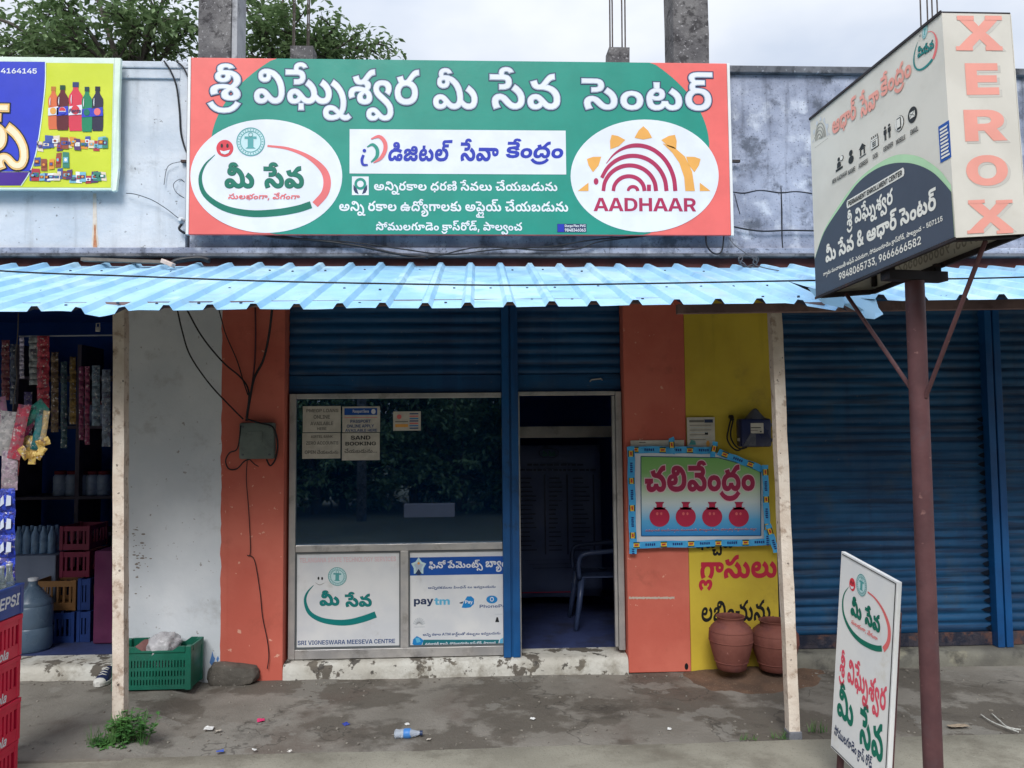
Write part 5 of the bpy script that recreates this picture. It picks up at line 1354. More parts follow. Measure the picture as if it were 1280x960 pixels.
def mee_seva(p, f, nm='emblem', soft=False, tagline=True, arc='both', mono=None, red=None, grn=None, lay=2):
 """the e-governance emblem; f maps banner pixels to pixels on this face"""
 red = red or v_red
 grn = grn or v_dgreen
 k = f.k

 def B(key, pts, l):
  p.band(key, [(*f(x, y), w_ * k) for x, y, w_ in pts], l)

 if arc in ('both', 'green'):
  B((nm, grn), [(269, 193.6, 0.6), (256, 207, 2.6), (250.5, 224, 4.5), (257, 244, 6), (280, 260, 7.5), (312, 267, 8.4), (345, 266, 8.8), (372, 261.5, 9), (389, 256, 9)], lay)
 if arc == 'both':
  B((nm, red if mono else v_redsoft), [(334.5, 182.6, 2.4), (360, 186, 3.4), (385, 196, 5.2), (403, 211, 8), (409, 226, 9.4), (406, 242, 9.2), (394, 256, 9)], lay)
 # seal: ring, core and rays
 def E(key, cx, cy, rx, ry, l, n=36):
  p.poly(key, [f(*q) for q in ellpts(cx, cy, rx, ry, n)], l)

 def RG(key, cx, cy, ro, ri, l):
  p.ring(key, [f(*q) for q in ellpts(cx, cy, ro, ro, 36)], [f(*q) for q in ellpts(cx, cy, ri, ri, 36)], l)
 E((nm, v_tealpale), 313.6, 177.5, 17.2, 17.2, lay)
 RG((nm, v_teal), 313.6, 177.5, 17.8, 16.6, lay + 1)
 RG((nm, v_teal), 313.6, 177.5, 13.4, 12.4, lay + 1)
 for q in range(28):
  a = R(q * 360 / 28)
  p.band((nm, v_teal), [(*f(313.6 + 14 * math.cos(a), 177.5 + 14 * math.sin(a)), 0.9 * k), (*f(313.6 + 15.9 * math.cos(a), 177.5 + 15.9 * math.sin(a)), 0.9 * k)], lay + 1, 1)
 p.poly((nm, v_teal), [f(*q) for q in ((306, 171), (321, 171), (321, 174), (317, 174), (317, 184), (320, 186), (307, 186), (310, 184), (310, 174), (306, 174))], lay + 1)
 RG((nm, v_teal), 313.6, 168.8, 3.0, 2.1, lay + 1)
 # smiling face
 if not soft:
  E((nm, red), 281.3, 185.7, 10.6, 10.6, lay)
  for ex in (277.6, 284.6):
   E((nm, v_black), ex, 182.5, 1.5, 2.6, lay + 1, 16)
  p.poly((nm, v_white), [f(*q) for q in ((275, 188), (280, 189.5), (288, 187.5), (286, 191.5), (281.5, 193.4), (277, 192))], lay + 1)
 else:
  for ex in (277.6, 284.6):
   E((nm, v_black), ex, 182.5, 1.8, 3.0, lay + 1, 16)
  B((nm, v_grey), [(272, 191, 0.6), (280, 195, 1.0), (289, 191, 0.6)], lay + 1)
 lc = nm if nm == 'emblem' else nm
 a, b_ = f(281.5, 235), f(317.5, 204)
 p.text((lc, grn), 'మీ', a, b_, lay + 1, 12, 0, ((lc, v_gdark), 12))
 a, b_ = f(330, 235), f(379.5, 204)
 p.text((lc, grn), 'సేవ', a, b_, lay + 1, 12, 0, ((lc, v_gdark), 11))
 if tagline:
  p.text((lc, v_redsoft), 'సులభంగా, వేగంగా', f(285.5, 250.5), f(375, 241), lay + 1, 0, 0.15)


class AffPx:
 """banner logo pixels -> pixels of another face from three matching points"""

 def __init__(s, src, dst):
  A = np.array([[x, y, 1] for x, y in src], float)
  s.m = np.linalg.solve(A, np.array(dst, float)).T
  s.k = math.sqrt(abs(np.linalg.det(s.m[:, :2])))

 def __call__(s, x, y):
  q = s.m @ np.array([x, y, 1.0])
  return (float(q[0]), float(q[1]))


IDENT = AffPx([(0, 0), (100, 0), (0, 100)], [(0, 0), (100, 0), (0, 100)])


def fingerprint(p, f, nm, crim, amber, lay=2, word=True):
 def B(key, pts, l=lay):
  p.band(key, [(*f(x, y), w_ * f.k) for x, y, w_ in pts], l)

 def arc(cx, rx, ry, a0, a1, w0, w1, n=9):
  B((nm, crim), [(cx + rx * math.cos(R(a0 + (a1 - a0) * i / n)), 239 - ry * math.sin(R(a0 + (a1 - a0) * i / n)), w0 + (w1 - w0) * min(1, i / 3)) for i in range(n + 1)])
 arc(796, 48, 57, 143, 0, 0.8, 5.2)
 arc(791, 42, 44, 158, 0, 4.5, 5.2)
 arc(787, 33, 32, 180, 0, 4.6, 5.2)
 arc(786, 19.5, 18.5, 180, 0, 4.4, 5)
 arc(791, 6, 5.5, 180, 0, 3.2, 4.2)
 B((nm, crim), [(811, 239, 5), (811, 231, 5)], lay)
 p.poly((nm, crim), [f(*q) for q in ellpts(745, 227, 3.0, 4.2, 16)], lay)
 p.poly((nm, amber), [f(*q) for q in ((828, 179.5), (842, 184), (856, 196), (865, 215), (868.5, 239), (856.5, 239), (855, 222), (849, 204), (840, 191))], lay)
 for cx, cy, a in ((804, 166.5, 0), (769, 176, -32), (741, 203, -62), (839, 176, 32), (868, 203, 62)):
  ca, sa = math.cos(R(a)), math.sin(R(a))
  pts = [(-11, 6), (0, 8.2), (11, 6), (6, -3), (0, -8.5), (-6, -3)]
  p.poly((nm, amber), [f(cx + x * ca - y * sa, cy + x * sa + y * ca) for x, y in pts], lay)
 p.poly((nm, amber), [f(*q) for q in ((722, 239), (735.5, 239), (735.5, 228.5))], lay)
 p.poly((nm, amber), [f(*q) for q in ((888, 239), (874.5, 239), (874.5, 228.5))], lay)
 if word:
  p.text((nm, crim), 'AADHAAR', f(742, 264), f(869.5, 248), lay, 4)


# ---------------------------------------------------------------- main banner
YB = -0.115
bl_, tr_ = at(237.2, 291.5, YB), at(910.5, 79.5, YB)
zb_top = (at(238, 71.5, YB).z + at(907, 79.4, YB).z) / 2
zb_bot = (at(237, 291.4, YB).z + at(914, 295.6, YB).z) / 2
bx0, bx1 = X(237.4, 180, YB), X(911, 180, YB)
ban = thing('shop_banner', 'long green and coral flex banner with white Telugu title and two oval emblems', 'banner', ((bx0 + bx1) / 2, YB + 0.05, zb_bot))
b = MB()
b.box(bx0, bx1, YB, YB + 0.03, zb_bot, zb_top, 0.004)
b.build('banner_sheet', v_coral, ban)
b = MB()
for z in (zb_bot + 0.03, (zb_bot + zb_top) / 2, zb_top - 0.03):
 b.box(bx0 + 0.02, bx1 - 0.02, YB + 0.032, YB + 0.06, z - 0.015, z + 0.015)
for px in (225, 926):
 xx = X(px, 197, YB + 0.05)
 b.box(min(xx, bx0 + 0.04) if px < 500 else bx1 - 0.04, bx0 + 0.04 if px < 500 else max(xx, bx1), YB + 0.061, YB + 0.085, Z(199, px, YB), Z(196, px, YB))
for q in range(5):
 xx = bx0 + 0.2 + (bx1 - bx0 - 0.4) * q / 4
 b.box(xx - 0.012, xx + 0.012, YB + 0.061, -0.001, zb_bot + 0.2, zb_bot + 0.224)
 b.box(xx - 0.012, xx + 0.012, YB + 0.061, -0.001, zb_top - 0.324, zb_top - 0.3)
b.build('banner_frame', m_frame, ban)
b = MB()
b.box(bx1 + 0.001, bx1 + 0.022, YB - 0.002, YB + 0.03, zb_bot - 0.004, zb_top, 0.003)
b.build('banner_hem', v_edge, ban)
b = MB()
b.box(bx0 - 0.022, bx0 - 0.001, YB - 0.002, YB + 0.03, zb_bot, zb_top + 0.006, 0.003)
b.build('banner_hem', v_edge, ban)
P = Panel('banner', (0, YB, 0), (1, 0, 0), (0, 0, 1), ban)
# green ellipse clipped to the sheet
q = []
for x, y in ellpts(575, 184, 311.5, 166, 160):
 u = P.uv(x, y)
 q.append((u[0], max(zb_bot + 0.002, min(zb_top - 0.002, u[1]))))
q2 = []
for a in q:
 if not q2 or math.hypot(a[0] - q2[-1][0], a[1] - q2[-1][1]) > 1e-4:
  q2.append(a)
P.poly_uv(('green_field', v_green), q2, 1)
P.ell(('oval', v_white), 333, 220.3, 94.9, 70.9, 2, 72)
P.ell(('oval', v_white), 805.7, 220, 92.5, 70.4, 2, 72)
P.rect(('oval', v_white), 437, 163.5, 707, 217, 2)
for s_, bl, tr in (('శ్రీ', (259.5, 141.5), (301.5, 80)), ('విఘ్నేశ్వర', (317.5, 150), (524, 80)), ('మీ', (541.5, 136.8), (596.5, 86)), ('సేవ', (612.5, 136.8), (699.5, 85)), ('సెంటర్', (727.5, 137.5), (890, 91))):
 P.text(('title_lettering', v_shade), s_, bl, tr, 3, 8, 0, (('title_lettering', v_navy), 22))
 P.text(('title_lettering', v_white), s_, bl, tr, 4, -9)
mee_seva(P, IDENT, 'emblem', lay=3)
fingerprint(P, IDENT, 'emblem', v_crim, v_amber, 3)
# digital service mark: i with two arcs
P.band(('emblem', v_redsoft), [(464, 174, 1.5), (474, 171, 4), (481, 178, 5), (481.5, 188, 5), (476, 198, 4), (467, 204, 1)], 4)
P.band(('emblem', v_green), [(459, 184, 1.2), (466, 181, 3.4), (471.5, 187, 4.4), (471, 196, 4), (464, 203, 1.5)], 4)
P.band(('emblem', v_blue), [(454.5, 194, 3.2), (452.5, 200, 3.6), (454, 206, 3.2), (460, 206.5, 2)], 4)
P.ell(('emblem', v_blue), 455.6, 188.6, 2.2, 2.2, 4, 14)
for s_, bl, tr in (('డిజిటల్', (485.5, 201.5), (565.5, 175.5)), ('సేవా', (576, 201.5), (623, 174)), ('కేంద్రం', (632.5, 205.5), (703.5, 174))):
 P.text(('lettering', v_blue), s_, bl, tr, 3, 10, 0.12)
# palms mark
P.rect(('emblem', v_white), 440, 220.8, 461, 244, 2)
P.ring(('emblem', v_green), ellpts(450.5, 230, 7.4, 7.4, 28), ellpts(450.5, 230, 4.2, 4.2, 28), 3)
P.poly(('emblem', v_navy), [(442, 231), (446, 236), (448.5, 243), (444, 241), (442, 237)], 3)
P.poly(('emblem', v_navy), [(459, 231), (455, 236), (452.5, 243), (457, 241), (459, 237)], 3)
P.text(('lettering', v_white), 'అన్నిరకాల ధరణి సేవలు చేయబడును', (467.5, 243.5), (696.5, 225.5), 2, 0)
P.text(('lettering', v_white), 'అన్ని రకాల ఉద్యోగాలకు అప్లైయ్ చేయబడును', (424, 272), (710, 249.5), 2, 0)
P.text(('lettering', v_white), 'సోములగూడెం క్రాస్‌రోడ్, పాల్వంచ', (470, 293), (652.5, 276), 2, 0)
P.rect(('maker_tag', v_navy), 696.5, 280, 733, 290.5, 2)
P.rect(('maker_tag', v_blue), 697, 280.4, 705, 290.1, 3)
P.text(('maker_tag', v_white), 'Durga Flex PVC', (706, 284.8), (732, 280.9), 3)
P.text(('maker_tag', v_white), '9848346063', (706, 289.7), (732, 285.8), 3)
P.flush()

# ---------------------------------------------------------------- printed panels below the shop window (parts of the window)
m_panel = mat('printed_panel_white', S(222, 222, 222), S(208, 210, 214), 3, 0.5, dirt=(S(170, 166, 158), 0.4, 6, 0.56, 0.74))
yp = YF + 0.021
b = MB()
b.box(xa + fw * 0.6, xd0 + 0.01, yp, yp + 0.008, zb1 - 0.01, zrl0 + 0.01)
o1 = b.build('sign_panel', m_panel, wf)
b = MB()
b.box(xd1 - 0.01, xb, yp, yp + 0.008, zb1 - 0.01, zrl0 + 0.01)
o2 = b.build('sign_panel', m_panel, wf)
Panel.STEP = 0.0008
P = Panel('p1', (0, yp, 0), (1, 0, 0), (0, 0, 1), o1)
v_pink = vinyl('faded_pink_ink', S(226, 196, 200))
v_tealpanel = vinyl('panel_teal', S(12, 124, 122))
v_panelblue = vinyl('panel_blue_ink', S(44, 76, 128))
P.text(('lettering', v_pink), 'TELANGANA STATE TECHNOLOGY SERVICES', (374.5, 703.5), (495, 695.5), 1)
fm = AffPx([(281.5, 235), (379.5, 204), (281.5, 204)], [(401.5, 758.5), (464, 737), (401.5, 737)])
mee_seva(P, AffPx([(313.6, 177.5), (281.3, 185.7), (330, 235)], [(421.7, 720.6), (400.5, 725), (431.5, 758.5)]), 'emblem', soft=True, tagline=False, arc='none', grn=v_tealpanel)
P.band(('emblem', v_tealpanel), [(392, 731.5, 0.6), (384, 741, 2.4), (381.5, 752, 3.4), (387, 766, 5), (401, 774.5, 6), (420, 778, 7), (437, 777.6, 7.6), (454, 773.6, 8), (469.7, 768, 8)], 2)
P.text(('lettering', v_panelblue), 'SRI VIGNESWARA MEESEVA CENTRE', (372, 806.4), (493.8, 798.4), 1, 0)
P.flush()
P = Panel('p2', (0, yp, 0), (1, 0, 0), (0, 0, 1), o2)
v_bank = vinyl('bank_blue', S(24, 82, 166))
v_sky = vinyl('light_blue_ink', S(96, 178, 214))
v_mid = vinyl('mid_blue_ink', S(30, 130, 196))
v_tealband = vinyl('teal_band', S(24, 112, 124))
v_ghost = vinyl('ghost_grey', S(198, 202, 206))
P.rect(('band', v_bank), 512.5, 695, 631, 719.5, 1)
star = []
for q in range(10):
 a = R(90 + 36 * q)
 r_ = 11.5 if q % 2 == 0 else 7.4
 star.append((523.3 + r_ * math.cos(a) * 0.86, 708 - r_ * math.sin(a)))
P.poly(('emblem', v_tealpale), star, 2)
P.poly(('emblem', v_shade), [(523.3 + (x - 523.3) * 0.62, 708 + (y - 708) * 0.62) for x, y in star], 3)
P.poly(('emblem', v_navy), [(519.5, 716.5), (523.3, 711), (527, 716.5), (524.5, 718.8), (522, 718.8)], 4)
P.ell(('emblem', v_amber), 523.3, 704, 1.6, 1.6, 4, 12)
P.text(('lettering', v_white), 'ఫినో పేమెంట్స్', (536, 714.5), (603.5, 699.5), 2, 4)
P.text(('lettering', v_white), 'బ్యాం', (607, 715), (633, 701), 2, 4)
P.text(('lettering', v_panelblue), 'అన్నిరకముల పింఛన్ లు ఇవ్వబడును', (535, 737.6), (619.5, 731), 1)
P.text(('lettering', v_navy), 'pay', (517.6, 758), (541.4, 748.5), 1, 16)
P.text(('lettering', v_sky), 'tm', (543, 756), (562, 747.4), 1, 16)
P.poly(('emblem', v_mid), [(577, 759.5), (580, 752), (584, 745.5), (589, 745.2), (592.6, 748.5), (592.4, 755), (588, 759.2), (582, 760)], 1)
P.poly(('emblem', v_navy), [(574, 753.4), (579.4, 751.6), (578, 754.6), (575, 754.4)], 1)
P.text(('emblem', v_white), 'Pay', (581.5, 755.6), (590.8, 750), 2, 4)
P.ell(('emblem', v_mid), 614.9, 749.3, 7, 4.9, 1, 28)
P.ring(('emblem', v_white), ellpts(614.9, 749, 2.4, 2.9, 16), ellpts(614.9, 749, 1.5, 1.9, 16), 2)
P.text(('lettering', v_panelblue), 'PhonePe', (599.5, 760), (632, 755.3), 1, -6)
for q in range(9):
 a = R(20 + q * 17.5)
 P.band(('emblem', v_ghost), [(524 + 3 * math.cos(a), 782 - 3 * math.sin(a), 1.6), (524 + 8 * math.cos(a), 782 - 10 * math.sin(a), 1.6)], 1, 1)
P.rect(('emblem', v_ghost), 517.5, 783, 531, 784.4, 1)
P.poly(('emblem', v_black), [(619, 777.6), (620.6, 771.5), (622.4, 771.5), (624, 777.6)], 1)
P.rect(('emblem', v_ghost), 618.6, 767.2, 630, 768.2, 1)
P.text(('lettering', v_panelblue), 'అన్ని రకాల ATM కార్డ్‌లతో డబ్బులు ఇవ్వబడును', (528.5, 796.6), (625.5, 789), 1)
P.poly(('band', v_tealband), [(529.5, 799.6), (624, 799.6), (621.8, 808.6), (527.5, 808.6)], 1)
P.text(('lettering', v_white), 'నవభారత్ కాలనీ, సోములగూడెం క్రాస్ రోడ్, పాల్వంచ', (531.5, 807.4), (619.5, 801), 2, 2)
P.poly(('emblem', v_mid), [(516.5, 799), (521, 795), (526, 797.5), (529.5, 800.5), (527, 806), (520.5, 808), (515.5, 805)], 2)
P.poly(('emblem', v_sky), [(519, 797), (524, 797.4), (526, 802), (521, 803.5)], 3)
P.poly(('emblem', v_sky), [(625, 799.5), (628.8, 797), (628.8, 810), (623.6, 809)], 2)
P.flush()

# papers taped to the glass
m_paper = mat('old_paper', S(206, 200, 188), S(190, 184, 172), 14, 0.9)
v_pencil = vinyl('faded_print', S(118, 114, 108))


def paper(name, label, x0, y0, x1, y1, Y, bend=0.004):
 t_ = thing(name, label, 'paper', at((x0 + x1) / 2, y1, Y), 'papers taped to the shop glass')
 bb = MB()
 a, c = at(x0, y1, Y), at(x1, y0, Y)
 bb.box(a.x, c.x, Y - 0.0015, Y - 0.0002, a.z, c.z)
 bb.build('sheet', m_paper, t_)
 return t_, Panel('q', (0, Y - 0.0015, 0), (1, 0, 0), (0, 0, 1), t_)


YG = YF + 0.022
for q, (label, x0, x1, ya, yb, lines) in enumerate((
  ('yellowed paper notice about loans, upper left sheet on the glass', 378.5, 426, 507.5, 540.5, (('PMEGP LOANS', 383, 423, 511, 515.5), ('ONLINE', 392, 412.5, 518.6, 523.6), ('AVAILABLE', 388, 416.5, 527, 531.6), ('HERE', 396.5, 408, 534, 537.6))),
  ('yellowed paper notice about bank accounts, below the loans sheet', 377.8, 425.6, 541, 573.5, (('AIRTEL BANK', 388.5, 416, 544, 547.4), ('ZERO ACCOUNTS', 382.5, 423, 551.4, 556), ('OPEN చేయబడును', 381, 423, 562, 567.5))),
  ('paper notice about passports with a blue heading, taped to the glass', 428, 475, 508, 540.5, (('PASSPORT', 438, 463.5, 524.5, 528.6), ('ONLINE APPLY', 433.5, 467.5, 530.4, 534.6), ('AVAILABLE HERE', 431.5, 471.5, 536, 539.8))),
  ('paper notice about sand booking, below the passports sheet', 427.4, 474.6, 541, 575.5, (('SAND', 438.5, 463, 544.4, 549.6), ('BOOKING', 431.8, 470, 552, 557), ('చేయబడును...', 430.5, 471, 560, 566.4))))):
 t_, pn = paper('paper_notice', label, x0, ya, x1, yb, YG)
 for s_, a0, a1, b0, b1 in lines:
  pn.text(('lettering', v_panelblue if q == 2 else v_black if s_ in ('SAND', 'BOOKING') else v_pencil), s_, (a0, b1), (a1, b0), 1, 6)
 if q == 2:
  pn.rect(('heading', v_bank), 430.5, 510, 471.5, 519, 1)
  pn.text(('heading', v_white), 'Passport Seva', (441, 517), (461, 512), 2)
  pn.ell(('heading', v_white), 466.8, 514.4, 2.8, 3.2, 2, 18)
  pn.rect(('heading', v_redsoft), 430.5, 521.4, 471.5, 522.4, 1)
 pn.flush()
t_, pn = paper('paper_notice', 'small printed card with coloured columns, alone on the glass', 491.5, 514.2, 526, 538.5, YG)
pn.ell(('print', v_redsoft), 499, 521, 3, 3, 1, 14)
pn.rect(('print', v_amber), 494, 530, 510, 534, 1)
pn.rect(('print', v_pencil), 494, 526.4, 510, 527.8, 1)
for q in range(7):
 pn.rect(('print', (v_panelblue, v_redsoft, v_mid)[q % 3]), 512, 516.4 + q * 3, 523, 518.0 + q * 3, 1)
pn.flush()
Panel.STEP = 0.0016

# ---------------------------------------------------------------- drinking water poster
M = bpy.data.materials.new('poster_print')
M.use_nodes = True
t = M.node_tree
n_, l_ = t.nodes.new, t.links.new
bs = t.nodes['Principled BSDF']
bs.inputs['Roughness'].default_value = 0.5
sp_ = n_('ShaderNodeSeparateXYZ')
l_(n_('ShaderNodeTexCoord').outputs['Generated'], sp_.inputs[0])
rp = n_('ShaderNodeValToRGB')
e = rp.color_ramp.elements
e[0].position, e[0].color = 0.02, (*S(36, 132, 204), 1)
e[1].position, e[1].color = 1.0, (*S(120, 178, 92), 1)
for ps, c_ in ((0.2, S(92, 178, 226)), (0.42, S(214, 226, 226)), (0.55, S(206, 220, 196)), (0.8, S(136, 188, 110))):
 x_ = e.new(ps)
 x_.color = (*c_, 1)
l_(sp_.outputs['Z'], rp.inputs[0])
l_(rp.outputs[0], bs.inputs['Base Color'])
m_poster = M
YPO = -0.035
pos = thing('water_poster', 'drinking water poster with four red pots, edged with blue printed tape on the wall', 'poster', at(872, 684, YPO))


def pl(px, py):
 return at(px, py, YPO)


b = MB()
outl = [(790, 563), (896, 566), (925, 574), (957, 587), (958.5, 676), (790, 679)]
b.prism([pl(*q) for q in outl], (0, 0.004, 0))
b.build('poster_sheet', v_white, pos)
P = Panel('po', (0, YPO, 0), (1, 0, 0), (0, 0, 1), pos)
b = MB()
pin = [(801, 570.5), (897, 572), (928, 580), (950.5, 590), (951, 669.5), (801.5, 670)]
PP, FF = tri([np.array([(pl(*q).x, pl(*q).z) for q in pin])])
b.tris([Vector((p[0], YPO - 0.0016, p[1])) for p in PP], [tuple(int(i) for i in f) for f in FF])
b.build('print_area', m_poster, pos)
v_pblue = vinyl('poster_border_blue', S(28, 84, 124))
for q0, q1 in zip(pin, pin[1:] + pin[:1]):
 P.band(('border', v_pblue), [(*q0, 1.0), (*q1, 1.0)], 2, 1)
P.text(('title_lettering', v_crim), 'చలివేంద్రం', (807, 627), (942, 575.5), 4, 16, 0, (('title_lettering', vinyl('poster_pink', S(240, 210, 214))), 30))
P.text(('lettering', v_white), 'నవభారత్ కాలనీ గ్రామ పంచాయతీ, పాల్వంచ మం. భద్రాద్రి కొత్తగూడెం జిల్లా', (806.5, 666), (945.5, 659), 3)
P.text(('lettering', v_crim), 'నవభారత్ కాలనీ గ్రామ పంచాయతీ, పాల్వంచ మం. భద్రాద్రి కొత్తగూడెం జిల్లా', (806.5, 665.6), (945.5, 659.4), 4, -16)
v_pot = vinyl('poster_pot_red', S(190, 44, 78))
for cx in (824.3, 857, 890, 923.3):
 P.ell(('pot_picture', v_pot), cx, 646, 12.6, 12.4, 3, 32)
 P.poly(('pot_picture', v_pot), [(cx - 5, 627.5), (cx + 5, 627.5), (cx + 3.6, 631), (cx + 4, 634.5), (cx + 7.6, 634), (cx + 6.4, 637), (cx - 6.4, 637), (cx - 7.6, 634), (cx - 4, 634.5), (cx - 3.6, 631)], 3)
 P.poly(('pot_picture', v_crim), [(cx - 5.5, 627.3), (cx + 5.5, 627.3), (cx + 5, 629), (cx - 5, 629)], 4)
 P.ell(('pot_picture', v_redsoft), cx - 3, 642, 1.6, 2.0, 4, 12)
 P.ell(('pot_picture', v_redsoft), cx + 2, 642, 1.4, 1.8, 4, 12)
# tape strips with a repeated print
v_tape = mat('blue_tape', S(66, 164, 222), S(84, 178, 230), 20, 0.35)
v_yel = vinyl('tape_yellow', S(236, 204, 70))
v_tred = vinyl('tape_red', S(200, 60, 60))
v_tnavy = vinyl('tape_navy', S(30, 62, 130))


def tape(a, c, wd, ang0=0.0, lay=5):
 a, c = np.array(a, float), np.array(c, float)
 d = c - a
 ln = np.linalg.norm(d)
 d /= ln
 nn = np.array([-d[1], d[0]])
 P.band(('tape', v_tape), [(*(a + d * ln * i / 8 + nn * 0.5 * math.sin(i * 2.1 + a[0])), wd) for i in range(9)], lay, 2)
 s_ = 9
 while s_ < ln - 5:
  cc = a + d * s_
  q = lambda u, v: tuple(cc + d * u + nn * v)
  if int(s_ / 17) % 2 == 0:
   P.poly(('tape_print', v_yel), [q(-3.6, -2.4), q(3.6, -2.4), q(3.6, 2.6), q(-3.6, 2.6)], lay + 1)
   P.poly(('tape_print', v_black), [q(-4, -3.4), q(4, -3.4), q(4, -2.2), q(-4, -2.2)], lay + 2)
   P.poly(('tape_print', v_black), [q(-4, 2.4), q(4, 2.4), q(4, 3.4), q(-4, 3.4)], lay + 2)
   P.poly(('tape_print', v_tred), [q(-2.4, -1), q(2.4, -1.2), q(2, 1), q(-2.4, 1.2)], lay + 2)
  else:
   for i in range(5):
    P.poly(('tape_print', v_tnavy), [q(-6 + i * 2.6, -1.6 + 0.5 * (i % 2)), q(-4.2 + i * 2.6, -1.9), q(-4 + i * 2.6, 1.0 + 0.4 * (i % 2)), q(-5.8 + i * 2.6, 1.5)], lay + 1)
  s_ += 17


tape((785, 562), (889, 563), 8.6)
tape((897, 565), (957, 588), 8.2, lay=8)
tape((788, 558), (791, 692), 9.2, lay=8)
tape((786, 681), (963, 677), 8.4, lay=11)
tape((955, 581), (958, 680), 7.6, lay=14)
tape((893, 552), (889, 571), 6.5, lay=17)
tape((838, 547), (839, 567), 7.0, lay=17)
tape((958, 655), (969, 690), 7.5, lay=17)
P.flush()
for ch in pos.children:
 if ch.name.startswith('tape') and 'print' not in ch.name:
  ch['label'] = 'blue tape with a repeated black and yellow print'
# bill sheets half covered by the poster
bill = thing('wall_notice', 'white printed notice on the yellow wall, above the water poster', 'notice', at(876, 562, -0.012))
b = MB()
a, c = at(859.5, 562, -0.012), at(893, 521.5, -0.012)
b.box(a.x, c.x, -0.014, -0.002, a.z, c.z)
b.build('sheet', m_paper, bill)
P = Panel('bi', (0, -0.014, 0), (1, 0, 0), (0, 0, 1), bill)
P.rect(('print', v_pencil), 861.5, 525, 880, 528, 1)
P.rect(('print', v_navy), 880.5, 524.2, 891, 528.4, 1)
for q in range(8):
 P.rect(('print', v_ghost if q % 2 else v_pencil), 862, 531 + q * 3, 862 + (27 if q < 3 else 17 + (q * 5) % 9), 532 + q * 3, 1)
P.rect(('print', v_black), 881, 540.5, 885, 543.5, 1)
P.poly(('print', v_teal), [(861, 556), (864, 550), (869, 551), (870, 556)], 1)
P.ell(('print', v_amber), 884.8, 554.5, 2.2, 4, 2, 14)
P.flush()
bill2 = thing('wall_notice', 'narrow white paper strip peeping out above the left end of the water poster', 'notice', at(822, 560, -0.012))
b = MB()
a, c = at(788.5, 562, -0.012), at(855, 550, -0.012)
b.box(a.x, c.x, -0.013, -0.002, a.z, c.z)
b.build('sheet', m_paper, bill2)
P = Panel('bi2', (0, -0.013, 0), (1, 0, 0), (0, 0, 1), bill2)
P.rect(('print', v_black), 799, 552.6, 807, 553.4, 1)
P.flush()

# ---------------------------------------------------------------- neighbour's banner, far left
YLB = -0.10
lx1 = X(148.6, 150, YLB)
lz1, lz0 = at(100, 71.8, YLB).z, at(100, 240.8, YLB).z
lx0 = XL + 0.4
lb = thing('shop_banner', 'yellow green and blue banner with soft drink bottles and groceries, on the white parapet', 'banner', (lx1 - 1, YLB, lz0))
v_lime = mat('lime_flex', S(206, 214, 60), S(196, 206, 54), 3, 0.4, bump=(5, 0.25))
v_hem = mat('pale_green_hem', S(222, 234, 222), S(206, 222, 204), 4, 0.4, bump=(9, 0.5))
b = MB()
b.box(lx0, lx1 - 0.04, YLB, YLB + 0.03, lz0 + 0.02, lz1, 0.004)
# buckled hem at the right end
b.prism([(lx1 - 0.039, YLB + 0.001, lz0 + 0.012), (lx1 - 0.012, YLB + 0.004, lz0 + 0.02), (lx1, YLB + 0.012, lz0 + 0.2), (lx1 - 0.006, YLB + 0.01, lz0 + 0.6), (lx1, YLB + 0.008, lz1 + 0.003), (lx1 - 0.039, YLB + 0.001, lz1)], (0, 0.028, 0))
b.build('banner_sheet', v_hem, lb)
b = MB()
for z in (lz0 + 0.1, lz1 - 0.1):
 b.box(lx0 + 0.02, lx1 - 0.06, YLB + 0.031, YLB + 0.06, z, z + 0.03)
 b.box(lx1 - 0.4, lx1 - 0.37, YLB + 0.061, -0.001, z, z + 0.03)
 b.box(lx0 + 0.4, lx0 + 0.43, YLB + 0.061, -0.001, z, z + 0.03)
b.build('banner_frame', m_frame, lb)
P = Panel('lb', (0, YLB, 0), (1, 0, 0), (0, 0, 1), lb)
v_royal = vinyl('royal_blue', S(52, 66, 190))
v_purple = vinyl('purple', S(74, 44, 140))
v_gold = vinyl('gold_print', S(236, 190, 120))
v_goldlite = vinyl('pale_gold', S(246, 226, 190))
P.rect(('field', v_lime), -300, 79.5, 141.8, 233, 1)
P.poly(('field', v_royal), [(-420, 74), (57, 77.5), (56, 110), (50, 162), (44, 195), (37.6, 214.5), (-420, 216)], 2)
P.poly(('field', v_purple), [(-420, 216.5), (37, 215.2), (32, 224), (26.5, 232), (-420, 234)], 2)
P.band(('field', v_hem), [(57.4, 77.5, 1.3), (56.6, 110, 1.3), (50.6, 162, 1.3), (44.6, 195, 1.3), (37.6, 215.5, 1.3), (26.5, 233, 1.2)], 3)
P.text(('lettering', v_white), '4164145', (1.6, 92), (46.6, 86), 3, 2)
P.text(('lettering', v_gold), 'ర్స్', (-26, 212), (36.5, 132), 5, 26, 0, (('lettering', v_black), 22))
P.text(('lettering', v_goldlite), 'ర్స్', (-26, 212), (36.5, 132), 6, -6)
bot = [(67.2, 109, 162, 7, (218, 110, 70)), (78.8, 107.5, 163, 8, (96, 34, 44)), (95, 103.5, 164, 9.4, (214, 62, 82)), (109.2, 109.5, 165, 7, (24, 132, 92)), (122.4, 109, 164, 7.6, (44, 40, 66))]
v_label = vinyl('bottle_label_white', S(222, 226, 236))
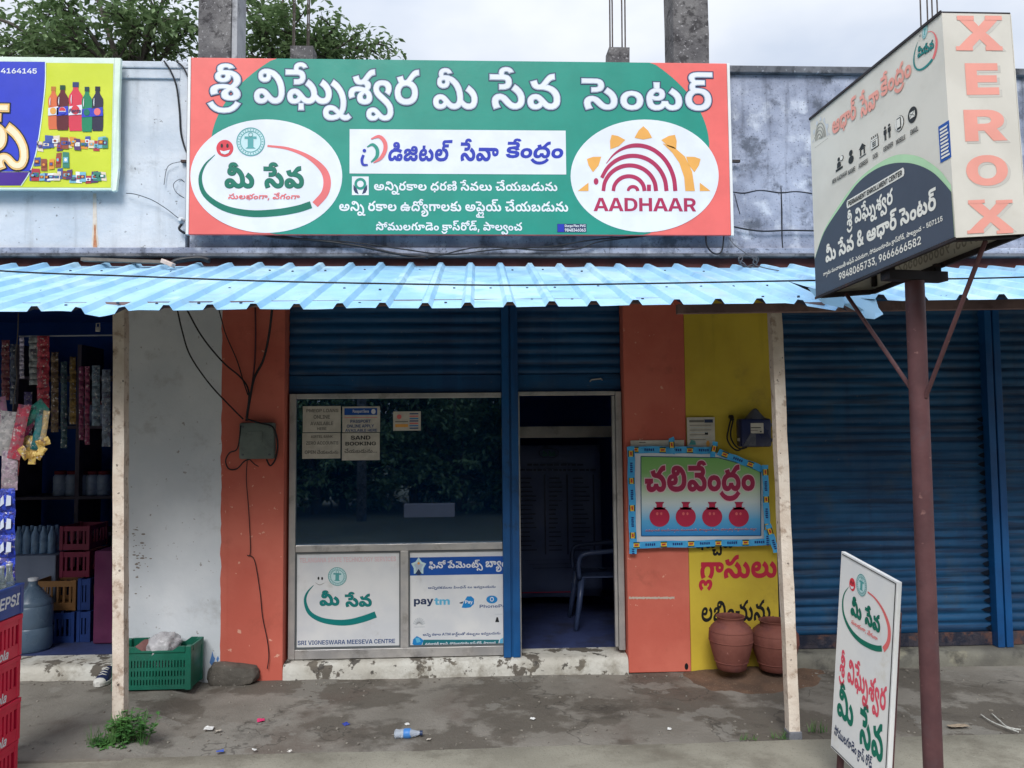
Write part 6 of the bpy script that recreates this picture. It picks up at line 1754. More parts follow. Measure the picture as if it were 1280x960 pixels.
for i, (cx, y0, y1, hw, c_) in enumerate(bot):
 vb = vinyl('printed_bottle_%d' % i, S(*c_))
 vcap = vinyl('printed_cap_%d' % i, S(*[(190, 120, 50), (20, 70, 50), (50, 60, 110), (20, 60, 70), (30, 34, 52)][i]))
 h = y1 - y0
 prof = [(0.36, 0.10), (0.40, 0.15), (0.62, 0.2), (0.95, 0.27), (1.0, 0.36), (0.9, 0.5), (1.0, 0.62), (0.98, 0.9), (0.86, 1.0)]
 P.poly(('bottle_picture', vb), [(cx - hw * a * 0.94, y0 + h * t_) for a, t_ in prof] + [(cx + hw * a * 0.94, y0 + h * t_) for a, t_ in prof[::-1]], 3 + (i % 2))
 P.rect(('bottle_picture', vcap), cx - hw * 0.42, y0 - 0.5, cx + hw * 0.42, y0 + h * 0.095, 3 + (i % 2))
 P.poly(('bottle_picture', v_label if i in (0, 2) else v_royal), [(cx - hw * 0.88, y0 + h * 0.50), (cx + hw * 0.88, y0 + h * 0.46), (cx + hw * 0.92, y0 + h * 0.66), (cx - hw * 0.92, y0 + h * 0.68)], 5)
 P.ell(('bottle_picture', (v_amber, v_white, v_red, v_dgreen, v_redsoft)[i]), cx, y0 + h * 0.57, hw * 0.55, hw * 0.6, 6, 18)
 if i == 1:
  P.poly(('bottle_picture', v_red), ellpts(cx, y0 + h * 0.57, hw * 0.5, hw * 0.55, 12, 0, 180), 7)
  P.poly(('bottle_picture', v_royal), ellpts(cx, y0 + h * 0.57 + 1.2, hw * 0.5, hw * 0.45, 12, 180, 360), 7)
 if i == 2:
  P.text(('bottle_picture', v_navy), 'Fanta', (cx - 8, y0 + h * 0.63), (cx + 7, y0 + h * 0.55), 7, 6, 0.2)
 P.band(('bottle_picture', v_white), [(cx - hw * 0.5, y0 + h * 0.26, 0.5), (cx - hw * 0.55, y0 + h * 0.36, 1.1), (cx - hw * 0.52, y0 + h * 0.44, 0.5)], 7)
rq = random.Random(4)
pcol = [vinyl('packet_print_%d' % i, S(*c_)) for i, c_ in enumerate(((178, 60, 70), (226, 210, 190), (60, 130, 110), (224, 150, 60), (70, 90, 160), (236, 236, 240), (150, 80, 60), (120, 180, 200), (90, 60, 110)))]
for row, (xa_, xb_, ya_, yb_, n) in enumerate(((49, 136, 163, 190, 15), (42, 88, 194, 214, 5), (38, 132, 212, 231, 16))):
 for i in range(n):
  cx = xa_ + (xb_ - xa_) * (i + 0.5) / n + rq.uniform(-1.5, 1.5)
  ww, hh = rq.uniform(3.4, 5.6), rq.uniform(5, 9) * (1.3 if row == 1 else 1)
  yb2 = yb_ - rq.uniform(0, 7)
  ct = rq.choice(pcol)
  sk = rq.uniform(-1.2, 1.2)
  P.poly(('grocery_picture', ct), [(cx - ww, yb2), (cx + ww, yb2 - sk), (cx + ww * 0.92 + sk, yb2 - hh * 1.7), (cx - ww * 0.92 + sk, yb2 - hh * 1.7 + sk)], 3 + (i % 3))
  c2 = rq.choice(pcol)
  P.rect(('grocery_picture', c2), cx - ww * 0.7, yb2 - hh * 1.15, cx + ww * 0.7, yb2 - hh * 0.55, 6)
  P.ell(('grocery_picture', rq.choice(pcol)), cx, yb2 - hh * 0.85, ww * 0.4, hh * 0.18, 7, 12)
P.flush()

# ---------------------------------------------------------------- sign box on a pole
def solve_face(q, height):
 """four photo corners of a flat rectangle to its corners in space, scaled to a height"""
 rays = np.array([list(ray(*c_)) for c_ in q], float)
 sides = np.stack([rays[1], -rays[2], rays[3]], 1)
 far = np.linalg.solve(sides, rays[0])
 pos4 = rays * np.array([1.0, far[0], far[1], far[2]])[:, None]
 scl = height / (0.5 * (np.linalg.norm(pos4[3] - pos4[0]) + np.linalg.norm(pos4[2] - pos4[1])))
 return [CAM + Vector([float(x) for x in r_ * scl]) for r_ in pos4]


f0, n0, n1, f1 = solve_face([(1020, 372), (1195, 297), (1178, 15.5), (1013, 150)], 0.92)
UD = (n0 - f0)
LB = UD.length
UD.normalize()
VD = (f1 - f0)
VD = (VD - UD * VD.dot(UD)).normalized()
HB = 0.5 * ((f1 - f0).dot(VD) + (n1 - n0).dot(VD))
WD = VD.cross(UD)
flat_n = Vector((UD.x, UD.y, 0)).normalized()
cd_ = ray(1264.6, 17)
WD = CAM + cd_ * ((n1 - CAM).dot(flat_n) / cd_.dot(flat_n)) - n1
TB = WD.length
WD.normalize()
FARL = f0
m_flex = mat('backlit_flex', S(226, 222, 212), S(216, 212, 202), 4, 0.5, dirt=(S(190, 182, 168), 0.4, 5, 0.55, 0.75))
nt_ = m_flex.node_tree
tl_ = nt_.nodes.new('ShaderNodeBsdfTranslucent')
tl_.inputs[0].default_value = (0.75, 0.72, 0.66, 1)
ms_ = nt_.nodes.new('ShaderNodeMixShader')
ms_.inputs[0].default_value = 0.16
nt_.links.new(nt_.nodes['Principled BSDF'].outputs[0], ms_.inputs[1])
nt_.links.new(tl_.outputs[0], ms_.inputs[2])
nt_.links.new(ms_.outputs[0], nt_.nodes['Material Output'].inputs[0])
m_pole = mat('red_oxide_pole', S(94, 62, 64), S(80, 52, 55), 6, 0.6, 0.0, 0.4, bump=(40, 0.2), dirt=(S(84, 66, 70), 0.6, 8, 0.52, 0.7), speck=(S(150, 112, 106), 0.5, 30, 0.68, 0.74))
m_iron = mat('dark_iron_angle', S(48, 42, 46), S(36, 32, 36), 10, 0.6, 0.2, dirt=(S(88, 58, 50), 0.6, 12, 0.55, 0.66))
mid = FARL + UD * LB * 0.53 + WD * TB * 0.5
PX_, PY_ = mid.x, mid.y
sg = thing('sign_box', 'cream sign box high on a maroon pole, XEROX on its narrow end', 'sign', (PX_, PY_, 0))
TH = 0.004


def sp3(u, w_, z):
 return FARL + UD * u + WD * w_ + VD * z


def plate(name, u0, u1, w0, w1, z0, z1, material, root, bev=0.0):
 bb = MB()
 c_ = sp3((u0 + u1) / 2, (w0 + w1) / 2, (z0 + z1) / 2)
 bb.obox(c_, UD * abs(u1 - u0) / 2, WD * abs(w1 - w0) / 2, VD * (z1 - z0) / 2, bev)
 return bb.build(name, material, root)


pl_l = plate('face', 0, LB, 0, TH, 0, HB, m_flex, sg)
pl_l['label'] = 'long face with the dark dome and Telugu words'
pl_r = plate('face', 0, LB, TB - TH, TB, 0, HB, m_flex, sg)
pl_n = plate('face', LB - TH - 0.001, LB - 0.001, TH + 0.001, TB - TH - 0.001, 0, HB, m_flex, sg)
pl_n['label'] = 'narrow end reading XEROX'
plate('face', 0.001, TH + 0.001, TH + 0.001, TB - TH - 0.001, 0, HB, m_flex, sg)
plate('top', 0.001, LB - 0.002, 0.001, TB - 0.001, HB + 0.001, HB + 0.008, m_iron, sg)
# angle iron frame along the open bottom
b = MB()
fr_ = 0.022
for w0, w1 in ((TH + 0.001, TH + fr_), (TB - TH - fr_, TB - TH - 0.001)):
 b.obox(sp3(LB / 2, (w0 + w1) / 2, fr_ / 2 - 0.006), UD * (LB / 2 - 0.012), WD * (w1 - w0) / 2, VD * fr_ / 2)
for u0 in (0.012, LB - 0.03):
 b.obox(sp3(u0, TB / 2, fr_ / 2 - 0.006), UD * fr_ / 2, WD * (TB / 2 - TH - fr_ - 0.001), VD * fr_ / 2)
for u0 in (0.022, LB - 0.022):
 for w0 in (TH + 0.012, TB - TH - 0.012):
  b.obox(sp3(u0, w0, HB / 2), UD * 0.01, WD * 0.009, VD * (HB / 2 - 0.03))
b.build('bottom_frame', m_iron, sg)
b = MB()
for a0, a1, z in ((0, 1, -0.007), (0, 1, HB + 0.001)):
 b.obox(sp3(LB / 2, -0.004, z + 0.004), UD * LB / 2, WD * 0.003, VD * 0.006)
 b.build('edge_trim', m_iron, sg)
 b = MB()
# pole, head bar and struts
zh = dep(1137, 350, (Vector((PX_, PY_, 1.8)) - CAM).dot(FWD)).z
b = MB()
b.tube([(PX_, PY_, -0.1), (PX_, PY_, 0.6), (PX_, PY_, 1.5), (PX_, PY_, zh)], 0.0385, 20)
b.build('pole', m_pole, sg, smooth=R(40))
b = MB()
c_ = Vector((PX_, PY_, zh + 0.022))
wh = Vector((WD.x, WD.y, 0)).normalized()
b.obox(c_, wh * 0.145, Vector((-wh.y, wh.x, 0)) * 0.03, Vector((0, 0, 0.021)), 0.003)
b.build('head_bar', m_iron, sg)
b = MB()
for sg_ in (-1, 1):
 q = c_ + WD * 0.115 * sg_
 ub = mid.z + 0.02
 b.obox(Vector((q.x, q.y, (zh + 0.045 + ub) / 2)), Vector((0.012, 0, 0)), Vector((0, 0.012, 0)), Vector((0, 0, max(0.01, (ub - zh - 0.045) / 2))))
b.build('upright', m_iron, sg)
for u, w_, py in ((0.05, TB * 0.4, 487), (LB - 0.05, TB * 0.55, 497)):
 bb = MB()
 zz = dep(1147, py, (Vector((PX_, PY_, 1.8)) - CAM).dot(FWD)).z
 q = sp3(u, w_, -0.004)
 dr = (Vector((q.x, q.y, 0)) - Vector((PX_, PY_, 0))).normalized()
 bb.tube([Vector((PX_, PY_, zz)) + dr * 0.036, q], 0.009, 8)
 bb.build('strut', m_pole, sg)
# print on the long face
P = Panel('sl', FARL, UD, VD, pl_l)
v_slate = vinyl('slate_print', S(66, 74, 90))
v_lgreen = vinyl('pale_green_print', S(176, 214, 172))
v_salm = vinyl('salmon_print', S(232, 158, 144))
v_cream = vinyl('cream_print', S(228, 226, 218))


def dome(pts, layer, key):
 """arch given in photo pixels, closed along the bottom edge of the face"""
 q = [tuple(P.uv(*p_)) for p_ in pts]
 sm = [(v.x, v.y) for v in smooth_path([Vector((a_, b_, 0)) for a_, b_ in q], 6)]
 sm = [(min(LB - 0.004, max(0.004, a_)), max(0.006, b_)) for a_, b_ in sm]
 P.poly_uv(key, sm + [(LB - 0.004, 0.004), (0.004, 0.004)], layer)


dome([(1019, 322), (1031, 287), (1051.5, 253), (1072, 226), (1093, 208), (1113, 196.5), (1128, 193), (1146, 195), (1160, 201.5), (1176, 214), (1189, 231)], 1, ('dome', v_lgreen))
dome([(1019, 324), (1031, 290), (1051.7, 258), (1072, 230), (1093, 213), (1113, 205), (1133, 203.5), (1150, 207), (1166, 215), (1178, 226), (1190, 240)], 2, ('dome', v_slate))
for s_, bl, tr, h in (('ఆధార్', (1041.5, 173), (1070, 120), 0.125), ('సేవా', (1076.5, 148), (1098.5, 109), 0.125), ('కేంద్రం', (1102.5, 131.5), (1139, 78.5), 0.14)):
 P.line(('lettering', v_salm), s_, bl, tr, h, 2, 10)
fingerprint(P, AffPx([(742, 264), (869.5, 248), (804, 160)], [(1018.5, 185.5), (1035.4, 172.2), (1026, 146)]), 'emblem', v_grey, v_ghost, 1)
mee_seva(P, AffPx([(250, 228), (330, 270), (410, 222)], [(1142.6, 72), (1154.5, 87), (1171.4, 54)]), 'emblem', soft=True, tagline=False, lay=1, grn=v_tealpanel)
for ic, (cx, cy) in zip('nadbgme', ((1049.4, 204.7), (1064, 196), (1078.3, 187.5), (1093.6, 177.4), (1109.4, 165.4), (1124.7, 154.4), (1141, 143.5))):
 u0, v0 = P.uv(cx, cy)
 U_ = 0.062 * 0.5
 Q = lambda pts: [(u0 + x * U_, v0 + y * U_) for x, y in pts]
 EL = lambda x, y, rx, ry, n=20: [(u0 + (x + rx * math.cos(2 * math.pi * i / n)) * U_, v0 + (y + ry * math.sin(2 * math.pi * i / n)) * U_) for i in range(n)]
 k_ = ('icon', v_black)
 kw = ('icon', v_cream)
 if ic == 'n':
  P.poly_uv(k_, EL(-0.1, 0.75, 0.3, 0.3), 1)
  P.poly_uv(k_, Q([(-0.6, -0.55), (-0.5, 0.2), (-0.1, 0.4), (0.3, 0.2), (0.4, -0.55)]), 1)
  P.poly_uv(k_, Q([(-0.9, -1), (0.8, -1), (0.8, -0.65), (-0.9, -0.65)]), 1)
  P.poly_uv(k_, EL(0.65, 0.6, 0.42, 0.42), 1)
  P.poly_uv(kw, EL(0.65, 0.6, 0.34, 0.34), 2)
 elif ic == 'a':
  P.poly_uv(k_, EL(0, 0.6, 0.42, 0.45), 1)
  P.poly_uv(k_, EL(0, -0.45, 0.62, 0.6), 1)
 elif ic == 'd':
  P.poly_uv(k_, Q([(-0.8, 0.3), (0.8, 0.3), (0, 1.05)]), 1)
  P.poly_uv(k_, Q([(-0.55, -0.7), (-0.25, -0.7), (-0.25, 0.1), (0.25, 0.1), (0.25, -0.7), (0.55, -0.7), (0.55, 0.25), (-0.55, 0.25)]), 1)
  P.poly_uv(k_, Q([(-0.75, -1), (0.75, -1), (0.75, -0.85), (-0.75, -0.85)]), 1)
 elif ic == 'b':
  P.poly_uv(k_, Q([(-0.8, -0.95), (0.8, -0.95), (0.8, 0.65), (-0.8, 0.65)]), 1)
  P.poly_uv(kw, Q([(-0.7, -0.85), (0.7, -0.85), (0.7, 0.25), (-0.7, 0.25)]), 2)
  P.poly_uv(kw, Q([(-0.7, 0.33), (0.7, 0.33), (0.7, 0.56), (-0.7, 0.56)]), 2)
  for q in range(3):
   P.poly_uv(k_, Q([(-0.4, -0.65 + q * 0.28), (0.4, -0.65 + q * 0.28), (0.4, -0.52 + q * 0.28), (-0.4, -0.52 + q * 0.28)]), 3)
  for q in range(4):
   P.poly_uv(k_, EL(-0.6 + q * 0.4, 0.85, 0.1, 0.16, 10), 1)
 elif ic == 'g':
  for dx in (-0.42, 0.42):
   P.poly_uv(k_, EL(dx, 0.85, 0.2, 0.2, 14), 1)
   P.poly_uv(k_, Q([(dx - 0.3, 0.55), (dx + 0.3, 0.55), (dx + 0.3, -0.1), (dx + 0.17, -0.1), (dx + 0.17, -1), (dx + 0.03, -1), (dx + 0.03, -0.2), (dx - 0.03, -0.2), (dx - 0.03, -1), (dx - 0.17, -1), (dx - 0.17, -0.1), (dx - 0.3, -0.1)]), 1)
 elif ic == 'm':
  P.poly_uv(k_, EL(0, 0, 0.86, 1.1, 28), 1)
  P.poly_uv(kw, EL(0, 0, 0.80, 1.03, 28), 2)
  P.poly_uv(k_, Q([(-0.4, -0.8), (0.4, -0.8), (0.4, 0.8), (-0.4, 0.8)]), 3)
  P.poly_uv(kw, Q([(-0.31, -0.58), (0.31, -0.58), (0.31, 0.62), (-0.31, 0.62)]), 4)
 else:
  P.poly_uv(k_, EL(0, 0, 0.86, 1.1, 28), 1)
  P.poly_uv(kw, Q([(-0.5, -0.42), (0.5, -0.42), (0.5, 0.42), (-0.5, 0.42)]), 2)
  for e1, e2 in (((-0.5, 0.42), (0.06, -0.05)), ((0.5, 0.42), (-0.06, -0.05)), ((-0.5, -0.42), (-0.1, 0.05)), ((0.5, -0.42), (0.1, 0.05))):
   P.poly_uv(k_, Q([e1, (e1[0], e1[1] - 0.1 * (1 if e1[1] > 0 else -1)), (e2[0], e2[1]), (e2[0], e2[1] + 0.08 * (1 if e1[1] > 0 else -1))]), 3)
for s_, bl, tr in (('NEW AADHAAR', (1041, 230.5), (1059.5, 219)), ('NAME', (1061, 219), (1069.6, 211.4)), ('ADDRESS', (1074, 211), (1085.4, 200.4)), ('DOB', (1092, 199.6), (1097.8, 193)), ('GENDER', (1105, 190.4), (1117, 179.8)), ('MOBILE', (1121, 181.4), (1132.2, 171.4)), ('EMAIL', (1139, 169.4), (1148.4, 159.6))):
 P.line(('lettering', v_black), s_, bl, tr, 0.022, 2, 0)
a0 = P.uv(1059.5, 256.5)
a1 = P.uv(1131.5, 214)
vm = (a0[1] + a1[1]) / 2
hp = 0.019
P.poly_uv(('pill', v_cream), [(a0[0] + hp * 0.3, vm - hp), (a1[0] - hp * 0.3, vm - hp), (a1[0], vm - hp * 0.5), (a1[0], vm + hp * 0.5), (a1[0] - hp * 0.3, vm + hp), (a0[0] + hp * 0.3, vm + hp), (a0[0], vm + hp * 0.5), (a0[0], vm - hp * 0.5)], 3)
P.text_uv(('lettering', v_black), 'PERMANENT ENROLLMENT CENTER', (a0[0] + 0.012, vm - hp * 0.62), (a1[0] - 0.012, vm + hp * 0.62), 4, 8)
P.line(('lettering', v_cream), 'శ్రీ విఘ్నేశ్వర', (1060, 293.5), (1117, 240.5), 0.112, 3, 6)
P.line(('lettering', v_cream), 'మీ సేవ & ఆధార్ సెంటర్', (1033.5, 332), (1171, 242.5), 0.10, 3, 12)
P.line(('lettering', v_cream), 'గ్రామ పంచాయితీ ఆఫీస్ ఎదురుగా, సోములగూడెం క్రాస్‌రోడ్, పాల్వంచ - 507115', (1030.5, 348.5), (1179.5, 273), 0.036, 3, 0)
P.line(('lettering', v_cream), '9848065733, 9666666582', (1050, 352.5), (1152.4, 300), 0.042, 3, -4)
ta, tb_ = P.uv(1176, 204), P.uv(1186.8, 150)
P.poly_uv(('maker_tag', v_bank), [(ta[0], ta[1]), (tb_[0], ta[1]), (tb_[0], tb_[1]), (ta[0], tb_[1])], 1)
for q in range(9):
 v_ = ta[1] + 0.012 + (tb_[1] - ta[1] - 0.02) * q / 9
 P.poly_uv(('maker_tag', v_cream), [(ta[0] + 0.008, v_), (tb_[0] - 0.006 - 0.004 * (q % 3), v_), (tb_[0] - 0.006 - 0.004 * (q % 2), v_ + 0.008), (ta[0] + 0.008, v_ + 0.008)], 2)
P.flush()
# narrow end
Panel.STEP = 0.0006
P = Panel('sn', sp3(LB - 0.001, 0, 0), WD, VD, pl_n)
v_xshade = vinyl('grey_letter_shadow', S(196, 192, 184))
for ch, x0, x1, y0, y1 in (('X', 1197, 1250, 21.5, 62), ('E', 1208, 1246.5, 78.5, 119.5), ('R', 1206.5, 1255, 136, 177.5), ('O', 1208.5, 1258.5, 192.5, 234), ('X', 1211, 1263.5, 251, 291)):
 P.text(('shadow_letter', v_xshade), ch, (x0 + 4.4, y1 + 0.8), (x1 + 1.8, y0 + 4.8), 1, 26)
 P.text(('letter', v_salm), ch, (x0 + 2, y1 - 2), (x1 - 2, y0 + 2), 2, 26)
 k_ = ('letter', v_salm)
 w_ = x1 - x0
 h_ = y1 - y0
 if ch == 'X':
  for qx, qy in ((0.17, 0.03), (0.83, 0.03), (0.15, 0.97), (0.85, 0.97)):
   P.rect(k_, x0 + w_ * (qx - 0.19), y0 + h_ * qy - 2.6, x0 + w_ * (qx + 0.2), y0 + h_ * qy + 2.6, 3)
P.flush()
Panel.STEP = 0.0016
# mirror writing showing through on the inside of the far face
v_through = vinyl('show_through_grey', S(176, 170, 158))
P_, F_, lo, hi = text2d('9848065733, 9666666582', -4)
kk = (LB * 0.76 / (hi[0] - lo[0]), 0.075 / (hi[1] - lo[1]))
verts = [sp3(LB - 0.03 - (p_[0] - lo[0]) * kk[0], TB - TH - 0.002, 0.035 + (p_[1] - lo[1]) * kk[1]) for p_ in P_]
b = MB()
b.tris(verts, [tuple(int(i) for i in f_) for f_ in F_])
b.build('show_through_lettering', v_through, pl_r, normals=False)

# ---------------------------------------------------------------- easel board
bl3, br3, tr3, tl = solve_face([(1038, 934), (1107.5, 1003), (1122, 727.5), (1051.5, 689)], 0.98)
ctr = (tl + bl3 + tr3 + br3) / 4
UA = ((tr3 - tl) + (br3 - bl3)).normalized()
VA = ((tl - bl3) + (tr3 - br3)).normalized()
NA = UA.cross(VA).normalized()
wA = ((tr3 - tl).dot(UA) + (br3 - bl3).dot(UA)) / 4
hA = ((tl - bl3).dot(VA) + (tr3 - br3).dot(VA)) / 4
ab = thing('easel_board', 'leaning white board with green and red Telugu words on short brown legs', 'sign board', (ctr.x, ctr.y, 0))
m_board = mat('board_white', S(228, 228, 226), S(216, 218, 220), 3, 0.5, dirt=(S(196, 188, 168), 0.5, 4, 0.56, 0.75))
b = MB()
b.obox(ctr - NA * 0.012, UA * wA, VA * hA, NA * 0.011, 0.002)
b.build('board', m_board, ab)
b = MB()
b.obox(ctr + UA * (wA - 0.011) + NA * 0.0015, UA * 0.0015, VA * (hA - 0.01), NA * 0.001)
b.obox(ctr - VA * (hA - 0.011) + NA * 0.0015, UA * (wA - 0.01), VA * 0.0015, NA * 0.001)
b.obox(ctr + VA * (hA - 0.011) + NA * 0.0015, UA * (wA - 0.013), VA * 0.0015, NA * 0.001)
b.build('border_line', v_black, ab)
for sgn in (-1, 1):
 b = MB()
 a_ = ctr + UA * (wA - 0.035) * sgn - VA * (hA - 0.02) - NA * 0.036
 top_ = ctr + UA * (wA - 0.035) * sgn + VA * (hA * 0.7) - NA * 0.036
 dv = (a_ - top_).normalized()
 foot = a_ + dv * (a_.z / -dv.z)
 b.bar(top_, foot, 0.026, 0.026, (0, 1, 0), 0.002)
 b.build('leg', m_pole, ab)
P = Panel('ab', ctr + NA * -0.001, UA, VA, ab)
Fa = AffPx([(250, 226), (330, 268), (409, 226)], [(1048.5, 781), (1077, 825), (1112.5, 792)])


def au(x, y):                                     # board coordinates -1..1
 return (x * wA, y * hA)


class OnBoard:
 """banner logo pixels straight onto the board plane"""
 k = 1.0


class BP(Panel):
 def uv(s, px, py):                            # logo pixels
  return np.array([(px - 330) / 80 * wA * 0.84, (222 - py) / 80 * wA * 0.84 * 1.28 + hA * 0.52])


PB = BP('abl', ctr + NA * -0.001, UA, VA, ab)
mee_seva(PB, IDENT, 'emblem', lay=1)
PB.flush()
v_rose = vinyl('rose_print', S(222, 84, 104))
P.text_uv(('lettering', v_rose), 'శ్రీ విఘ్నేశ్వర', au(-0.82, -0.33), au(0.84, 0.05), 1, 6)
P.text_uv(('lettering', v_dgreen), 'మీ', au(-0.82, -0.62), au(-0.22, -0.28), 1, 12)
P.text_uv(('lettering', v_dgreen), 'సేవ', au(0.02, -0.70), au(0.82, -0.30), 1, 12)
P.text_uv(('lettering', v_navy), 'సోములగూడెం క్రాస్ రోడ్', au(-0.88, -0.88), au(0.5, -0.72), 1, 0)
P.flush()

# ================================================================ awning
m_tin = mat('sky_blue_tin', S(166, 208, 236), S(144, 192, 226), 2.2, 0.45, 0.1, 0.5, bump=(14, 0.15), patches=[(S(190, 222, 238), 0.7, 1.3, 0.54, 0.62), (S(140, 172, 190), 0.5, 5, 0.60, 0.72)],
   dirt=(S(120, 150, 172), 0.55, 3.2, 0.56, 0.72), streak=(S(138, 176, 200), 0.4, 9, 0.55, 0.7), speck=(S(74, 84, 96), 0.8, 26, 0.735, 0.76))
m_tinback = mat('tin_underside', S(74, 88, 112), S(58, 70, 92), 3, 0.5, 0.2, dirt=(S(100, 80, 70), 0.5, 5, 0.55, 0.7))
m_post = mat('peeling_cream_post', S(224, 212, 198), S(208, 192, 176), 7, 0.8, bump=(50, 0.5), dirt=(S(150, 124, 104), 0.7, 16, 0.52, 0.66), speck=(S(70, 60, 56), 0.8, 34, 0.68, 0.72))
m_purlin = mat('brown_purlin', S(128, 104, 100), S(104, 84, 84), 4, 0.8, dirt=(S(84, 66, 64), 0.7, 7, 0.5, 0.66))
YA0, YA1 = -0.04, -1.72
PITCH_R = 53.2 / FPX * (5.7 + YA1)
x_ph = X(690, 383, YA1)
zfl, zfm, zfr = at(20, 389.5, YA1).z, at(640, 384, YA1).z, at(1270, 374.5, YA1).z
xfl, xfm, xfr = X(20, 389, YA1), X(640, 384, YA1), X(1270, 374, YA1)
zbl, zbm, zbr = at(60, 333, YA0).z, at(640, 333, YA0).z, at(1250, 336, YA0).z


def lerp3(x, a, b_, c):
 if x < xfm:
  return a + (b_ - a) * (x - xfl) / (xfm - xfl)
 return b_ + (c - b_) * (x - xfm) / (xfr - xfm)


def awn_z(x, t):
 return lerp3(x, zbl, zbm, zbr) * (1 - t) + lerp3(x, zfl, zfm, zfr) * t


def rib(x):
 u = ((x - x_ph) / PITCH_R) % 1.0
 u = min(u, 1 - u) * PITCH_R
 if u < 0.014:
  return 0.028
 if u < 0.034:
  return 0.028 * (0.034 - u) / 0.020
 return 0.0


aw = thing('tin_awning', 'sky blue corrugated tin awning on two cream posts along the shop fronts', 'awning', (X(640, 383, -0.6), -0.6, 0))


def sheet(x0, x1, curl, lift=0.0):
 xsamp = []
 k0 = math.floor((x0 - x_ph) / PITCH_R) - 1
 k1 = math.ceil((x1 - x_ph) / PITCH_R) + 1
 for k in range(k0, k1 + 1):
  c_ = x_ph + k * PITCH_R
  for d in (-0.0341, -0.0141, 0.0141, 0.0341, PITCH_R * 0.37, PITCH_R * 0.5, PITCH_R * 0.63):
   if x0 <= c_ + d <= x1:
    xsamp.append(c_ + d)
 xsamp = [x0] + sorted(xsamp) + [x1]
 rows = []
 n = 14
 for j in range(n + 1):
  t = j / n
  r = []
  for x in xsamp:
   y = YA0 + (YA1 - YA0) * t
   z = awn_z(x, t) + rib(x) + lift
   z += 0.004 * mnoise.noise(Vector((x * 2.2, y * 3, 0.5))) + 0.003 * mnoise.noise(Vector((x * 6, y * 5, 2.5)))
   if j == n:
    y += 0.010 * mnoise.noise(Vector((x * 3, 4, 1)))
   z += curl(x, t)
   r.append((x, y, z))
  rows.append(r)
 bb = MB()
 bb.shell(rows, 0.0012)
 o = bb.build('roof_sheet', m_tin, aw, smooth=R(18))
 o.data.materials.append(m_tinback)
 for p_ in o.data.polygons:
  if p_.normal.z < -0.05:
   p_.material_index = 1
 return o


x_tear0, x_tear1 = X(1058, 372, YA1), X(1100, 372, YA1)
xL0 = XL - 0.2
x_lap = X(163, 384, YA1)


def curl_a(x, t):
 d = 0.0
 # bent rib near the left post and drooping right end
 d -= 0.035 * max(0, 1 - abs(x - X(126, 388, YA1)) / 0.16) * max(0, (t - 0.75) / 0.25)
 d -= 0.055 * max(0, (x - X(985, 375, YA1)) / (x_tear0 - X(985, 375, YA1))) * max(0, (t - 0.5) / 0.5) if x > X(985, 375, YA1) else 0
 return d


sheet(xL0, x_tear0, curl_a)
sheet(x_tear0 + 0.004, XR + 0.2, lambda x, t: 0.02 * max(0, 1 - (x - x_tear0) / 0.3) * t, 0.004)
# the torn flap hanging from the lap
rows = []
pa = [(1046, 372), (1062, 371), (1082, 371), (1094, 372)]
pb = [(1052, 380), (1066, 379), (1088, 380), (1098, 385)]
pc_ = [(1070, 389), (1080, 388), (1094, 391), (1103, 391)]
pd = [(1075, 393), (1082, 398), (1093, 399), (1104, 393)]
for j, row in enumerate((pa, pb, pc_, pd)):
 rows.append([at(px, py, YA1 + 0.02 - 0.03 * j - (0.03 if i == 1 else 0.0)) for i, (px, py) in enumerate(row)])
b = MB()
b.shell(rows, 0.0012)
fl = b.build('torn_flap', m_tin, aw, smooth=R(20))
fl['label'] = 'torn corner of tin hanging down'
# a second bent tongue of tin lifting at the overlap
rows = []
for j, row in enumerate((((1010, 360), (1030, 362), (1050, 366)), ((1020, 372), (1036, 374), (1056, 377)), ((1030, 380), (1044, 383), (1054, 385)))):
 rows.append([at(px, py, YA1 - 0.012 - 0.012 * j) for px, py in row])
b = MB()
b.shell(rows, 0.0012)
b.build('torn_flap', m_tin, aw, smooth=R(20))
# fixings: dark bolt heads on the pans
b = MB()
m_bolt = flat('bolt_heads', S(58, 66, 80), 0.5)
rb = random.Random(3)
for k in range(-22, 26):
 for t in (0.14, 0.62, 0.9):
  if rb.random() < 0.62:
   x = x_ph + k * PITCH_R + rb.choice((0.1, 0.13, 0.08))
   if xL0 + 0.1 < x < XR:
    tt = t + rb.uniform(-0.03, 0.03)
    b.lathe((x, YA0 + (YA1 - YA0) * tt, awn_z(x, tt) - 0.004), [(0.008, 0), (0.008, 0.010), (0, 0.012)], 7)
b.build('bolt', m_bolt, aw)['kind'] = 'stuff'
b = MB()
yq = YA1 + 0.25
za_, zb__ = at(20, 384, yq).z - 0.0, at(1270, 377.5, yq).z
for xa_, xb_ in ((XL, XR),):
 xm_ = X(840, 380, yq)
 tq = (YA0 - yq) / (YA0 - YA1)
 b.bar((xa_, yq, awn_z(xa_, tq) - 0.02), (xm_, yq, awn_z(xm_, tq) - 0.02), 0.05, 0.028, (0, 0, 1))
 b.bar((xm_ + 0.001, yq - 0.1, awn_z(xm_, 0.92) - 0.045), (xb_, yq - 0.1, awn_z(xb_, 0.92) - 0.045), 0.05, 0.05, (0, 0, 1))
b.build('purlin', m_purlin, aw)
b = MB()
b.bar((XL, YA0 - 0.05, awn_z(XL, 0.05) - 0.045), (XR, YA0 - 0.05, awn_z(XR, 0.05) - 0.045), 0.05, 0.05)
b.build('purlin', m_purlin, aw)
b = MB()
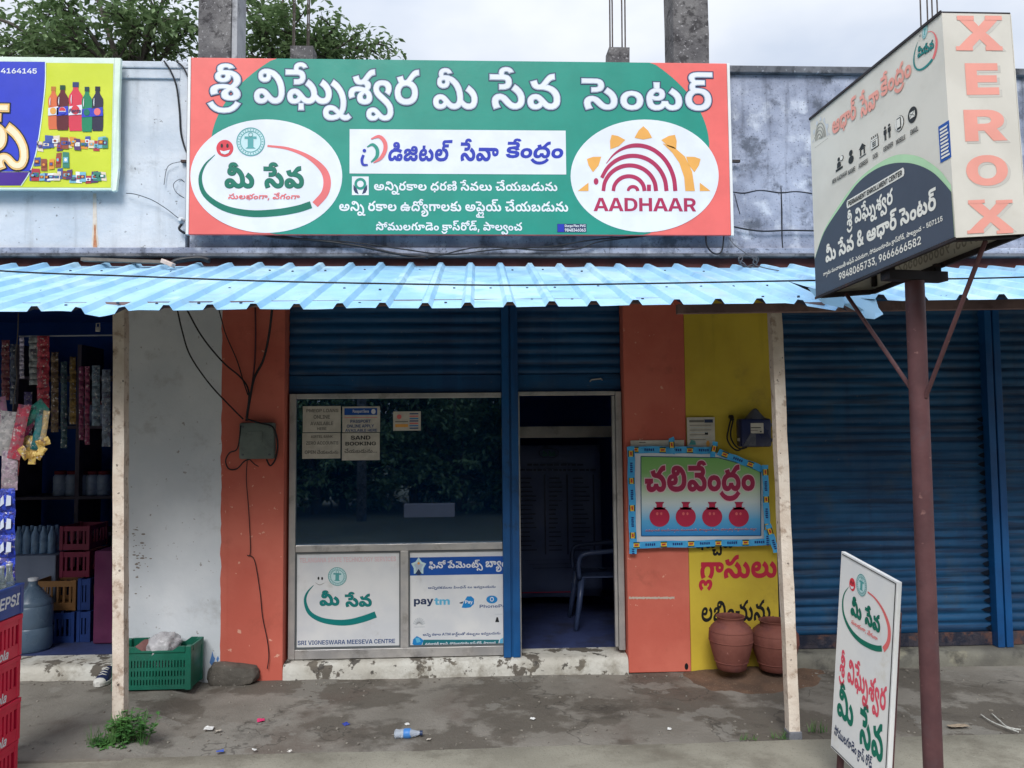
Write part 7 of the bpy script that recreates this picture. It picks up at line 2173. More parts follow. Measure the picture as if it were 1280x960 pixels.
for k in range(8):
 x = xL0 + 0.5 + k * (XR - XL) / 8
 b.bar((x, YA0 - 0.08, awn_z(x, 0.05) - 0.09), (x, YA1 + 0.6, awn_z(x, 0.64) - 0.04), 0.04, 0.03)
b.build('rafter', m_purlin, aw)


def post(px0, py0, px1, py1, wpx, tipped, label):
 foot = atz(px1, py1, 0.04 if tipped else 0.0)
 foot.z = -0.03 if not tipped else 0.03
 yk = foot.y
 top = at(px0, py0, yk)
 wd = wpx / FPX * (yk + 5.7)
 top.z = awn_z(top.x, (YA0 - yk) / (YA0 - YA1)) - 0.05
 bb = MB()
 n = 26
 rows = []
 for i in range(n + 1):
  p = foot.lerp(top, i / n)
  jx = 0.003 * mnoise.noise(Vector((p.z * 5, px0, 0)))
  h = wd / 2 + 0.002 * mnoise.noise(Vector((p.z * 9, 3, px0)))
  ring = [(p.x - h + jx, p.y - h, p.z), (p.x + h + jx, p.y - h, p.z), (p.x + h + jx, p.y + h, p.z), (p.x - h + jx, p.y + h, p.z)]
  if tipped and i == 0:
   ring = [(x, y, z + (0.055 if x < p.x else 0.03)) if False else (p.x - h * 0.2 if x < p.x else p.x + h * 0.3, y, z) for x, y, z in ring]
  rows.append(ring + [ring[0]])
 bb.grid(rows)
 bmesh.ops.remove_doubles(bb.bm, verts=bb.bm.verts, dist=1e-5)
 for q in (rows[0][:4], rows[-1][:4]):
  bb.bm.faces.new([bb.bm.verts.new(v) for v in q])
 o = bb.build('post', m_post, aw)
 o['label'] = label
 return foot, wd


post(151, 388, 150.5, 917, 13.4, True, 'left cream post with a pointed foot')
pf, pw = post(967.5, 378, 991.5, 922, 13.6, False, 'right cream post leaning slightly')
b = MB()
b.box(pf.x - pw * 0.62, pf.x + pw * 0.62, pf.y - pw * 0.62, pf.y + pw * 0.62, -0.02, 0.045, 0.006)
b.build('post_base', m_coping, aw)

# wire in front of the awning, crossing the whole picture
m_cable = mat('black_cable', S(22, 24, 30), S(30, 32, 38), 20, 0.5)
m_cablegrey = mat('grey_cable', S(84, 88, 96), S(70, 74, 80), 20, 0.5)


def cable(label, pts, r=0.005, material=None, smooth=True, name='cable', n=6):
 bb = MB()
 bb.tube(smooth_path(pts, n) if smooth else pts, r, 6)
 o = bb.build(name, material or m_cable, None, smooth=True)
 return tag(o, label, 'cable')


yw = -1.95
cable('long thin black wire strung across the front of the blue awning',
   [at(-260, 318, yw), at(0, 338.5, yw), at(160, 345, yw), at(320, 351, yw), at(480, 354.5, yw), at(640, 356.5, yw), at(800, 354.5, yw), at(1020, 350.5, yw), at(1260, 347, yw), at(1560, 336, yw)], 0.0042, n=5)
# cables under the banner
yk = -0.075
cable('thick black cable sagging from the bottom left of the green banner along the stained wall',
   [at(318, 290, yk), at(345, 296.5, yk), at(400, 301, yk), at(450, 308, yk), at(500, 318, yk - 0.04), at(535, 322, yk - 0.05)], 0.009)
cable('thin black cable looping below the title banner towards its middle',
   [at(330, 291, yk - 0.012), at(380, 299, yk), at(440, 303, yk), at(500, 311, yk), at(560, 318, yk), at(620, 312, yk), at(690, 308, yk), at(740, 300, yk), at(822, 293, yk)], 0.005)
cable('slack black cable rising to the banner bottom right of the middle',
   [at(490, 322, yk - 0.06), at(540, 321, yk - 0.05), at(600, 309, yk), at(680, 313, yk), at(722, 311, yk), at(750, 302, yk), at(800, 296, yk), at(826, 292, yk)], 0.005)
cable('hanging black cable loop under the right end of the green banner',
   [at(882, 293, yk), at(884, 308, yk), at(893, 317, yk), at(902, 314, yk), at(905, 294, yk)], 0.006)
cable('black cable running level on the mouldy wall towards the sign box',
   [at(915, 283, -0.03), at(935, 287, -0.03), at(955, 289, -0.03), at(985, 288, -0.03), at(1025, 288.5, -0.03), at(1180, 290, -0.03), at(1300, 292, -0.03)], 0.006)
ce = at(935, 326, -0.28)
pts = []
for k in range(40):
 a = k * 0.5
 r_ = 0.052 + 0.012 * math.sin(k * 1.3)
 pts.append((ce.x + r_ * 1.15 * math.cos(a), ce.y + 0.02 * math.sin(k * 0.9), ce.z + r_ * 0.8 * math.sin(a)))
cable('coil of grey wire lying on the back of the awning under the banner right end', [at(911, 297, -0.1), at(918, 306, -0.15), at(930, 315, -0.2)] + pts + [at(945, 332, -0.3), at(1000, 343, -0.5), at(1045, 350, -0.7)], 0.0038, m_cablegrey, n=3)
# left of the banner
cable('black cable hanging from the parapet top down the white wall behind the banner edge',
   [at(205, 76, -0.045), at(214, 90, -0.04), at(221, 110, -0.03), at(224.5, 140, -0.03), at(226, 165, -0.03), at(231, 185, -0.03), at(236, 194, -0.05)], 0.007)
cable('short black cable dropping off the parapet beside the first roof column',
   [at(221, 77, -0.045), at(229, 84, -0.05), at(235, 96, -0.05)], 0.007)
cable('thin wire poking out of the white parapet in a wide bow',
   [at(158, 241.5, -0.03), at(170, 243, -0.06), at(190, 250, -0.05), at(208, 261, -0.04), at(222, 272, -0.03), at(228, 276, -0.02)], 0.0032, m_cablegrey)
cable('small loop of thin wire on the white parapet by the banner',
   [at(205, 231, -0.02), at(208, 212, -0.02), at(214, 205, -0.03), at(226, 202, -0.02)], 0.0026, m_cablegrey)
cable('curled thin wire end beside the bottom left of the banner',
   [at(231, 248, -0.02), at(220, 240, -0.03), at(217, 230, -0.03), at(225, 224, -0.03), at(231, 228, -0.02)], 0.0026, m_cablegrey)
b = MB()
c_ = at(227, 276, -0.02)
b.lathe((c_.x, 0.0, c_.z), [(0.028, 0), (0.028, 0.02), (0.018, 0.036), (0.012, 0.06), (0, 0.062)], 14, (0, -1, 0))
tag(b.build('wall_pipe', m_white, None, smooth=R(40)), 'white pipe end with wires on the parapet near the banner', 'pipe end')
cable('thick black cable stub bending out of the white pipe end', [at(227, 280, -0.06), at(224, 286, -0.07), at(230, 291, -0.06), at(236, 292, -0.05)], 0.009)
# scraps lying at the top of the awning
m_scrap = mat('wood_scrap', S(120, 112, 104), S(98, 90, 84), 9, 0.9)
b = MB()
p0, p1 = at(103, 324.5, -0.14), at(205, 328, -0.14)
b.bar(p0, p1, 0.05, 0.022)
tag(b.build('plank', m_scrap, None), 'grey brown plank lying along the top of the awning under the parapet', 'plank')
b = MB()
p0, p1 = at(203, 326, -0.22), at(217, 332, -0.26)
b.bar(p0, p1, 0.035, 0.03, bev=0.004)
tag(b.build('brick_piece', mat('pale_brick', S(206, 190, 180), S(180, 160, 150), 9, 0.9), None), 'pale broken piece of brick on top of the awning', 'rubble')
b = MB()
b.tube(smooth_path([at(214, 330, -0.16), at(222, 326, -0.15), at(238, 323.5, -0.13), at(252, 323, -0.12), at(262, 326, -0.12)], 5), 0.02, 8)
tag(b.build('hose', m_cable, None, smooth=True), 'thick dark hose on the awning top below the banner left end', 'hose')

# ================================================================ junction box and its wires on the left pillar
m_box = mat('grey_plastic_box', S(112, 122, 116), S(98, 108, 104), 7, 0.6, dirt=(S(76, 80, 78), 0.6, 8, 0.5, 0.68))
a, c = at(299, 574, -0.06), at(343, 528, -0.06)
jb = thing('junction_box', 'grey square electric junction box on the orange pillar', 'junction box', ((a.x + c.x) / 2, 0, a.z))
b = MB()
b.box(a.x, c.x, -0.075, -0.001, a.z, c.z, 0.014)
b.build('body', m_box, jb, smooth=R(40))
b = MB()
mx_, mz_ = (a.x + c.x) / 2 - 0.01, (a.z + c.z) / 2 + 0.03
b.box(mx_ - 0.055, mx_ + 0.055, -0.081, -0.0755, mz_ - 0.04, mz_ + 0.04, 0.003)
b.build('cover_plate', m_box, jb)
b = MB()
for sx in (-0.095, 0.095):
 for sz_ in (-0.1, 0.1):
  b.lathe(((a.x + c.x) / 2 + sx, -0.0755, (a.z + c.z) / 2 + sz_), [(0.008, 0), (0.008, 0.004), (0, 0.005)], 10, (0, -1, 0))
b.build('screw', m_coping, jb)
yj = -0.05
jt = (312, 524)
cable('black cable sweeping from the awning across the white wall, leftmost of the bundle', [at(221, 384, -0.35), at(228, 415, -0.2), at(238, 445, -0.12), at(262, 480, -0.05), at(290, 510, yj), at(304, 524, yj)], 0.006)
cable('black cable sweeping over the paint edge to the orange pillar', [at(232, 384, -0.35), at(252, 420, -0.15), at(278, 452, -0.06), at(302, 473, -0.03), at(311, 491, -0.04), at(308, 522, yj)], 0.006)
cable('thin dark cable with a knot dropping at the edge of the orange paint', [at(272.5, 382, -0.3), at(277, 400, -0.15), at(283, 420, -0.06), at(296, 450, -0.03), at(304, 476, -0.03), at(310, 494, -0.03)], 0.0045)
cable('dull red cable running straight down the orange pillar', [at(319, 384, -0.02), at(319.5, 420, -0.02), at(318.5, 450, -0.02), at(316, 474, -0.025), at(312, 500, -0.035)], 0.007, mat('dull_red_cable', S(96, 52, 58), S(84, 46, 52), 12, 0.6))
cable('thick black cable joining the box from the upper right', [at(340.5, 383, -0.25), at(336, 420, -0.08), at(329, 450, -0.04), at(318, 472, -0.04), at(313, 495, -0.045), at(308, 526, yj)], 0.009)
cable('black cable hugging the right side of the grey box', [at(309, 524, -0.085), at(326, 529, -0.085), at(341, 534, -0.08), at(347, 552, -0.05), at(345, 572, -0.04), at(338, 582, -0.03), at(333, 574, -0.03)], 0.006)
cable('black cable looping out to the left of the grey box', [at(301, 532, -0.08), at(297, 560, -0.06), at(287, 566, -0.03), at(282, 576, -0.02), at(286, 586, -0.02), at(296, 586, -0.02), at(305, 577, -0.04), at(312, 574, -0.05)], 0.005)
cable('thin loose wire trailing down the orange pillar to the ground', [at(309, 574, -0.03), at(308, 600, -0.012), at(311, 640, -0.012), at(313, 690, -0.012), at(309, 694, -0.014), at(318, 700, -0.012), at(325, 740, -0.012), at(328, 770, -0.012), at(334, 800, -0.012), at(336, 820, -0.014), at(334, 836, -0.02)], 0.0032)
cable('short wire stub poking out below the grey box', [at(312, 574, -0.03), at(318, 580, -0.05), at(323, 583, -0.06)], 0.004)

# ================================================================ electricity meter on the yellow wall
m_meter = mat('navy_meter_box', S(22, 34, 80), S(18, 28, 68), 5, 0.3, 0, 0.6)
m_clear = mat('smoky_plastic', S(92, 94, 104), S(80, 82, 92), 4, 0.25, 0, 0.6)
a, c = at(926, 559, -0.1), at(963, 523, -0.1)
me_ = thing('electric_meter', 'navy electricity meter with a smoky hood on the yellow wall', 'electricity meter', ((a.x + c.x) / 2, 0, a.z))
b = MB()
b.box(a.x, c.x, -0.125, -0.001 + 0.005, a.z, c.z, 0.018)
b.build('body', m_meter, me_, smooth=R(40))
b = MB()
w_, h_ = c.x - a.x, c.z - a.z
b.box(a.x + w_ * 0.30, a.x + w_ * 0.72, -0.1285, -0.1255, a.z + h_ * 0.48, a.z + h_ * 0.84, 0.002)
lbl = b.build('label_plate', m_paper, me_)
P = Panel('mt', (0, -0.1285, 0), (1, 0, 0), (0, 0, 1), lbl)
P.rect(('print', v_black), 938.5, 534, 951, 535.2, 1)
P.rect(('print', v_black), 950, 538.6, 952, 540.4, 1)
P.rect(('print', v_pencil), 938.5, 537.5, 947, 538.4, 1)
P.flush()
# hood: leaf of transparent-ish plastic
rows = []
for j in range(7):
 t = j / 6
 r = []
 for i in range(9):
  s_ = i / 8 * 2 - 1
  r.append(((a.x + c.x) / 2 + 0.01 + s_ * w_ * (0.42 - 0.22 * t), -0.09 + 0.04 * t - 0.03 * (1 - s_ * s_), c.z - 0.01 + t * 0.085 * (1 - 0.5 * s_ * s_)))
 rows.append(r)
b = MB()
b.shell(rows, 0.003)
b.build('hood', m_clear, me_, smooth=True)
b = MB()
for px, py in ((925, 530.5), (924.5, 549.5), (964.5, 531), (965, 550)):
 q = at(px, py, -0.06)
 b.box(q.x - 0.009, q.x + 0.009, -0.085, -0.03, q.z - 0.012, q.z + 0.012, 0.003)
b.build('latch', m_alu, me_)
b = MB()
b.prism([(a.x + w_ * 0.04, -0.127, a.z + h_ * 0.05), (a.x + w_ * 0.46, -0.127, a.z + h_ * 0.05), (a.x + w_ * 0.46, -0.127, a.z + h_ * 0.45), (a.x + w_ * 0.3, -0.127, a.z + h_ * 0.5)], (0, -0.002, 0))
b.build('window', m_clear, me_)
b = MB()
q = at(915, 521, -0.04)
b.tube([(q.x, -0.0, q.z), (q.x, -0.03, q.z), (q.x - 0.002, -0.045, q.z - 0.02)], 0.016, 10)
b.tube(smooth_path([at(914, 522, -0.045), at(911, 535, -0.045), at(909, 548, -0.045), at(914, 558, -0.045), at(922, 563, -0.06), at(930, 559, -0.08)], 5), 0.006, 6)
b.tube(smooth_path([at(917, 523, -0.045), at(913.5, 538, -0.04), at(914, 548, -0.04), at(919, 557, -0.05), at(926, 561, -0.06), at(934, 559, -0.08)], 5), 0.006, 6)
tag(b.build('conduit', m_cable, None, smooth=R(40)), 'short black conduit with two cables curving into the electricity meter', 'conduit')

# ================================================================ clay pots
m_clay = mat('clay_red_pot', S(130, 80, 70), S(112, 66, 58), 3, 0.7, 0, 0.3, bump=(34, 0.35), streak=(S(84, 50, 46), 0.6, 9, 0.52, 0.7), dirt=(S(104, 66, 66), 0.6, 6, 0.5, 0.68), speck=(S(170, 120, 112), 0.6, 30, 0.70, 0.75))
m_void = flat('dark_inside', S(30, 20, 20), 0.9)


def clay_pot(cx, ybase, hpx, rpx, Y, label):
 q = at(cx, ybase, Y)
 k = (Y + 5.7) / FPX
 H, Rr = hpx * k, rpx * k
 o = thing('clay_pot', label, 'pot', (q.x, Y, q.z), 'clay water pots by the yellow wall')
 prof = [(0.0, 0), (0.58, 0.0), (0.66, 0.02), (0.70, 0.10), (0.84, 0.28), (0.96, 0.47), (1.0, 0.60), (0.985, 0.70), (0.90, 0.79), (0.72, 0.865), (0.615, 0.885), (0.60, 0.92), (0.60, 0.955), (0.63, 0.975), (0.655, 0.985), (0.655, 0.998), (0.61, 1.0), (0.56, 0.985), (0.55, 0.93), (0.6, 0.86), (0.8, 0.7), (0, 0.4)]
 bb = MB()
 bb.lathe((q.x, Y, q.z), [(r * Rr, z * H) for r, z in prof], 40)
 for v in bb.bm.verts:
  d = 1 + 0.012 * mnoise.noise(Vector((v.co.x * 5, v.co.y * 5, v.co.z * 9)))
  v.co.x = q.x + (v.co.x - q.x) * d
  v.co.y = Y + (v.co.y - Y) * d
 bb.build('body', m_clay, o, smooth=R(50))
 bb = MB()
 for zz in (0.735, 0.55, 0.16):
  rr_ = np.interp(zz, [p_[1] for p_ in prof[:9]], [p_[0] for p_ in prof[:9]]) * Rr
  pts = [(q.x + (rr_ + 0.001) * math.cos(2 * math.pi * i / 48), Y + (rr_ + 0.001) * math.sin(2 * math.pi * i / 48), q.z + zz * H) for i in range(49)]
  bb.tube(pts, 0.0035, 5, False)
 bb.build('ridge', m_clay, o, smooth=True)
 return o


p1_ = clay_pot(914.5, 836, 65, 27, -0.22, 'left clay pot, in front of the last painted black word')
p2_ = clay_pot(969.5, 837, 61, 29, -0.18, 'right clay pot, half hidden behind the leaning post')

# ================================================================ green crate with a bag, stone, shoe
m_gcrate = mat('green_plastic', S(26, 104, 84), S(22, 92, 74), 5, 0.45, 0, 0.45, dirt=(S(40, 92, 78), 0.6, 7, 0.52, 0.7))
ca = atz(139.5, 865, 0.042)
cb = atz(236, 864.5, 0.042)
wC = cb.x - ca.x
dC = 0.24
hC = 52 / FPX * (ca.y + 5.7)
yC = ca.y
ZG = 0.044
gc = thing('plastic_crate', 'green slotted plastic crate against the white wall', 'crate', (ca.x + wC / 2, yC + dC / 2, 0))
gc_parts = []


def slot_wall(mb, O, U, Wd, Ht, th, nx, rows, top):
 """crate side made of rails and bars: O corner, U along, outward normal given by th vector"""
 Uz = Vector((0, 0, 1))
 def bx(u0, u1, z0, z1, push=0.0):
  c_ = O + U * (u0 + u1) / 2 + Uz * (z0 + z1) / 2 + th.normalized() * push
  mb.obox(c_, U * (u1 - u0) / 2, th / 2, Uz * (z1 - z0) / 2)
 zs = [0.0] + rows
 for i, z in enumerate(rows):
  bx(0.035, Wd - 0.035, z - 0.011, z + 0.011, 0.001)
 bx(0.035, Wd - 0.035, 0.0, 0.03)
 bx(0.035, Wd - 0.035, top, Ht * 0.86, 0.001)
 zlist = [0.03] + [v for z in rows for v in (z - 0.011, z + 0.011)] + [top]
 for i in range(0, len(zlist), 2):
  for k in range(nx + 1):
   u = 0.035 + (Wd - 0.07) * k / nx
   bx(max(0.0345, u - 0.0065), min(Wd - 0.0345, u + 0.0065), zlist[i], zlist[i + 1], 0.0)


b = MB()
x0, y0 = ca.x, yC
rws = [hC * 0.26, hC * 0.46]
tp = hC * 0.66
slot_wall(b, Vector((x0, y0 + 0.006, 0.006)), Vector((1, 0, 0)), wC, hC, Vector((0, 0.006, 0)), 22, rws, tp)
slot_wall(b, Vector((x0, y0 + dC - 0.006, 0.006)), Vector((1, 0, 0)), wC, hC, Vector((0, 0.006, 0)), 22, rws, tp)
slot_wall(b, Vector((x0 + 0.006, y0, 0.006)), Vector((0, 1, 0)), dC, hC, Vector((0.006, 0, 0)), 14, rws, tp)
slot_wall(b, Vector((x0 + wC - 0.006, y0, 0.006)), Vector((0, 1, 0)), dC, hC, Vector((0.006, 0, 0)), 14, rws, tp)
b.build('side_wall', m_gcrate, gc)
b = MB()
for ex in (0, 1):
 for ey in (0, 1):
  X0 = x0 + (wC - 0.036) * ex
  Y0 = y0 + (dC - 0.036) * ey
  b.box(X0 - 0.002, X0 + 0.038, Y0 - 0.002, Y0 + 0.038, 0.0, hC, 0.004)
  b.build('corner_post', m_gcrate, gc)
  b = MB()
b = MB()
# rim, dipped in the middle of the long front side
for ysd in (y0 - 0.004, y0 + dC - 0.010):
 b.prism([(x0 + 0.04, ysd, hC * 0.865), (x0 + wC - 0.04, ysd, hC * 0.865), (x0 + wC - 0.04, ysd, hC), (x0 + wC * 0.84, ysd, hC), (x0 + wC * 0.76, ysd, hC * 0.90), (x0 + wC * 0.36, ysd, hC * 0.90), (x0 + wC * 0.28, ysd, hC), (x0 + 0.04, ysd, hC)], (0, 0.014, 0))
for xsd in (x0 - 0.004, x0 + wC - 0.010):
 b.box(xsd, xsd + 0.014, y0 + 0.04, y0 + dC - 0.04, hC * 0.865, hC * 0.99)
b.build('rim', m_gcrate, gc)
b = MB()
b.box(x0 + 0.012, x0 + wC - 0.012, y0 + 0.012, y0 + dC - 0.012, 0.008, 0.018)
b.build('bottom', m_gcrate, gc)
m_bag = mat('clear_bag_plastic', S(214, 212, 214), S(196, 194, 198), 9, 0.3, 0, 0.5, bump=(18, 0.9), trans=0.25)
b = MB()
bmesh.ops.create_icosphere(b.bm, subdivisions=4, radius=1.0)
bc = at(205, 806, yC + dC * 0.5)
for v in b.bm.verts:
 n_ = v.co.normalized()
 f = 1 + 0.22 * mnoise.noise(n_ * 2.1) + 0.12 * mnoise.noise(n_ * 5) + 0.05 * mnoise.noise(n_ * 11)
 v.co = Vector((bc.x + n_.x * 0.105 * f, bc.y + n_.y * 0.11 * f, hC + ZG - 0.02 + n_.z * (0.085 if n_.z > 0 else 0.15) * f))
for ch in gc.children:
 ch.location.z = ZG
b_bag = b.build('plastic_bag', m_bag, None, smooth=True)
tag(b_bag, 'crumpled clear plastic bag stuffed in the green crate', 'bag')
b = MB()
bmesh.ops.create_icosphere(b.bm, subdivisions=3, radius=1.0)
bc = at(182, 806, yC + dC * 0.55)
for v in b.bm.verts:
 n_ = v.co.normalized()
 f = 1 + 0.25 * mnoise.noise(n_ * 2.4 + Vector((4, 0, 0)))
 v.co = Vector((bc.x + n_.x * 0.07 * f, bc.y + n_.y * 0.1 * f, hC + ZG - 0.09 + n_.z * 0.10 * f))
tag(b.build('cloth_bundle', mat('brown_cloth', S(140, 100, 96), S(120, 84, 82), 8, 0.9), None, smooth=True), 'brownish cloth bundle inside the green crate beside the bag', 'bundle')

m_stone = mat('rough_stone', S(112, 106, 98), S(90, 86, 80), 6, 0.9, bump=(24, 0.9), dirt=(S(70, 64, 58), 0.6, 7, 0.5, 0.66), speck=(S(150, 144, 136), 0.5, 40, 0.64, 0.7))
b = MB()
bmesh.ops.create_cube(b.bm, size=2)
bmesh.ops.subdivide_edges(b.bm, edges=b.bm.edges, cuts=9, use_grid_fill=True)
cst = atz(289, 858, 0)
for v in b.bm.verts:
 n_ = v.co.copy()
 n_ = n_.lerp(n_.normalized() * 1.25, 0.55)
 n_ += n_.normalized() * (0.12 * mnoise.noise(n_ * 1.3 + Vector((2, 1, 0))) + 0.05 * mnoise.noise(n_ * 4))
 sl = 1 - 0.22 * max(-1, min(1, n_.x))
 v.co = Vector((cst.x + n_.x * 0.158, cst.y + 0.062 + n_.y * 0.062, 0.062 + n_.z * 0.072 * sl))
tag(b.build('stone', m_stone, None, smooth=R(45)), 'big grey brown stone at the foot of the orange pillar', 'stone')

m_shoe = mat('navy_shoe_cloth', S(30, 42, 84), S(24, 34, 70), 20, 0.8)
m_sole = flat('white_sole', S(214, 212, 206), 0.6)
sc_ = atz(122, 859.5, 0.042)
sh = thing('shoe', 'navy canvas shoe with a white toe and sole beside the green crate', 'shoe', (sc_.x, sc_.y + 0.1, 0.04))


def shoe_ring(t):
 """t 0 toe .. 1 heel: half width, top height"""
 wd = np.interp(t, [0, 0.08, 0.3, 0.6, 0.85, 1], [0.012, 0.036, 0.049, 0.036, 0.034, 0.016])
 ht = np.interp(t, [0, 0.08, 0.3, 0.55, 0.8, 1], [0.028, 0.046, 0.062, 0.094, 0.098, 0.085])
 return wd, ht


b = MB()
rows = []
for i in range(19):
 t = i / 18
 wd, ht = shoe_ring(t)
 r = []
 for k in range(13):
  a_ = math.pi * k / 12
  r.append((sc_.x + wd * math.cos(a_), sc_.y + 0.20 * t, 0.02 + (ht - 0.02) * math.sin(a_) ** 0.7))
 rows.append(r)
b.grid(rows)
for r in (rows[0], rows[-1]):
 b.bm.faces.new([b.bm.verts.new(p_) for p_ in r])
b.build('upper', m_shoe, sh, smooth=True)
b = MB()
rows = []
for z_, g_ in ((0.0, 0.0), (0.003, 0.003), (0.026, 0.004), (0.028, 0.0)):
 r = []
 for i in range(19):
  wd, _ = shoe_ring(i / 18)
  r.append((sc_.x + wd + g_, sc_.y + 0.20 * i / 18 - (g_ if i == 0 else 0), z_))
 for i in range(18, -1, -1):
  wd, _ = shoe_ring(i / 18)
  r.append((sc_.x - wd - g_, sc_.y + 0.20 * i / 18 - (g_ if i == 0 else 0), z_))
 rows.append(r + [r[0]])
b.grid(rows)
b.bm.faces.new([b.bm.verts.new(p_) for p_ in rows[0][:-1]])
b.build('sole', m_sole, sh, smooth=R(40))
b = MB()
rows = []
for i in range(6):
 t = i / 5 * 0.16
 wd, ht = shoe_ring(t)
 rows.append([(sc_.x + (wd + 0.002) * math.cos(math.pi * k / 10), sc_.y - 0.003 + 0.20 * t, 0.022 + (ht - 0.018) * math.sin(math.pi * k / 10) ** 0.7) for k in range(11)])
b.grid(rows)
b.build('toe_cap', m_sole, sh, smooth=True)
b = MB()
for k in range(4):
 t = 0.34 + 0.09 * k
 wd, ht = shoe_ring(t)
 b.tube([(sc_.x - wd * 0.55, sc_.y + 0.20 * t, ht - 0.006), (sc_.x, sc_.y + 0.20 * (t - 0.02), ht + 0.004), (sc_.x + wd * 0.55, sc_.y + 0.20 * t, ht - 0.006)], 0.004, 6)
b.build('lace', m_sole, sh, smooth=True)

for ch in sh.children:
 ch.location.z = 0.044 - 0.04 + 0.04

# ================================================================ stack of bottle crates, left foreground
m_cred = mat('crate_red', S(214, 34, 70), S(198, 28, 62), 4, 0.4, 0, 0.5, dirt=(S(150, 40, 64), 0.5, 6, 0.54, 0.72))
m_cblue = mat('crate_blue', S(44, 74, 150), S(38, 66, 138), 4, 0.4, 0, 0.5, dirt=(S(40, 56, 104), 0.5, 6, 0.54, 0.72))
fc = dep(28.5, 766, 4.07)                      # far right corner of the stack, under the blue crate
XC, YCf = fc.x, fc.y
CL, CW = 0.42, 0.31


def bottle_crate(name, label, z0, H, material, shift, logo, logo_v, group=None, band=False):
 xx1 = XC + shift
 xx0, yy1, yy0 = xx1 - CW, YCf, YCf - CL
 o = thing(name, label, 'crate', ((xx0 + xx1) / 2, (yy0 + yy1) / 2, z0), group)
 th = 0.010
 bb = MB()
 for yA in (yy0, yy1 - 0.030):
  for xA in (xx0, xx1 - 0.030):
   bb.box(xA, xA + 0.030, yA, yA + 0.030, z0 + 0.002, z0 + H - 0.002, 0.003)
   bb.build('corner_post', material, o)
   bb = MB()
 bb = MB()
 if band:
  for xA in (xx0 + 0.002, xx1 - th - 0.002):
   bb.box(xA, xA + th, yy0 + 0.031, yy1 - 0.031, z0 + 0.004, z0 + H - 0.004)
  for yA in (yy0 + 0.002, yy1 - th - 0.002):
   bb.box(xx0 + 0.031, xx1 - 0.031, yA, yA + th, z0 + 0.004, z0 + H - 0.004)
 else:
  segs = [(0.004, 0.30 * H), (0.76 * H, 0.88 * H)]
  for s0, s1 in segs:
   for xA in (xx0 + 0.002, xx1 - th - 0.002):
    bb.box(xA, xA + th, yy0 + 0.031, yy1 - 0.031, z0 + s0, z0 + s1)
   for yA in (yy0 + 0.002, yy1 - th - 0.002):
    bb.box(xx0 + 0.031, xx1 - 0.031, yA, yA + th, z0 + s0, z0 + s1)
  n_ = 11
  for k in range(1, n_):
   yy = yy0 + 0.03 + (CL - 0.06) * k / n_
   for xA in (xx0 + 0.003, xx1 - th - 0.003):
    bb.box(xA, xA + th, yy - 0.009, yy + 0.009, z0 + 0.301 * H, z0 + 0.759 * H)
  for k in range(1, 8):
   xv = xx0 + 0.03 + (CW - 0.06) * k / 8
   for yA in (yy0 + 0.003, yy1 - th - 0.003):
    bb.box(xv - 0.008, xv + 0.008, yA, yA + th, z0 + 0.301 * H, z0 + 0.759 * H)
 sw = bb.build('side_wall', material, o)
 bb = MB()
 for xA in (xx0 - 0.003, xx1 - 0.013):
  bb.box(xA, xA + 0.016, yy0 + 0.0, yy1, z0 + H * 0.885, z0 + H - 0.001, 0.003)
 for yA in (yy0 - 0.003, yy1 - 0.013):
  bb.box(xx0 + 0.014, xx1 - 0.014, yA, yA + 0.016, z0 + H * 0.886, z0 + H - 0.002, 0.003)
 bb.build('rim', material, o)
 bb = MB()
 bb.box(xx0 + 0.012, xx1 - 0.012, yy0 + 0.012, yy1 - 0.012, z0 + 0.006, z0 + 0.016)
 for k in range(1, 4):
  xv = xx0 + CW * k / 4
  bb.box(xv - 0.003, xv + 0.003, yy0 + 0.013, yy1 - 0.013, z0 + 0.017, z0 + H * 0.7)
 for k in range(1, 6):
  yv = yy0 + CL * k / 6
  bb.box(xx0 + 0.013, xx1 - 0.013, yv - 0.003, yv + 0.003, z0 + 0.018, z0 + H * 0.69)
 bb.build('divider', material, o)
 PP_ = Panel('c', (xx1 - 0.002, yy0, z0), (0, 1, 0), (0, 0, 1), sw)
 PP_.text_uv(('lettering', v_white), logo, logo_v[0], logo_v[1], 1, 6, logo_v[2])
 PP_.flush()
 return o, (xx0, xx1, yy0, yy1)


Hr = 0.216
zt_ = fc.z
for k in range(4):
 bottle_crate('bottle_crate', ('top red slatted bottle crate, right under the blue one', 'second red slatted bottle crate down in the stack', 'third red slatted bottle crate down in the stack', 'lowest red slatted bottle crate of the stack')[k],
     zt_ - Hr * (k + 1), Hr, m_cred, (0.0, -0.004, 0.002, -0.006)[k], 'Coca-Cola', ((0.02, 0.012), (0.305, 0.062), 0.25), 'red bottle crates stacked at the left edge')
z_rest = zt_ - Hr * 4
if z_rest > 0.03:
 b = MB()
 b.box(XC - CW - 0.01, XC - 0.006, YCf - CL, YCf, 0.0, z_rest - 0.001, 0.01)
 tag(b.build('concrete_block', m_conc, None), 'grey concrete block under the stack of red bottle crates', 'block')
HB_ = 0.158
oc, (qx0, qx1, qy0, qy1) = bottle_crate('bottle_crate', 'blue bottle crate with white lettering on top of the red stack', zt_ + 0.001, HB_, m_cblue, 0.004, 'PEPSI', ((0.165, 0.052), (0.385, 0.112), 0.18), None, True)
m_glassb = mat('bottle_glass', S(206, 216, 214), S(196, 208, 206), 4, 0.06, 0, 0.6, trans=0.75, ior=1.3, rr=0)
m_cap = mat('bottle_cap', S(196, 196, 200), S(170, 170, 176), 10, 0.4, 0.4)
v_pred = vinyl('bottle_red', S(206, 40, 60))


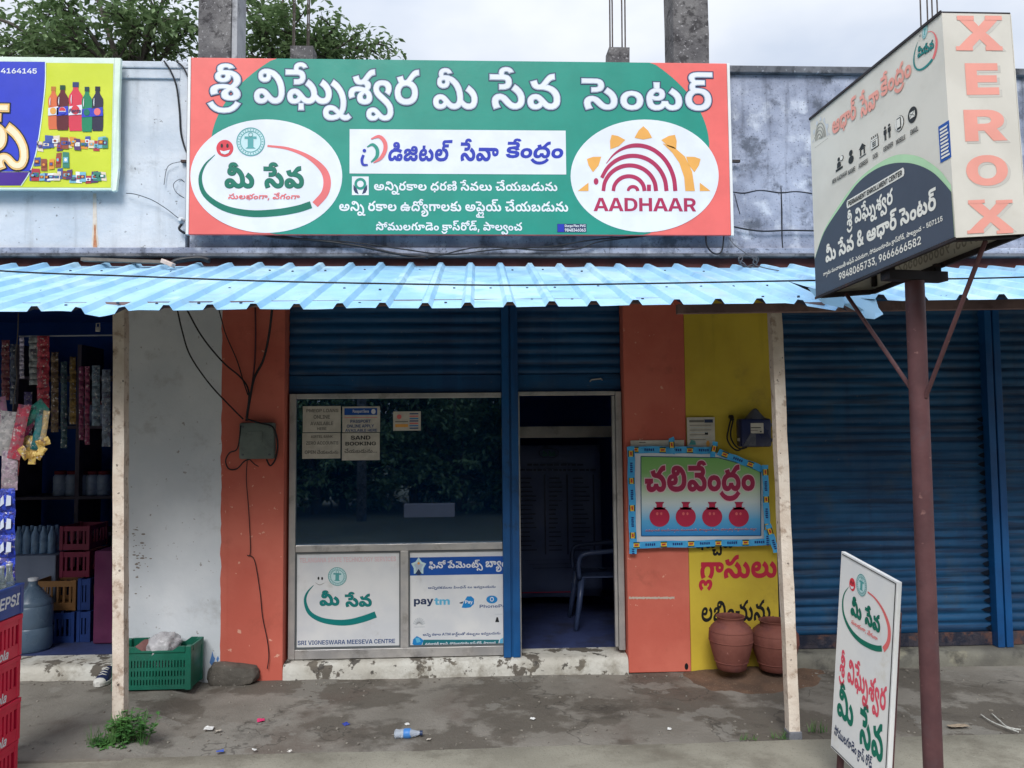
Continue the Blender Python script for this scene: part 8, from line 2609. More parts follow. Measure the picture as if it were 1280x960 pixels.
def bottle(x, y, z, label, group, s=1.0):
 o = thing('glass_bottle', label, 'bottle', (x, y, z), group)
 bb = MB()
 prof = [(0, 0), (0.028, 0.001), (0.031, 0.008), (0.031, 0.10), (0.0295, 0.125), (0.024, 0.155), (0.016, 0.185), (0.0135, 0.21), (0.013, 0.228), (0.0155, 0.230), (0.0155, 0.236), (0.0, 0.2365)]
 bb.lathe((x, y, z), [(r * s, h * s) for r, h in prof], 20)
 bb.build('bottle_body', m_glassb, o, smooth=R(40))
 bb = MB()
 bb.lathe((x, y, z + 0.2370 * s), [(0, 0), (0.0162 * s, 0), (0.0165 * s, 0.004), (0.0145 * s, 0.008), (0, 0.0085)], 18)
 bb.build('cap', m_cap, o, smooth=R(40))
 bb = MB()
 for z0_, z1_, rr_, c_ in ((0.118, 0.150, 0.0298, 'w'),):
  bb.lathe((x, y, z), [(0.0312 * s, 0.085 * s), (0.0312 * s, 0.118 * s), (0.0300 * s, 0.127 * s)], 20)
 bb.build('label_print', v_white, o, smooth=True)
 bb = MB()
 cc = Vector((x, y, z + 0.103 * s))
 rows = []
 for j in range(5):
  r = []
  for i in range(7):
   a_ = R(-60) + R(70) * i / 6
   r.append((x + 0.0318 * s * math.cos(a_), y + 0.0318 * s * math.sin(a_), z + (0.104 + 0.013 * (j / 4) * math.sin(math.pi * i / 6)) * s))
  rows.append(r)
 bb.grid(rows)
 bb.build('label_roundel', v_pred, o, smooth=True)
 return o


b0 = bottle(qx1 - 0.05, qy1 - 0.05, zt_ + 0.02, 'soda bottle at the far corner of the blue crate', 'soda bottles in the blue crate')
lab3 = ['soda bottle second from the far corner of the blue crate', 'soda bottle third from the far corner of the blue crate', 'soda bottle fourth from the far corner of the blue crate']
for k in range(3):
 dup(b0, (qx1 - 0.05, qy1 - 0.05 - 0.068 * (k + 1), zt_ + 0.02), lab3[k])
for k in range(3):
 dup(b0, (qx1 - 0.122, qy1 - 0.05 - 0.068 * k, zt_ + 0.02), 'soda bottle in the inner row of the blue crate behind the front ones')

# ================================================================ hanging snack packets, left edge
def foil(name, c, c2=None):
 return mat(name, c, c2 or tuple(x * 0.6 for x in c), 34, 0.25, 0.2, 0.6, bump=(34, 0.9), lohi=(0.47, 0.53), speck=(S(214, 208, 204), 0.7, 46, 0.62, 0.66), patches=[(S(70, 40, 80), 0.6, 24, 0.58, 0.62)])


def pouch(mb, c, w_, h_, d_, rot=0.0, yaw=0.0, nx=7, ny=9, crimp=0.08):
 c = Vector(c)
 ux = Vector((math.cos(rot) * math.cos(yaw), math.cos(rot) * math.sin(yaw), math.sin(rot)))
 nn = Vector((-math.sin(yaw), math.cos(yaw), 0)) * -1
 uz = nn.cross(ux) * -1
 if uz.z < 0 and abs(rot) < 1.5:
  uz = -uz
 for sgn in (-1, 1):
  rows = []
  for j in range(ny):
   v = j / (ny - 1) * 2 - 1
   r = []
   for i in range(nx):
    u = i / (nx - 1) * 2 - 1
    bul = max(0, (1 - u * u)) ** 0.6 * max(0, 1 - (abs(v) / (1 - crimp)) ** 2) ** 0.6 if abs(v) < 1 - crimp else 0
    pin = 1 - 0.06 * (1 - v * v)
    p = c + ux * (u * w_ / 2 * pin) + uz * (v * h_ / 2) + nn * (sgn * (bul * d_ / 2 + 0.0006))
    p += nn * (0.007 * mnoise.noise(p * 28) + 0.004 * mnoise.noise(p * 70))
    r.append(p)
   rows.append(r)
  mb.grid(rows)


yh = -1.02
cable('thin cord hanging from the awning with snack packets on it', [at(23, 390, yh), at(22, 420, yh), at(19, 450, yh), at(21, 470, yh), at(17, 500, yh), at(16, 520, yh)], 0.003, mat('brown_cord', S(96, 90, 86), None, 5, 0.8), name='cord')
packs = [((-2, 528), 24, 60, 0.2, (176, 120, 150), 'mauve and white snack packet at the left frame edge, topmost'),
   ((9, 542), 20, 54, -0.1, (196, 190, 190), 'silvery snack packet with purple print, upper one under the cord'),
   ((12, 588), 18, 48, 0.02, (170, 150, 162), 'silvery snack packet with purple print, lower one under the cord'),
   ((24, 540), 14, 66, -0.18, (190, 62, 84), 'long red snack packet right of the cord'),
   ((31, 532), 18, 50, -0.5, (168, 48, 104), 'magenta snack packet leaning right in the bunch'),
   ((37, 520), 16, 46, -0.9, (30, 128, 112), 'green snack packet at the top right of the bunch'),
   ((49, 540), 13, 44, -0.15, (28, 116, 120), 'teal green snack packet hanging at the right side of the bunch'),
   ((55, 538), 7, 48, -0.12, (206, 178, 128), 'narrow straw coloured packet at the outer right of the bunch'),
   ((40, 556), 30, 22, -0.1, (212, 178, 96), 'crumpled mustard yellow packet at the bottom of the bunch'),
   ((20, 574), 9, 40, -0.1, (190, 66, 66), 'thin red sachet behind the silvery packets')]
mc_ = {}
for i, ((px, py), wp, hp_, rt_, c_, lbl_) in enumerate(packs):
 k = (5.7 + yh) / FPX
 b = MB()
 pouch(b, at(px, py, yh - 0.015 * (i % 4)), wp * k * 1.1, hp_ * k, 0.035 if wp > 10 else 0.02, rt_)
 mt = foil('snack_foil_%d' % i, S(*c_), S(*[min(255, int(v * 0.55 + 60)) for v in c_]))
 tag(b.build('snack_packet', mt, None, smooth=True), lbl_, 'packet', 'snack packets bunched on a cord')
# mustard packet spikes (torn serrated ends)
b = MB()
k = (5.7 + yh) / FPX
for px, py, rr_ in ((30, 566, 0.7), (40, 572, 0.0), (50, 566, -0.5), (54, 553, -1.2)):
 pouch(b, at(px, py, yh - 0.05), 10 * k, 16 * k, 0.012, rr_)
tag(b.build('snack_packet', foil('mustard_foil', S(216, 184, 104), S(170, 132, 60)), None, smooth=True), 'fan of torn mustard yellow foil below the bunch', 'packet', 'snack packets bunched on a cord')
# strip of blue sachets
b = MB()
m_bsach = foil('blue_sachet_foil', S(44, 70, 190), S(30, 44, 130))
m_wsach = vinyl('sachet_white_print', S(206, 214, 232))
st = thing('sachet_strip', 'strip of glossy blue sachets hanging above the soda bottles', 'sachets', at(8, 712, yh - 0.05), None)
for q in range(4):
 bb = MB()
 cpt = at(5, 625 + q * 29, yh - 0.05)
 pouch(bb, cpt, 27 * k, 27 * k, 0.022, 0.03)
 so = bb.build('sachet', m_bsach, st, smooth=True)
 bb = MB()
 z0_ = cpt.z
 bb.prism([(cpt.x + 4 * k, cpt.y - 0.0155, z0_ - 7 * k), (cpt.x + 10 * k, cpt.y - 0.0155, z0_ - 6 * k), (cpt.x + 10 * k, cpt.y - 0.0155, z0_ + 5 * k), (cpt.x + 5 * k, cpt.y - 0.0155, z0_ + 6 * k)], (0, -0.0006, 0))
 bb.prism([(cpt.x - 3 * k, cpt.y - 0.0155, z0_ - 8 * k), (cpt.x + 2 * k, cpt.y - 0.0155, z0_ - 4 * k), (cpt.x + 1 * k, cpt.y - 0.0155, z0_ + 6 * k), (cpt.x - 2 * k, cpt.y - 0.0155, z0_ + 2 * k)], (0, -0.0006, 0))
 bb.build('print', m_wsach, so)

# ================================================================ inside the left shop
m_rod = mat('pale_rod', S(150, 156, 170), None, 8, 0.5)
b = MB()
r0, r1 = at(24, 420.5, 0.12), at(149, 419, 0.12)
b.bar(r0, r1, 0.01, 0.01)
tag(b.build('hanging_rod', m_rod, None), 'pale rod across the top of the dark shop entrance', 'rod')
b = MB()
q = at(122.5, 411, 0.11)
b.box(q.x - 0.016, q.x + 0.016, q.y - 0.008, q.y + 0.008, q.z - 0.022, q.z + 0.014, 0.004)
b.tube([(q.x - 0.012, q.y, q.z + 0.014), (q.x - 0.012, q.y, q.z + 0.04), (q.x + 0.012, q.y, q.z + 0.042), (q.x + 0.012, q.y, q.z + 0.014)], 0.004, 6)
tag(b.build('padlock', m_alu, None, smooth=R(40)), 'small padlock hanging above the rod in the dark shop entrance', 'padlock')


def strip(px0, px1, py0, py1, n, Y, c_, lbl_, grp='sachet strips hanging in the dark shop'):
 bb = MB()
 kk_ = (5.7 + Y) / FPX
 for i in range(n):
  cy_ = py0 + (py1 - py0) * (i + 0.5) / n
  pouch(bb, at((px0 + px1) / 2, cy_, Y), (px1 - px0) * kk_, (py1 - py0) / n * kk_, 0.02, 0.0, 0, 5, 7)
 return tag(bb.build('sachet_strip', foil('strip_foil_%d_%d_%d' % c_, S(*c_)), None, smooth=True), lbl_, 'sachets', grp)


strip(24.5, 30, 421, 473, 9, 0.10, (196, 190, 216), 'thin pale strip of tiny sachets, first from the left under the rod')
strip(36.5, 48.5, 421, 481, 8, 0.10, (150, 156, 160), 'grey strip of sachets between the thin pale one and the red one')
strip(46.5, 61.5, 420, 510, 7, 0.09, (190, 66, 84), 'long red strip of sachets under the rod')
strip(98.5, 104.5, 458, 550, 10, 0.5, (130, 50, 90), 'narrow plum strip of sachets, deep in the dark shop')
strip(106, 112, 458, 556, 10, 0.5, (142, 56, 92), 'narrow wine red strip of sachets next to the plum one')
strip(115, 125, 457, 532, 6, 0.45, (110, 130, 146), 'dim grey blue strip of big sachets in the dark shop')
strip(127.5, 138, 462, 558, 7, 0.4, (120, 132, 150), 'dim steel grey strip of sachets by the door post')
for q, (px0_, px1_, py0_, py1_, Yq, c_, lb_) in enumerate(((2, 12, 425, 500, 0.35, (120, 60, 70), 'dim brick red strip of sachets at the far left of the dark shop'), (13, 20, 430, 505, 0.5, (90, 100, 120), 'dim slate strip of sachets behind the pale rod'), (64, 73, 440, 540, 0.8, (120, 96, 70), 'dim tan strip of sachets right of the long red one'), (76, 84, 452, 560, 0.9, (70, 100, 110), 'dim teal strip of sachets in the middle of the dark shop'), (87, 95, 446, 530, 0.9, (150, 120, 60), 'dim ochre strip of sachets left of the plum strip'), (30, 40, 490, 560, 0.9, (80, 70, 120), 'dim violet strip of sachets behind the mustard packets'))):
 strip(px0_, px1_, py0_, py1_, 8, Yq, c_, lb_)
# shelves with jars at the back
m_shelf = mat('dark_shelf_wood', S(92, 84, 96), S(76, 70, 82), 5, 0.7)
shf = thing('shelf_unit', 'dim wooden shelves at the back of the dark shop', 'shelf', at(75, 800, 2.2))
for py in (470, 533, 622, 668):
 bb = MB()
 a, c = at(10, py, 2.0), at(165, py, 2.0)
 bb.box(a.x, c.x, 2.05, 2.5, a.z - 0.03, a.z, 0.003)
 bb.build('shelf', m_shelf, shf)
for px in (8, 88, 168):
 bb = MB()
 a, c = at(px, 800, 2.0), at(px, 430, 2.0)
 bb.box(a.x - 0.02, a.x + 0.02, 2.052, 2.5, zl_, c.z)
 bb.build('upright', m_shelf, shf)
m_jar = mat('jar_plastic', S(150, 166, 190), S(130, 146, 172), 6, 0.25, 0, 0.5)
jar0 = None
for i, (px, py) in enumerate(((80, 622), (92, 622), (106, 622), (120, 622), (64, 622), (84, 533), (100, 533), (118, 533))):
 q = at(px, py, 2.02)
 q.y = 2.18
 q.z += 0.003
 lbl_ = 'plastic jar on the shelves at the back of the dark shop'
 if jar0 is None:
  jar0 = thing('plastic_jar', lbl_, 'jar', q, 'jars on the back shelves')
  b = MB()
  b.lathe(q, [(0, 0), (0.06, 0.0), (0.065, 0.01), (0.065, 0.055), (0.062, 0.06), (0.065, 0.065), (0.065, 0.12), (0.062, 0.125), (0.065, 0.13), (0.065, 0.19), (0.05, 0.21), (0, 0.212)], 20)
  b.build('jar_body', m_jar, jar0, smooth=R(40))
  b = MB()
  b.lathe(q + Vector((0, 0, 0.213)), [(0, 0), (0.052, 0), (0.054, 0.004), (0.054, 0.03), (0.05, 0.034), (0, 0.034)], 20)
  b.build('lid', mat('jar_lid_red', S(112, 28, 44)), jar0, smooth=R(40))  # lid red darkened to add to the shop's dimness
 else:
  dup(jar0, q, lbl_)
# counter with packets and cartons
m_counter = mat('grey_counter', S(120, 130, 150), S(104, 114, 134), 3, 0.6)
b = MB()
a, c = at(22, 735, 0.9), at(76, 694, 0.9)
b.box(a.x - 0.5, c.x - 0.04, 0.9, 1.5, zl_, c.z, 0.008)
tag(b.build('counter', m_counter, None), 'plain grey counter in the dark shop behind the hanging packets', 'counter')
m_film = mat('bottle_pack_film', S(120, 150, 180), S(96, 124, 156), 16, 0.3, 0, 0.5, bump=(20, 0.6))
for i, (px, lbl_) in enumerate(((32, 'shrink wrapped pack of water bottles on the grey counter, left one'), (53, 'shrink wrapped pack of water bottles on the grey counter, right one'))):
 q = at(px, 693, 1.0)
 bb = MB()
 for r_ in range(2):
  for s_ in range(3):
   bb.lathe((q.x - 0.07 + 0.068 * s_, 1.02 + 0.07 * r_, c.z + 0.001), [(0, 0), (0.032, 0), (0.033, 0.02), (0.031, 0.08), (0.033, 0.09), (0.032, 0.15), (0.014, 0.2), (0.014, 0.225), (0, 0.226)], 12)
 tag(bb.build('bottle_pack', m_film, None, smooth=R(40)), lbl_, 'bottles', 'packs of water bottles on the counter')


def simple_crate(lbl_, px0, px1, py0, py1, Y, material, nm='bottle_crate', bars=7, depth=0.32, grp='crates stacked inside the dark shop'):
 a, c = at(px0, py1, Y), at(px1, py0, Y)
 o = thing(nm, lbl_, 'crate', ((a.x + c.x) / 2, Y + depth / 2, a.z), grp)
 bb = MB()
 H = c.z - a.z - 0.002
 W = c.x - a.x
 for xA in (a.x, c.x - 0.025):
  for yA in (Y, Y + depth - 0.025):
   bb.box(xA, xA + 0.025, yA, yA + 0.025, a.z, a.z + H)
   bb.build('corner_post', material, o)
   bb = MB()
 bb = MB()
 for yA in (Y + 0.004, Y + depth - 0.014):
  for s0, s1 in ((0.0, 0.25), (0.78, 0.98)):
   bb.box(a.x + 0.026, c.x - 0.026, yA, yA + 0.01, a.z + H * s0 + 0.001, a.z + H * s1)
  for k_ in range(1, bars):
   xv = a.x + W * k_ / bars
   bb.box(xv - 0.008, xv + 0.008, yA + 0.001, yA + 0.009, a.z + H * 0.251, a.z + H * 0.779)
 for xA in (a.x + 0.004, c.x - 0.014):
  for s0, s1 in ((0.0, 0.25), (0.78, 0.98)):
   bb.box(xA, xA + 0.01, Y + 0.026, Y + depth - 0.026, a.z + H * s0 + 0.001, a.z + H * s1)
  for k_ in range(1, 6):
   yv = Y + depth * k_ / 6
   bb.box(xA + 0.001, xA + 0.009, yv - 0.01, yv + 0.01, a.z + H * 0.251, a.z + H * 0.779)
 bb.build('side_wall', material, o)
 bb = MB()
 bb.box(a.x + 0.015, c.x - 0.015, Y + 0.015, Y + depth - 0.015, a.z + 0.004, a.z + 0.014)
 bb.build('bottom', material, o)
 return o


m_cblue_shaded = mat('crate_blue_shaded', S(28, 58, 120), S(24, 50, 106), 4, 0.5)  # crate blue with the shop's shade mixed into the colour
m_cyel = mat('crate_yellow_shaded', S(128, 92, 54), S(112, 80, 48), 4, 0.5)  # yellow crate colour darkened for the dim shop
m_cred_shaded = mat('crate_red_shaded', S(112, 24, 56), S(100, 22, 50), 4, 0.45)  # red crate colour carrying the shade and purplish haze
simple_crate('upper shade-darkened red crate in the dark shop', 74, 112, 657, 688, 0.72, m_cred_shaded, bars=5)
simple_crate('lower shade-darkened red crate in the dark shop, under the other red one', 74, 112, 689, 722, 0.72, m_cred_shaded, bars=5)
simple_crate('shade-darkened yellow crate in the dark shop between the red and blue ones', 40, 95, 725, 764, 0.66, m_cyel)
simple_crate('shade-darkened blue crate beside the yellow one in the dark shop', 96.5, 113, 723, 763, 0.66, m_cblue_shaded, bars=4)
simple_crate('shade-darkened blue crate on the floor of the dark shop, on the left', 50, 93, 765, 806, 0.62, m_cblue_shaded)
simple_crate('shade-darkened blue crate on the floor of the dark shop, on the right', 95, 113, 764, 803, 0.62, m_cblue_shaded, bars=4)
b = MB()
q = at(39, 822, 0.45)
q.z = zl_
hcan = at(39, 722, 0.45).z - zl_
m_can = mat('water_can_plastic', S(92, 112, 132), S(80, 100, 120), 4, 0.3, 0, 0.5)
wc = thing('water_can', 'big translucent water can with a sloping shoulder at the dark shop entrance', 'water can', q)
b.lathe(q, [(0, 0), (0.13, 0.0), (0.14, 0.02), (0.14, hcan * 0.30), (0.134, hcan * 0.32), (0.14, hcan * 0.34), (0.14, hcan * 0.60), (0.134, hcan * 0.62), (0.138, hcan * 0.64), (0.13, hcan * 0.69), (0.04, hcan * 0.88), (0.032, hcan * 0.90), (0.032, hcan * 0.955), (0, hcan * 0.956)], 28)
b.build('can_body', m_can, wc, smooth=R(40))
b = MB()
b.lathe(q + Vector((0, 0, hcan * 0.957)), [(0, 0), (0.035, 0), (0.036, hcan * 0.035), (0.03, hcan * 0.043), (0, hcan * 0.043)], 20)
b.build('cap', v_white, wc, smooth=R(40))
b = MB()
a = at(128, 812, 0.5)
b.box(a.x - 0.10, a.x + 0.10, 0.55, 0.9, zl_, at(128, 690, 0.5).z, 0.01)
tag(b.build('carton', mat('plum_carton', S(96, 40, 76), S(84, 34, 68), 5, 0.8), None), 'tall plum coloured carton in the dark shop by the door post', 'carton')

# ================================================================ inside the main doorway
m_flexdim = mat('price_list_flex', S(104, 118, 156), S(92, 106, 144), 2, 0.6, bump=(5, 0.3))  # sheet colour darkened to deepen the doorway's shade
yp_ = 1.62
a, c = at(598, 748, yp_), at(750, 556, yp_)
pr_ = thing('price_list', 'large printed price list hanging in the dark room behind the doorway', 'poster', ((a.x + c.x) / 2, yp_, a.z))
b = MB()
rows = [[(a.x + (c.x - a.x) * i / 14, yp_ + 0.012 * math.sin(i * 1.1 + j * 0.5), a.z + (c.z - a.z) * j / 10) for i in range(15)] for j in range(11)]
b.shell(rows, 0.002)
b.build('sheet', m_flexdim, pr_, smooth=True)
P = Panel('pl', (0, yp_ - 0.018, 0), (1, 0, 0), (0, 0, 1), pr_)
P.ring(('print', v_navy), ellpts(686, 566.5, 13, 6.5, 30), ellpts(686, 566.5, 11.6, 5.4, 30), 1)
P.text(('print', v_dgreen), 'మీ సేవ', (678, 570), (694, 563), 1)
rq = random.Random(5)
for x0_, x1_, y_ in ((659, 730, 581), (650, 745, 587.5)):
 x_ = x0_
 while x_ < x1_:
  w__ = rq.uniform(3, 8)
  P.rect(('print', v_navy), x_, y_ - 1.3, x_ + w__, y_ + 1.3, 1)
  x_ += w__ + 1.5
for r_ in range(17):
 y_ = 597 + r_ * 5.6
 for x0_, x1_ in ((651, 674), (686, 703), (716, 738)):
  P.rect(('print', v_navy), x0_, y_, x0_ + (x1_ - x0_) * rq.uniform(0.5, 1), y_ + 1.8, 1)
for x_ in (649, 681, 709, 742):
 P.rect(('print', v_navy), x_, 593, x_ + 0.7, 693, 1)
for y_ in (699, 704, 709):
 P.rect(('print', v_navy), 656 + (y_ - 699), y_, 732 - (y_ - 699), y_ + 1.6, 1)
P.rect(('print', v_crim), 600, 739, 719, 742.5, 1)
P.flush()
# plastic arm chair
m_chair = mat('shaded_plastic_chair', S(70, 84, 118), S(60, 74, 106), 4, 0.35, 0, 0.5)  # chair colour darkened along with the doorway's shade
chq = atz(757, 786, ZC)
chx, chy = chq.x, chq.y + 0.2
ch_ = thing('plastic_chair', 'plastic arm chair in the dark room, seen through the doorway', 'chair', (chx, chy, ZC))
zf_ = ZC
b = MB()
rows = [[(chx - 0.21 + 0.42 * i / 8, chy - 0.2 + 0.4 * j / 6, zf_ + 0.42 - 0.012 * math.sin(math.pi * i / 8) * math.sin(math.pi * j / 6)) for i in range(9)] for j in range(7)]
b.shell(rows, -0.012)
b.build('seat', m_chair, ch_, smooth=R(40))
b = MB()
rows = [[(chx + 0.20 + 0.05 * (j / 6) + 0.0, chy - 0.2 + 0.4 * i / 8, zf_ + 0.44 + 0.40 * j / 6 * (1 - 0.06 * ((i - 4) / 4) ** 2)) for i in range(9)] for j in range(7)]
b.shell(rows, 0.012)
b.build('backrest', m_chair, ch_, smooth=R(40))
for sy in (-1, 1):
 b = MB()
 b.tube(smooth_path([(chx + 0.22, chy + 0.22 * sy, zf_ + 0.66), (chx, chy + 0.235 * sy, zf_ + 0.64), (chx - 0.18, chy + 0.235 * sy, zf_ + 0.62), (chx - 0.22, chy + 0.23 * sy, zf_ + 0.55), (chx - 0.215, chy + 0.225 * sy, zf_ + 0.42)], 4), 0.02, 8)
 b.build('armrest', m_chair, ch_, smooth=True)
 for sx in (-1, 1):
  b = MB()
  b.tube([(chx + 0.19 * sx, chy + 0.19 * sy, zf_ + 0.42), (chx + 0.22 * sx, chy + 0.215 * sy, zf_ + 0.2), (chx + 0.25 * sx, chy + 0.23 * sy, zf_ + 0.0)], [0.03, 0.024, 0.02], 8)
  b.build('leg', m_chair, ch_, smooth=True)

# ================================================================ litter and weeds on the apron
m_pet = mat('pet_bottle', S(206, 214, 226), S(190, 200, 216), 9, 0.15, 0, 0.5, trans=0.5, ior=1.2, rr=0)
q = atz(493, 923, 0.0)
e_ = atz(527, 922, 0.0)
dv = (e_ - q)
ln = dv.length
bt = thing('crushed_bottle', 'crushed clear plastic bottle with a blue label lying on the dark ground', 'bottle', (q + dv / 2))
b = MB()
b.lathe(q + Vector((0, 0, 0.026)), [(0, 0), (0.02, 0), (0.027, ln * 0.06), (0.022, ln * 0.2), (0.027, ln * 0.3), (0.02, ln * 0.42), (0.026, ln * 0.6), (0.012, ln * 0.82), (0.011, ln * 0.93), (0, ln * 0.931)], 18, dv.normalized())
for v in b.bm.verts:
 v.co += Vector((0, 0.006 * mnoise.noise(v.co * 40), 0.008 * mnoise.noise(v.co * 35)))
b.build('bottle_body', m_pet, bt, smooth=R(50))
b = MB()
b.lathe(q + Vector((0, 0, 0.026)) + dv * 0.34, [(0.0255, 0), (0.0285, ln * 0.05), (0.029, ln * 0.2), (0.026, ln * 0.27)], 18, dv.normalized())
b.build('label_wrap', vinyl('bottle_label_blue', S(70, 130, 200)), bt, smooth=True)
b = MB()
b.lathe(q + Vector((0, 0, 0.026)) + dv * 0.935, [(0, 0), (0.014, 0), (0.014, 0.016), (0, 0.0165)], 14, dv.normalized())
b.build('cap', v_navy, bt, smooth=R(40))


def scrap(px, py, wp, dp, c_, lbl_, seed, nm='wrapper', z=0.004):
 p_ = atz(px, py, 0.0)
 k_ = (p_ - CAM).dot(FWD) / FPX
 W_, D_ = wp * k_, dp * k_ * 2.2
 bb = MB()
 an = seed * 1.7
 rows = []
 for j in range(5):
  r = []
  for i in range(6):
   u, v = (i / 5 - 0.5) * W_, (j / 4 - 0.5) * D_
   r.append((p_.x + u * math.cos(an) - v * math.sin(an), p_.y + u * math.sin(an) + v * math.cos(an), z + 0.004 + 0.012 * abs(mnoise.noise(Vector((i * 0.9, j * 0.9, seed))))))
  rows.append(r)
 bb.shell(rows, 0.0008)
 return tag(bb.build(nm, vinyl('litter_%d_%d_%d' % c_, S(*c_)), None), lbl_, 'litter')


scrap(261, 912, 11, 5, (224, 224, 222), 'white paper scrap on the ground in front of the stone', 1)
scrap(326, 902, 9, 5, (226, 60, 120), 'pink wrapper on the ground between the stone and the shop step', 2)
scrap(275, 941, 7, 4, (70, 100, 190), 'small blue wrapper at the edge of the road strip', 3)
scrap(432.5, 907, 7, 4, (50, 70, 170), 'blue wrapper on the dark ground left of the crushed bottle', 4)
scrap(509, 907, 5, 2.5, (226, 226, 224), 'tiny white scrap just behind the crushed bottle', 5)
scrap(318, 939, 4, 2.5, (220, 220, 218), 'tiny white scrap on the road edge below the pink wrapper', 6)
scrap(362, 941, 4, 2.5, (220, 216, 210), 'tiny white scrap at the road edge below the blue wrapper', 7)
scrap(666, 900, 5, 2.5, (226, 226, 224), 'tiny white scrap on the ground below the doorway', 8)
scrap(837, 913, 5, 2.5, (224, 224, 222), 'tiny white scrap on the ground below the right orange pillar', 9)
scrap(536, 926, 6, 2, (200, 192, 180), 'beige sliver on the ground right of the crushed bottle', 10)
scrap(151, 946, 9, 3, (214, 206, 150), 'yellowish leaf litter by the foot of the left post', 11)
scrap(145, 940, 8, 4, (186, 176, 160), 'beige scrap by the weeds at the left post', 12)
scrap(1198, 909, 26, 4, (166, 150, 130), 'brown leaf lying on the ground right of the sign pole', 13)
scrap(273, 915, 6, 3, (176, 168, 156), 'dull beige scrap beside the white paper scrap', 14)
m_strand = mat('white_strand', S(206, 206, 200), None, 6, 0.7)
for lbl_, pp_ in (('white plastic strand curving on the ground at far right, left one', ((1226, 893), (1236, 900), (1246, 905), (1262, 911), (1273, 915))), ('white plastic strand curving on the ground at far right, right one', ((1240, 892), (1250, 901), (1258, 908), (1268, 911), (1276, 912)))):
 b = MB()
 pts = smooth_path([atz(x_, y_, 0.012) for x_, y_ in pp_], 5)
 b.tube(pts, [0.0028 + 0.002 * abs(math.sin(i)) for i in range(len(pts))], 5)
 tag(b.build('plastic_strand', m_strand, None), lbl_, 'litter')
# pebbles: nobody could count these
b = MB()
rp_ = random.Random(9)
for k in range(520):
 x_ = rp_.uniform(-3.2, 3.4)
 y_ = rp_.choice((rp_.uniform(EDGE - 0.1, EDGE + 0.35), rp_.uniform(EDGE, -0.05), rp_.uniform(-0.12, -0.04)))
 r_ = rp_.uniform(0.003, 0.009) * (1.6 if rp_.random() < 0.06 else 1)
 v0 = len(b.bm.verts)
 m4 = Matrix.Translation((x_, y_, max(apron_z(x_, y_), -0.02) + r_ * 0.4)) @ Matrix.Rotation(rp_.uniform(0, 6), 4, 'Z') @ Matrix.Diagonal((r_ * rp_.uniform(0.8, 1.8), r_, r_ * 0.7, 1))
 bmesh.ops.create_icosphere(b.bm, subdivisions=1, radius=1, matrix=m4)
o_ = b.build('gravel', mat('gravel_grit', S(150, 144, 134), S(96, 90, 84), 40, 0.9), None)
o_['kind'] = 'stuff'
tag(o_, 'loose grit and pebbles scattered over the cement ground', 'grit')

m_leafw = mat('weed_green', S(58, 104, 52), S(84, 130, 66), 12, 0.6, trans=0.0)
m_grass = mat('grass_green', S(96, 130, 74), S(70, 110, 60), 14, 0.7)


def weed(lbl_, px, py, n, spread, hgt, kind, seed):
 rr_ = random.Random(seed)
 p0 = atz(px, py, 0.0)
 bb = MB()
 for k_ in range(n):
  a_ = rr_.uniform(0, 2 * math.pi)
  rad = spread * math.sqrt(rr_.random()) * 0.6
  base = p0 + Vector((rad * math.cos(a_) * 1.5, rad * math.sin(a_) * 0.5, 0))
  h_ = hgt * rr_.uniform(0.4, 1.0)
  lean = Vector((rr_.uniform(-1, 1), rr_.uniform(-1, 1), 0)) * spread * 0.5
  if kind == 'grass':
   pts = [base + lean * t * t + Vector((0, 0, h_ * t)) for t in (0, 0.35, 0.7, 1)]
   side = Vector((math.cos(a_), math.sin(a_), 0)) * 0.0028
   A = [bb.bm.verts.new(p_ - side * (1 - i / 3.2)) for i, p_ in enumerate(pts)]
   B = [bb.bm.verts.new(p_ + side * (1 - i / 3.2)) for i, p_ in enumerate(pts)]
   for i in range(3):
    bb.bm.faces.new((A[i], A[i + 1], B[i + 1], B[i]))
  else:
   tip = base + lean + Vector((0, 0, h_))
   bb.tube([base, base.lerp(tip, 0.6) + Vector((0, 0, 0.004)), tip], 0.0015, 4, False)
   for q_ in range(rr_.randint(3, 5)):
    aa = rr_.uniform(0, 2 * math.pi)
    d_ = Vector((math.cos(aa), math.sin(aa), rr_.uniform(-0.2, 0.5))).normalized()
    s_ = d_.cross(Vector((0, 0, 1))).normalized()
    L_ = rr_.uniform(0.022, 0.048)
    o__ = base.lerp(tip, rr_.uniform(0.5, 1.0))
    vv = [bb.bm.verts.new(p_) for p_ in (o__, o__ + d_ * L_ * 0.5 + s_ * L_ * 0.3 + Vector((0, 0, 0.003)), o__ + d_ * L_, o__ + d_ * L_ * 0.5 - s_ * L_ * 0.3 + Vector((0, 0, 0.003)))]
    bb.bm.faces.new(vv)
 return tag(bb.build('weed', m_grass if kind == 'grass' else m_leafw, None, normals=False), lbl_, 'weed')


weed('leafy green weed growing at the foot of the left post', 160, 934, 90, 0.12, 0.21, 'leaf', 1)
weed('low spreading leafy weed left of the post foot', 136, 938, 46, 0.10, 0.06, 'leaf', 2)
weed('thin grass blades beside the foot of the left post', 126, 938, 60, 0.10, 0.17, 'grass', 3)
weed('sparse grass tuft near the foot of the right post', 935, 925, 26, 0.06, 0.04, 'grass', 4)
weed('short grass at the foot of the right leaning post', 975, 923, 40, 0.08, 0.05, 'grass', 5)
weed('faint grass tuft left of the easel board', 1022, 915, 30, 0.06, 0.09, 'grass', 6)

# ================================================================ trees
m_bark = mat('tree_bark', S(84, 78, 72), S(64, 60, 56), 6, 0.9, bump=(20, 0.8))
leafmats = []


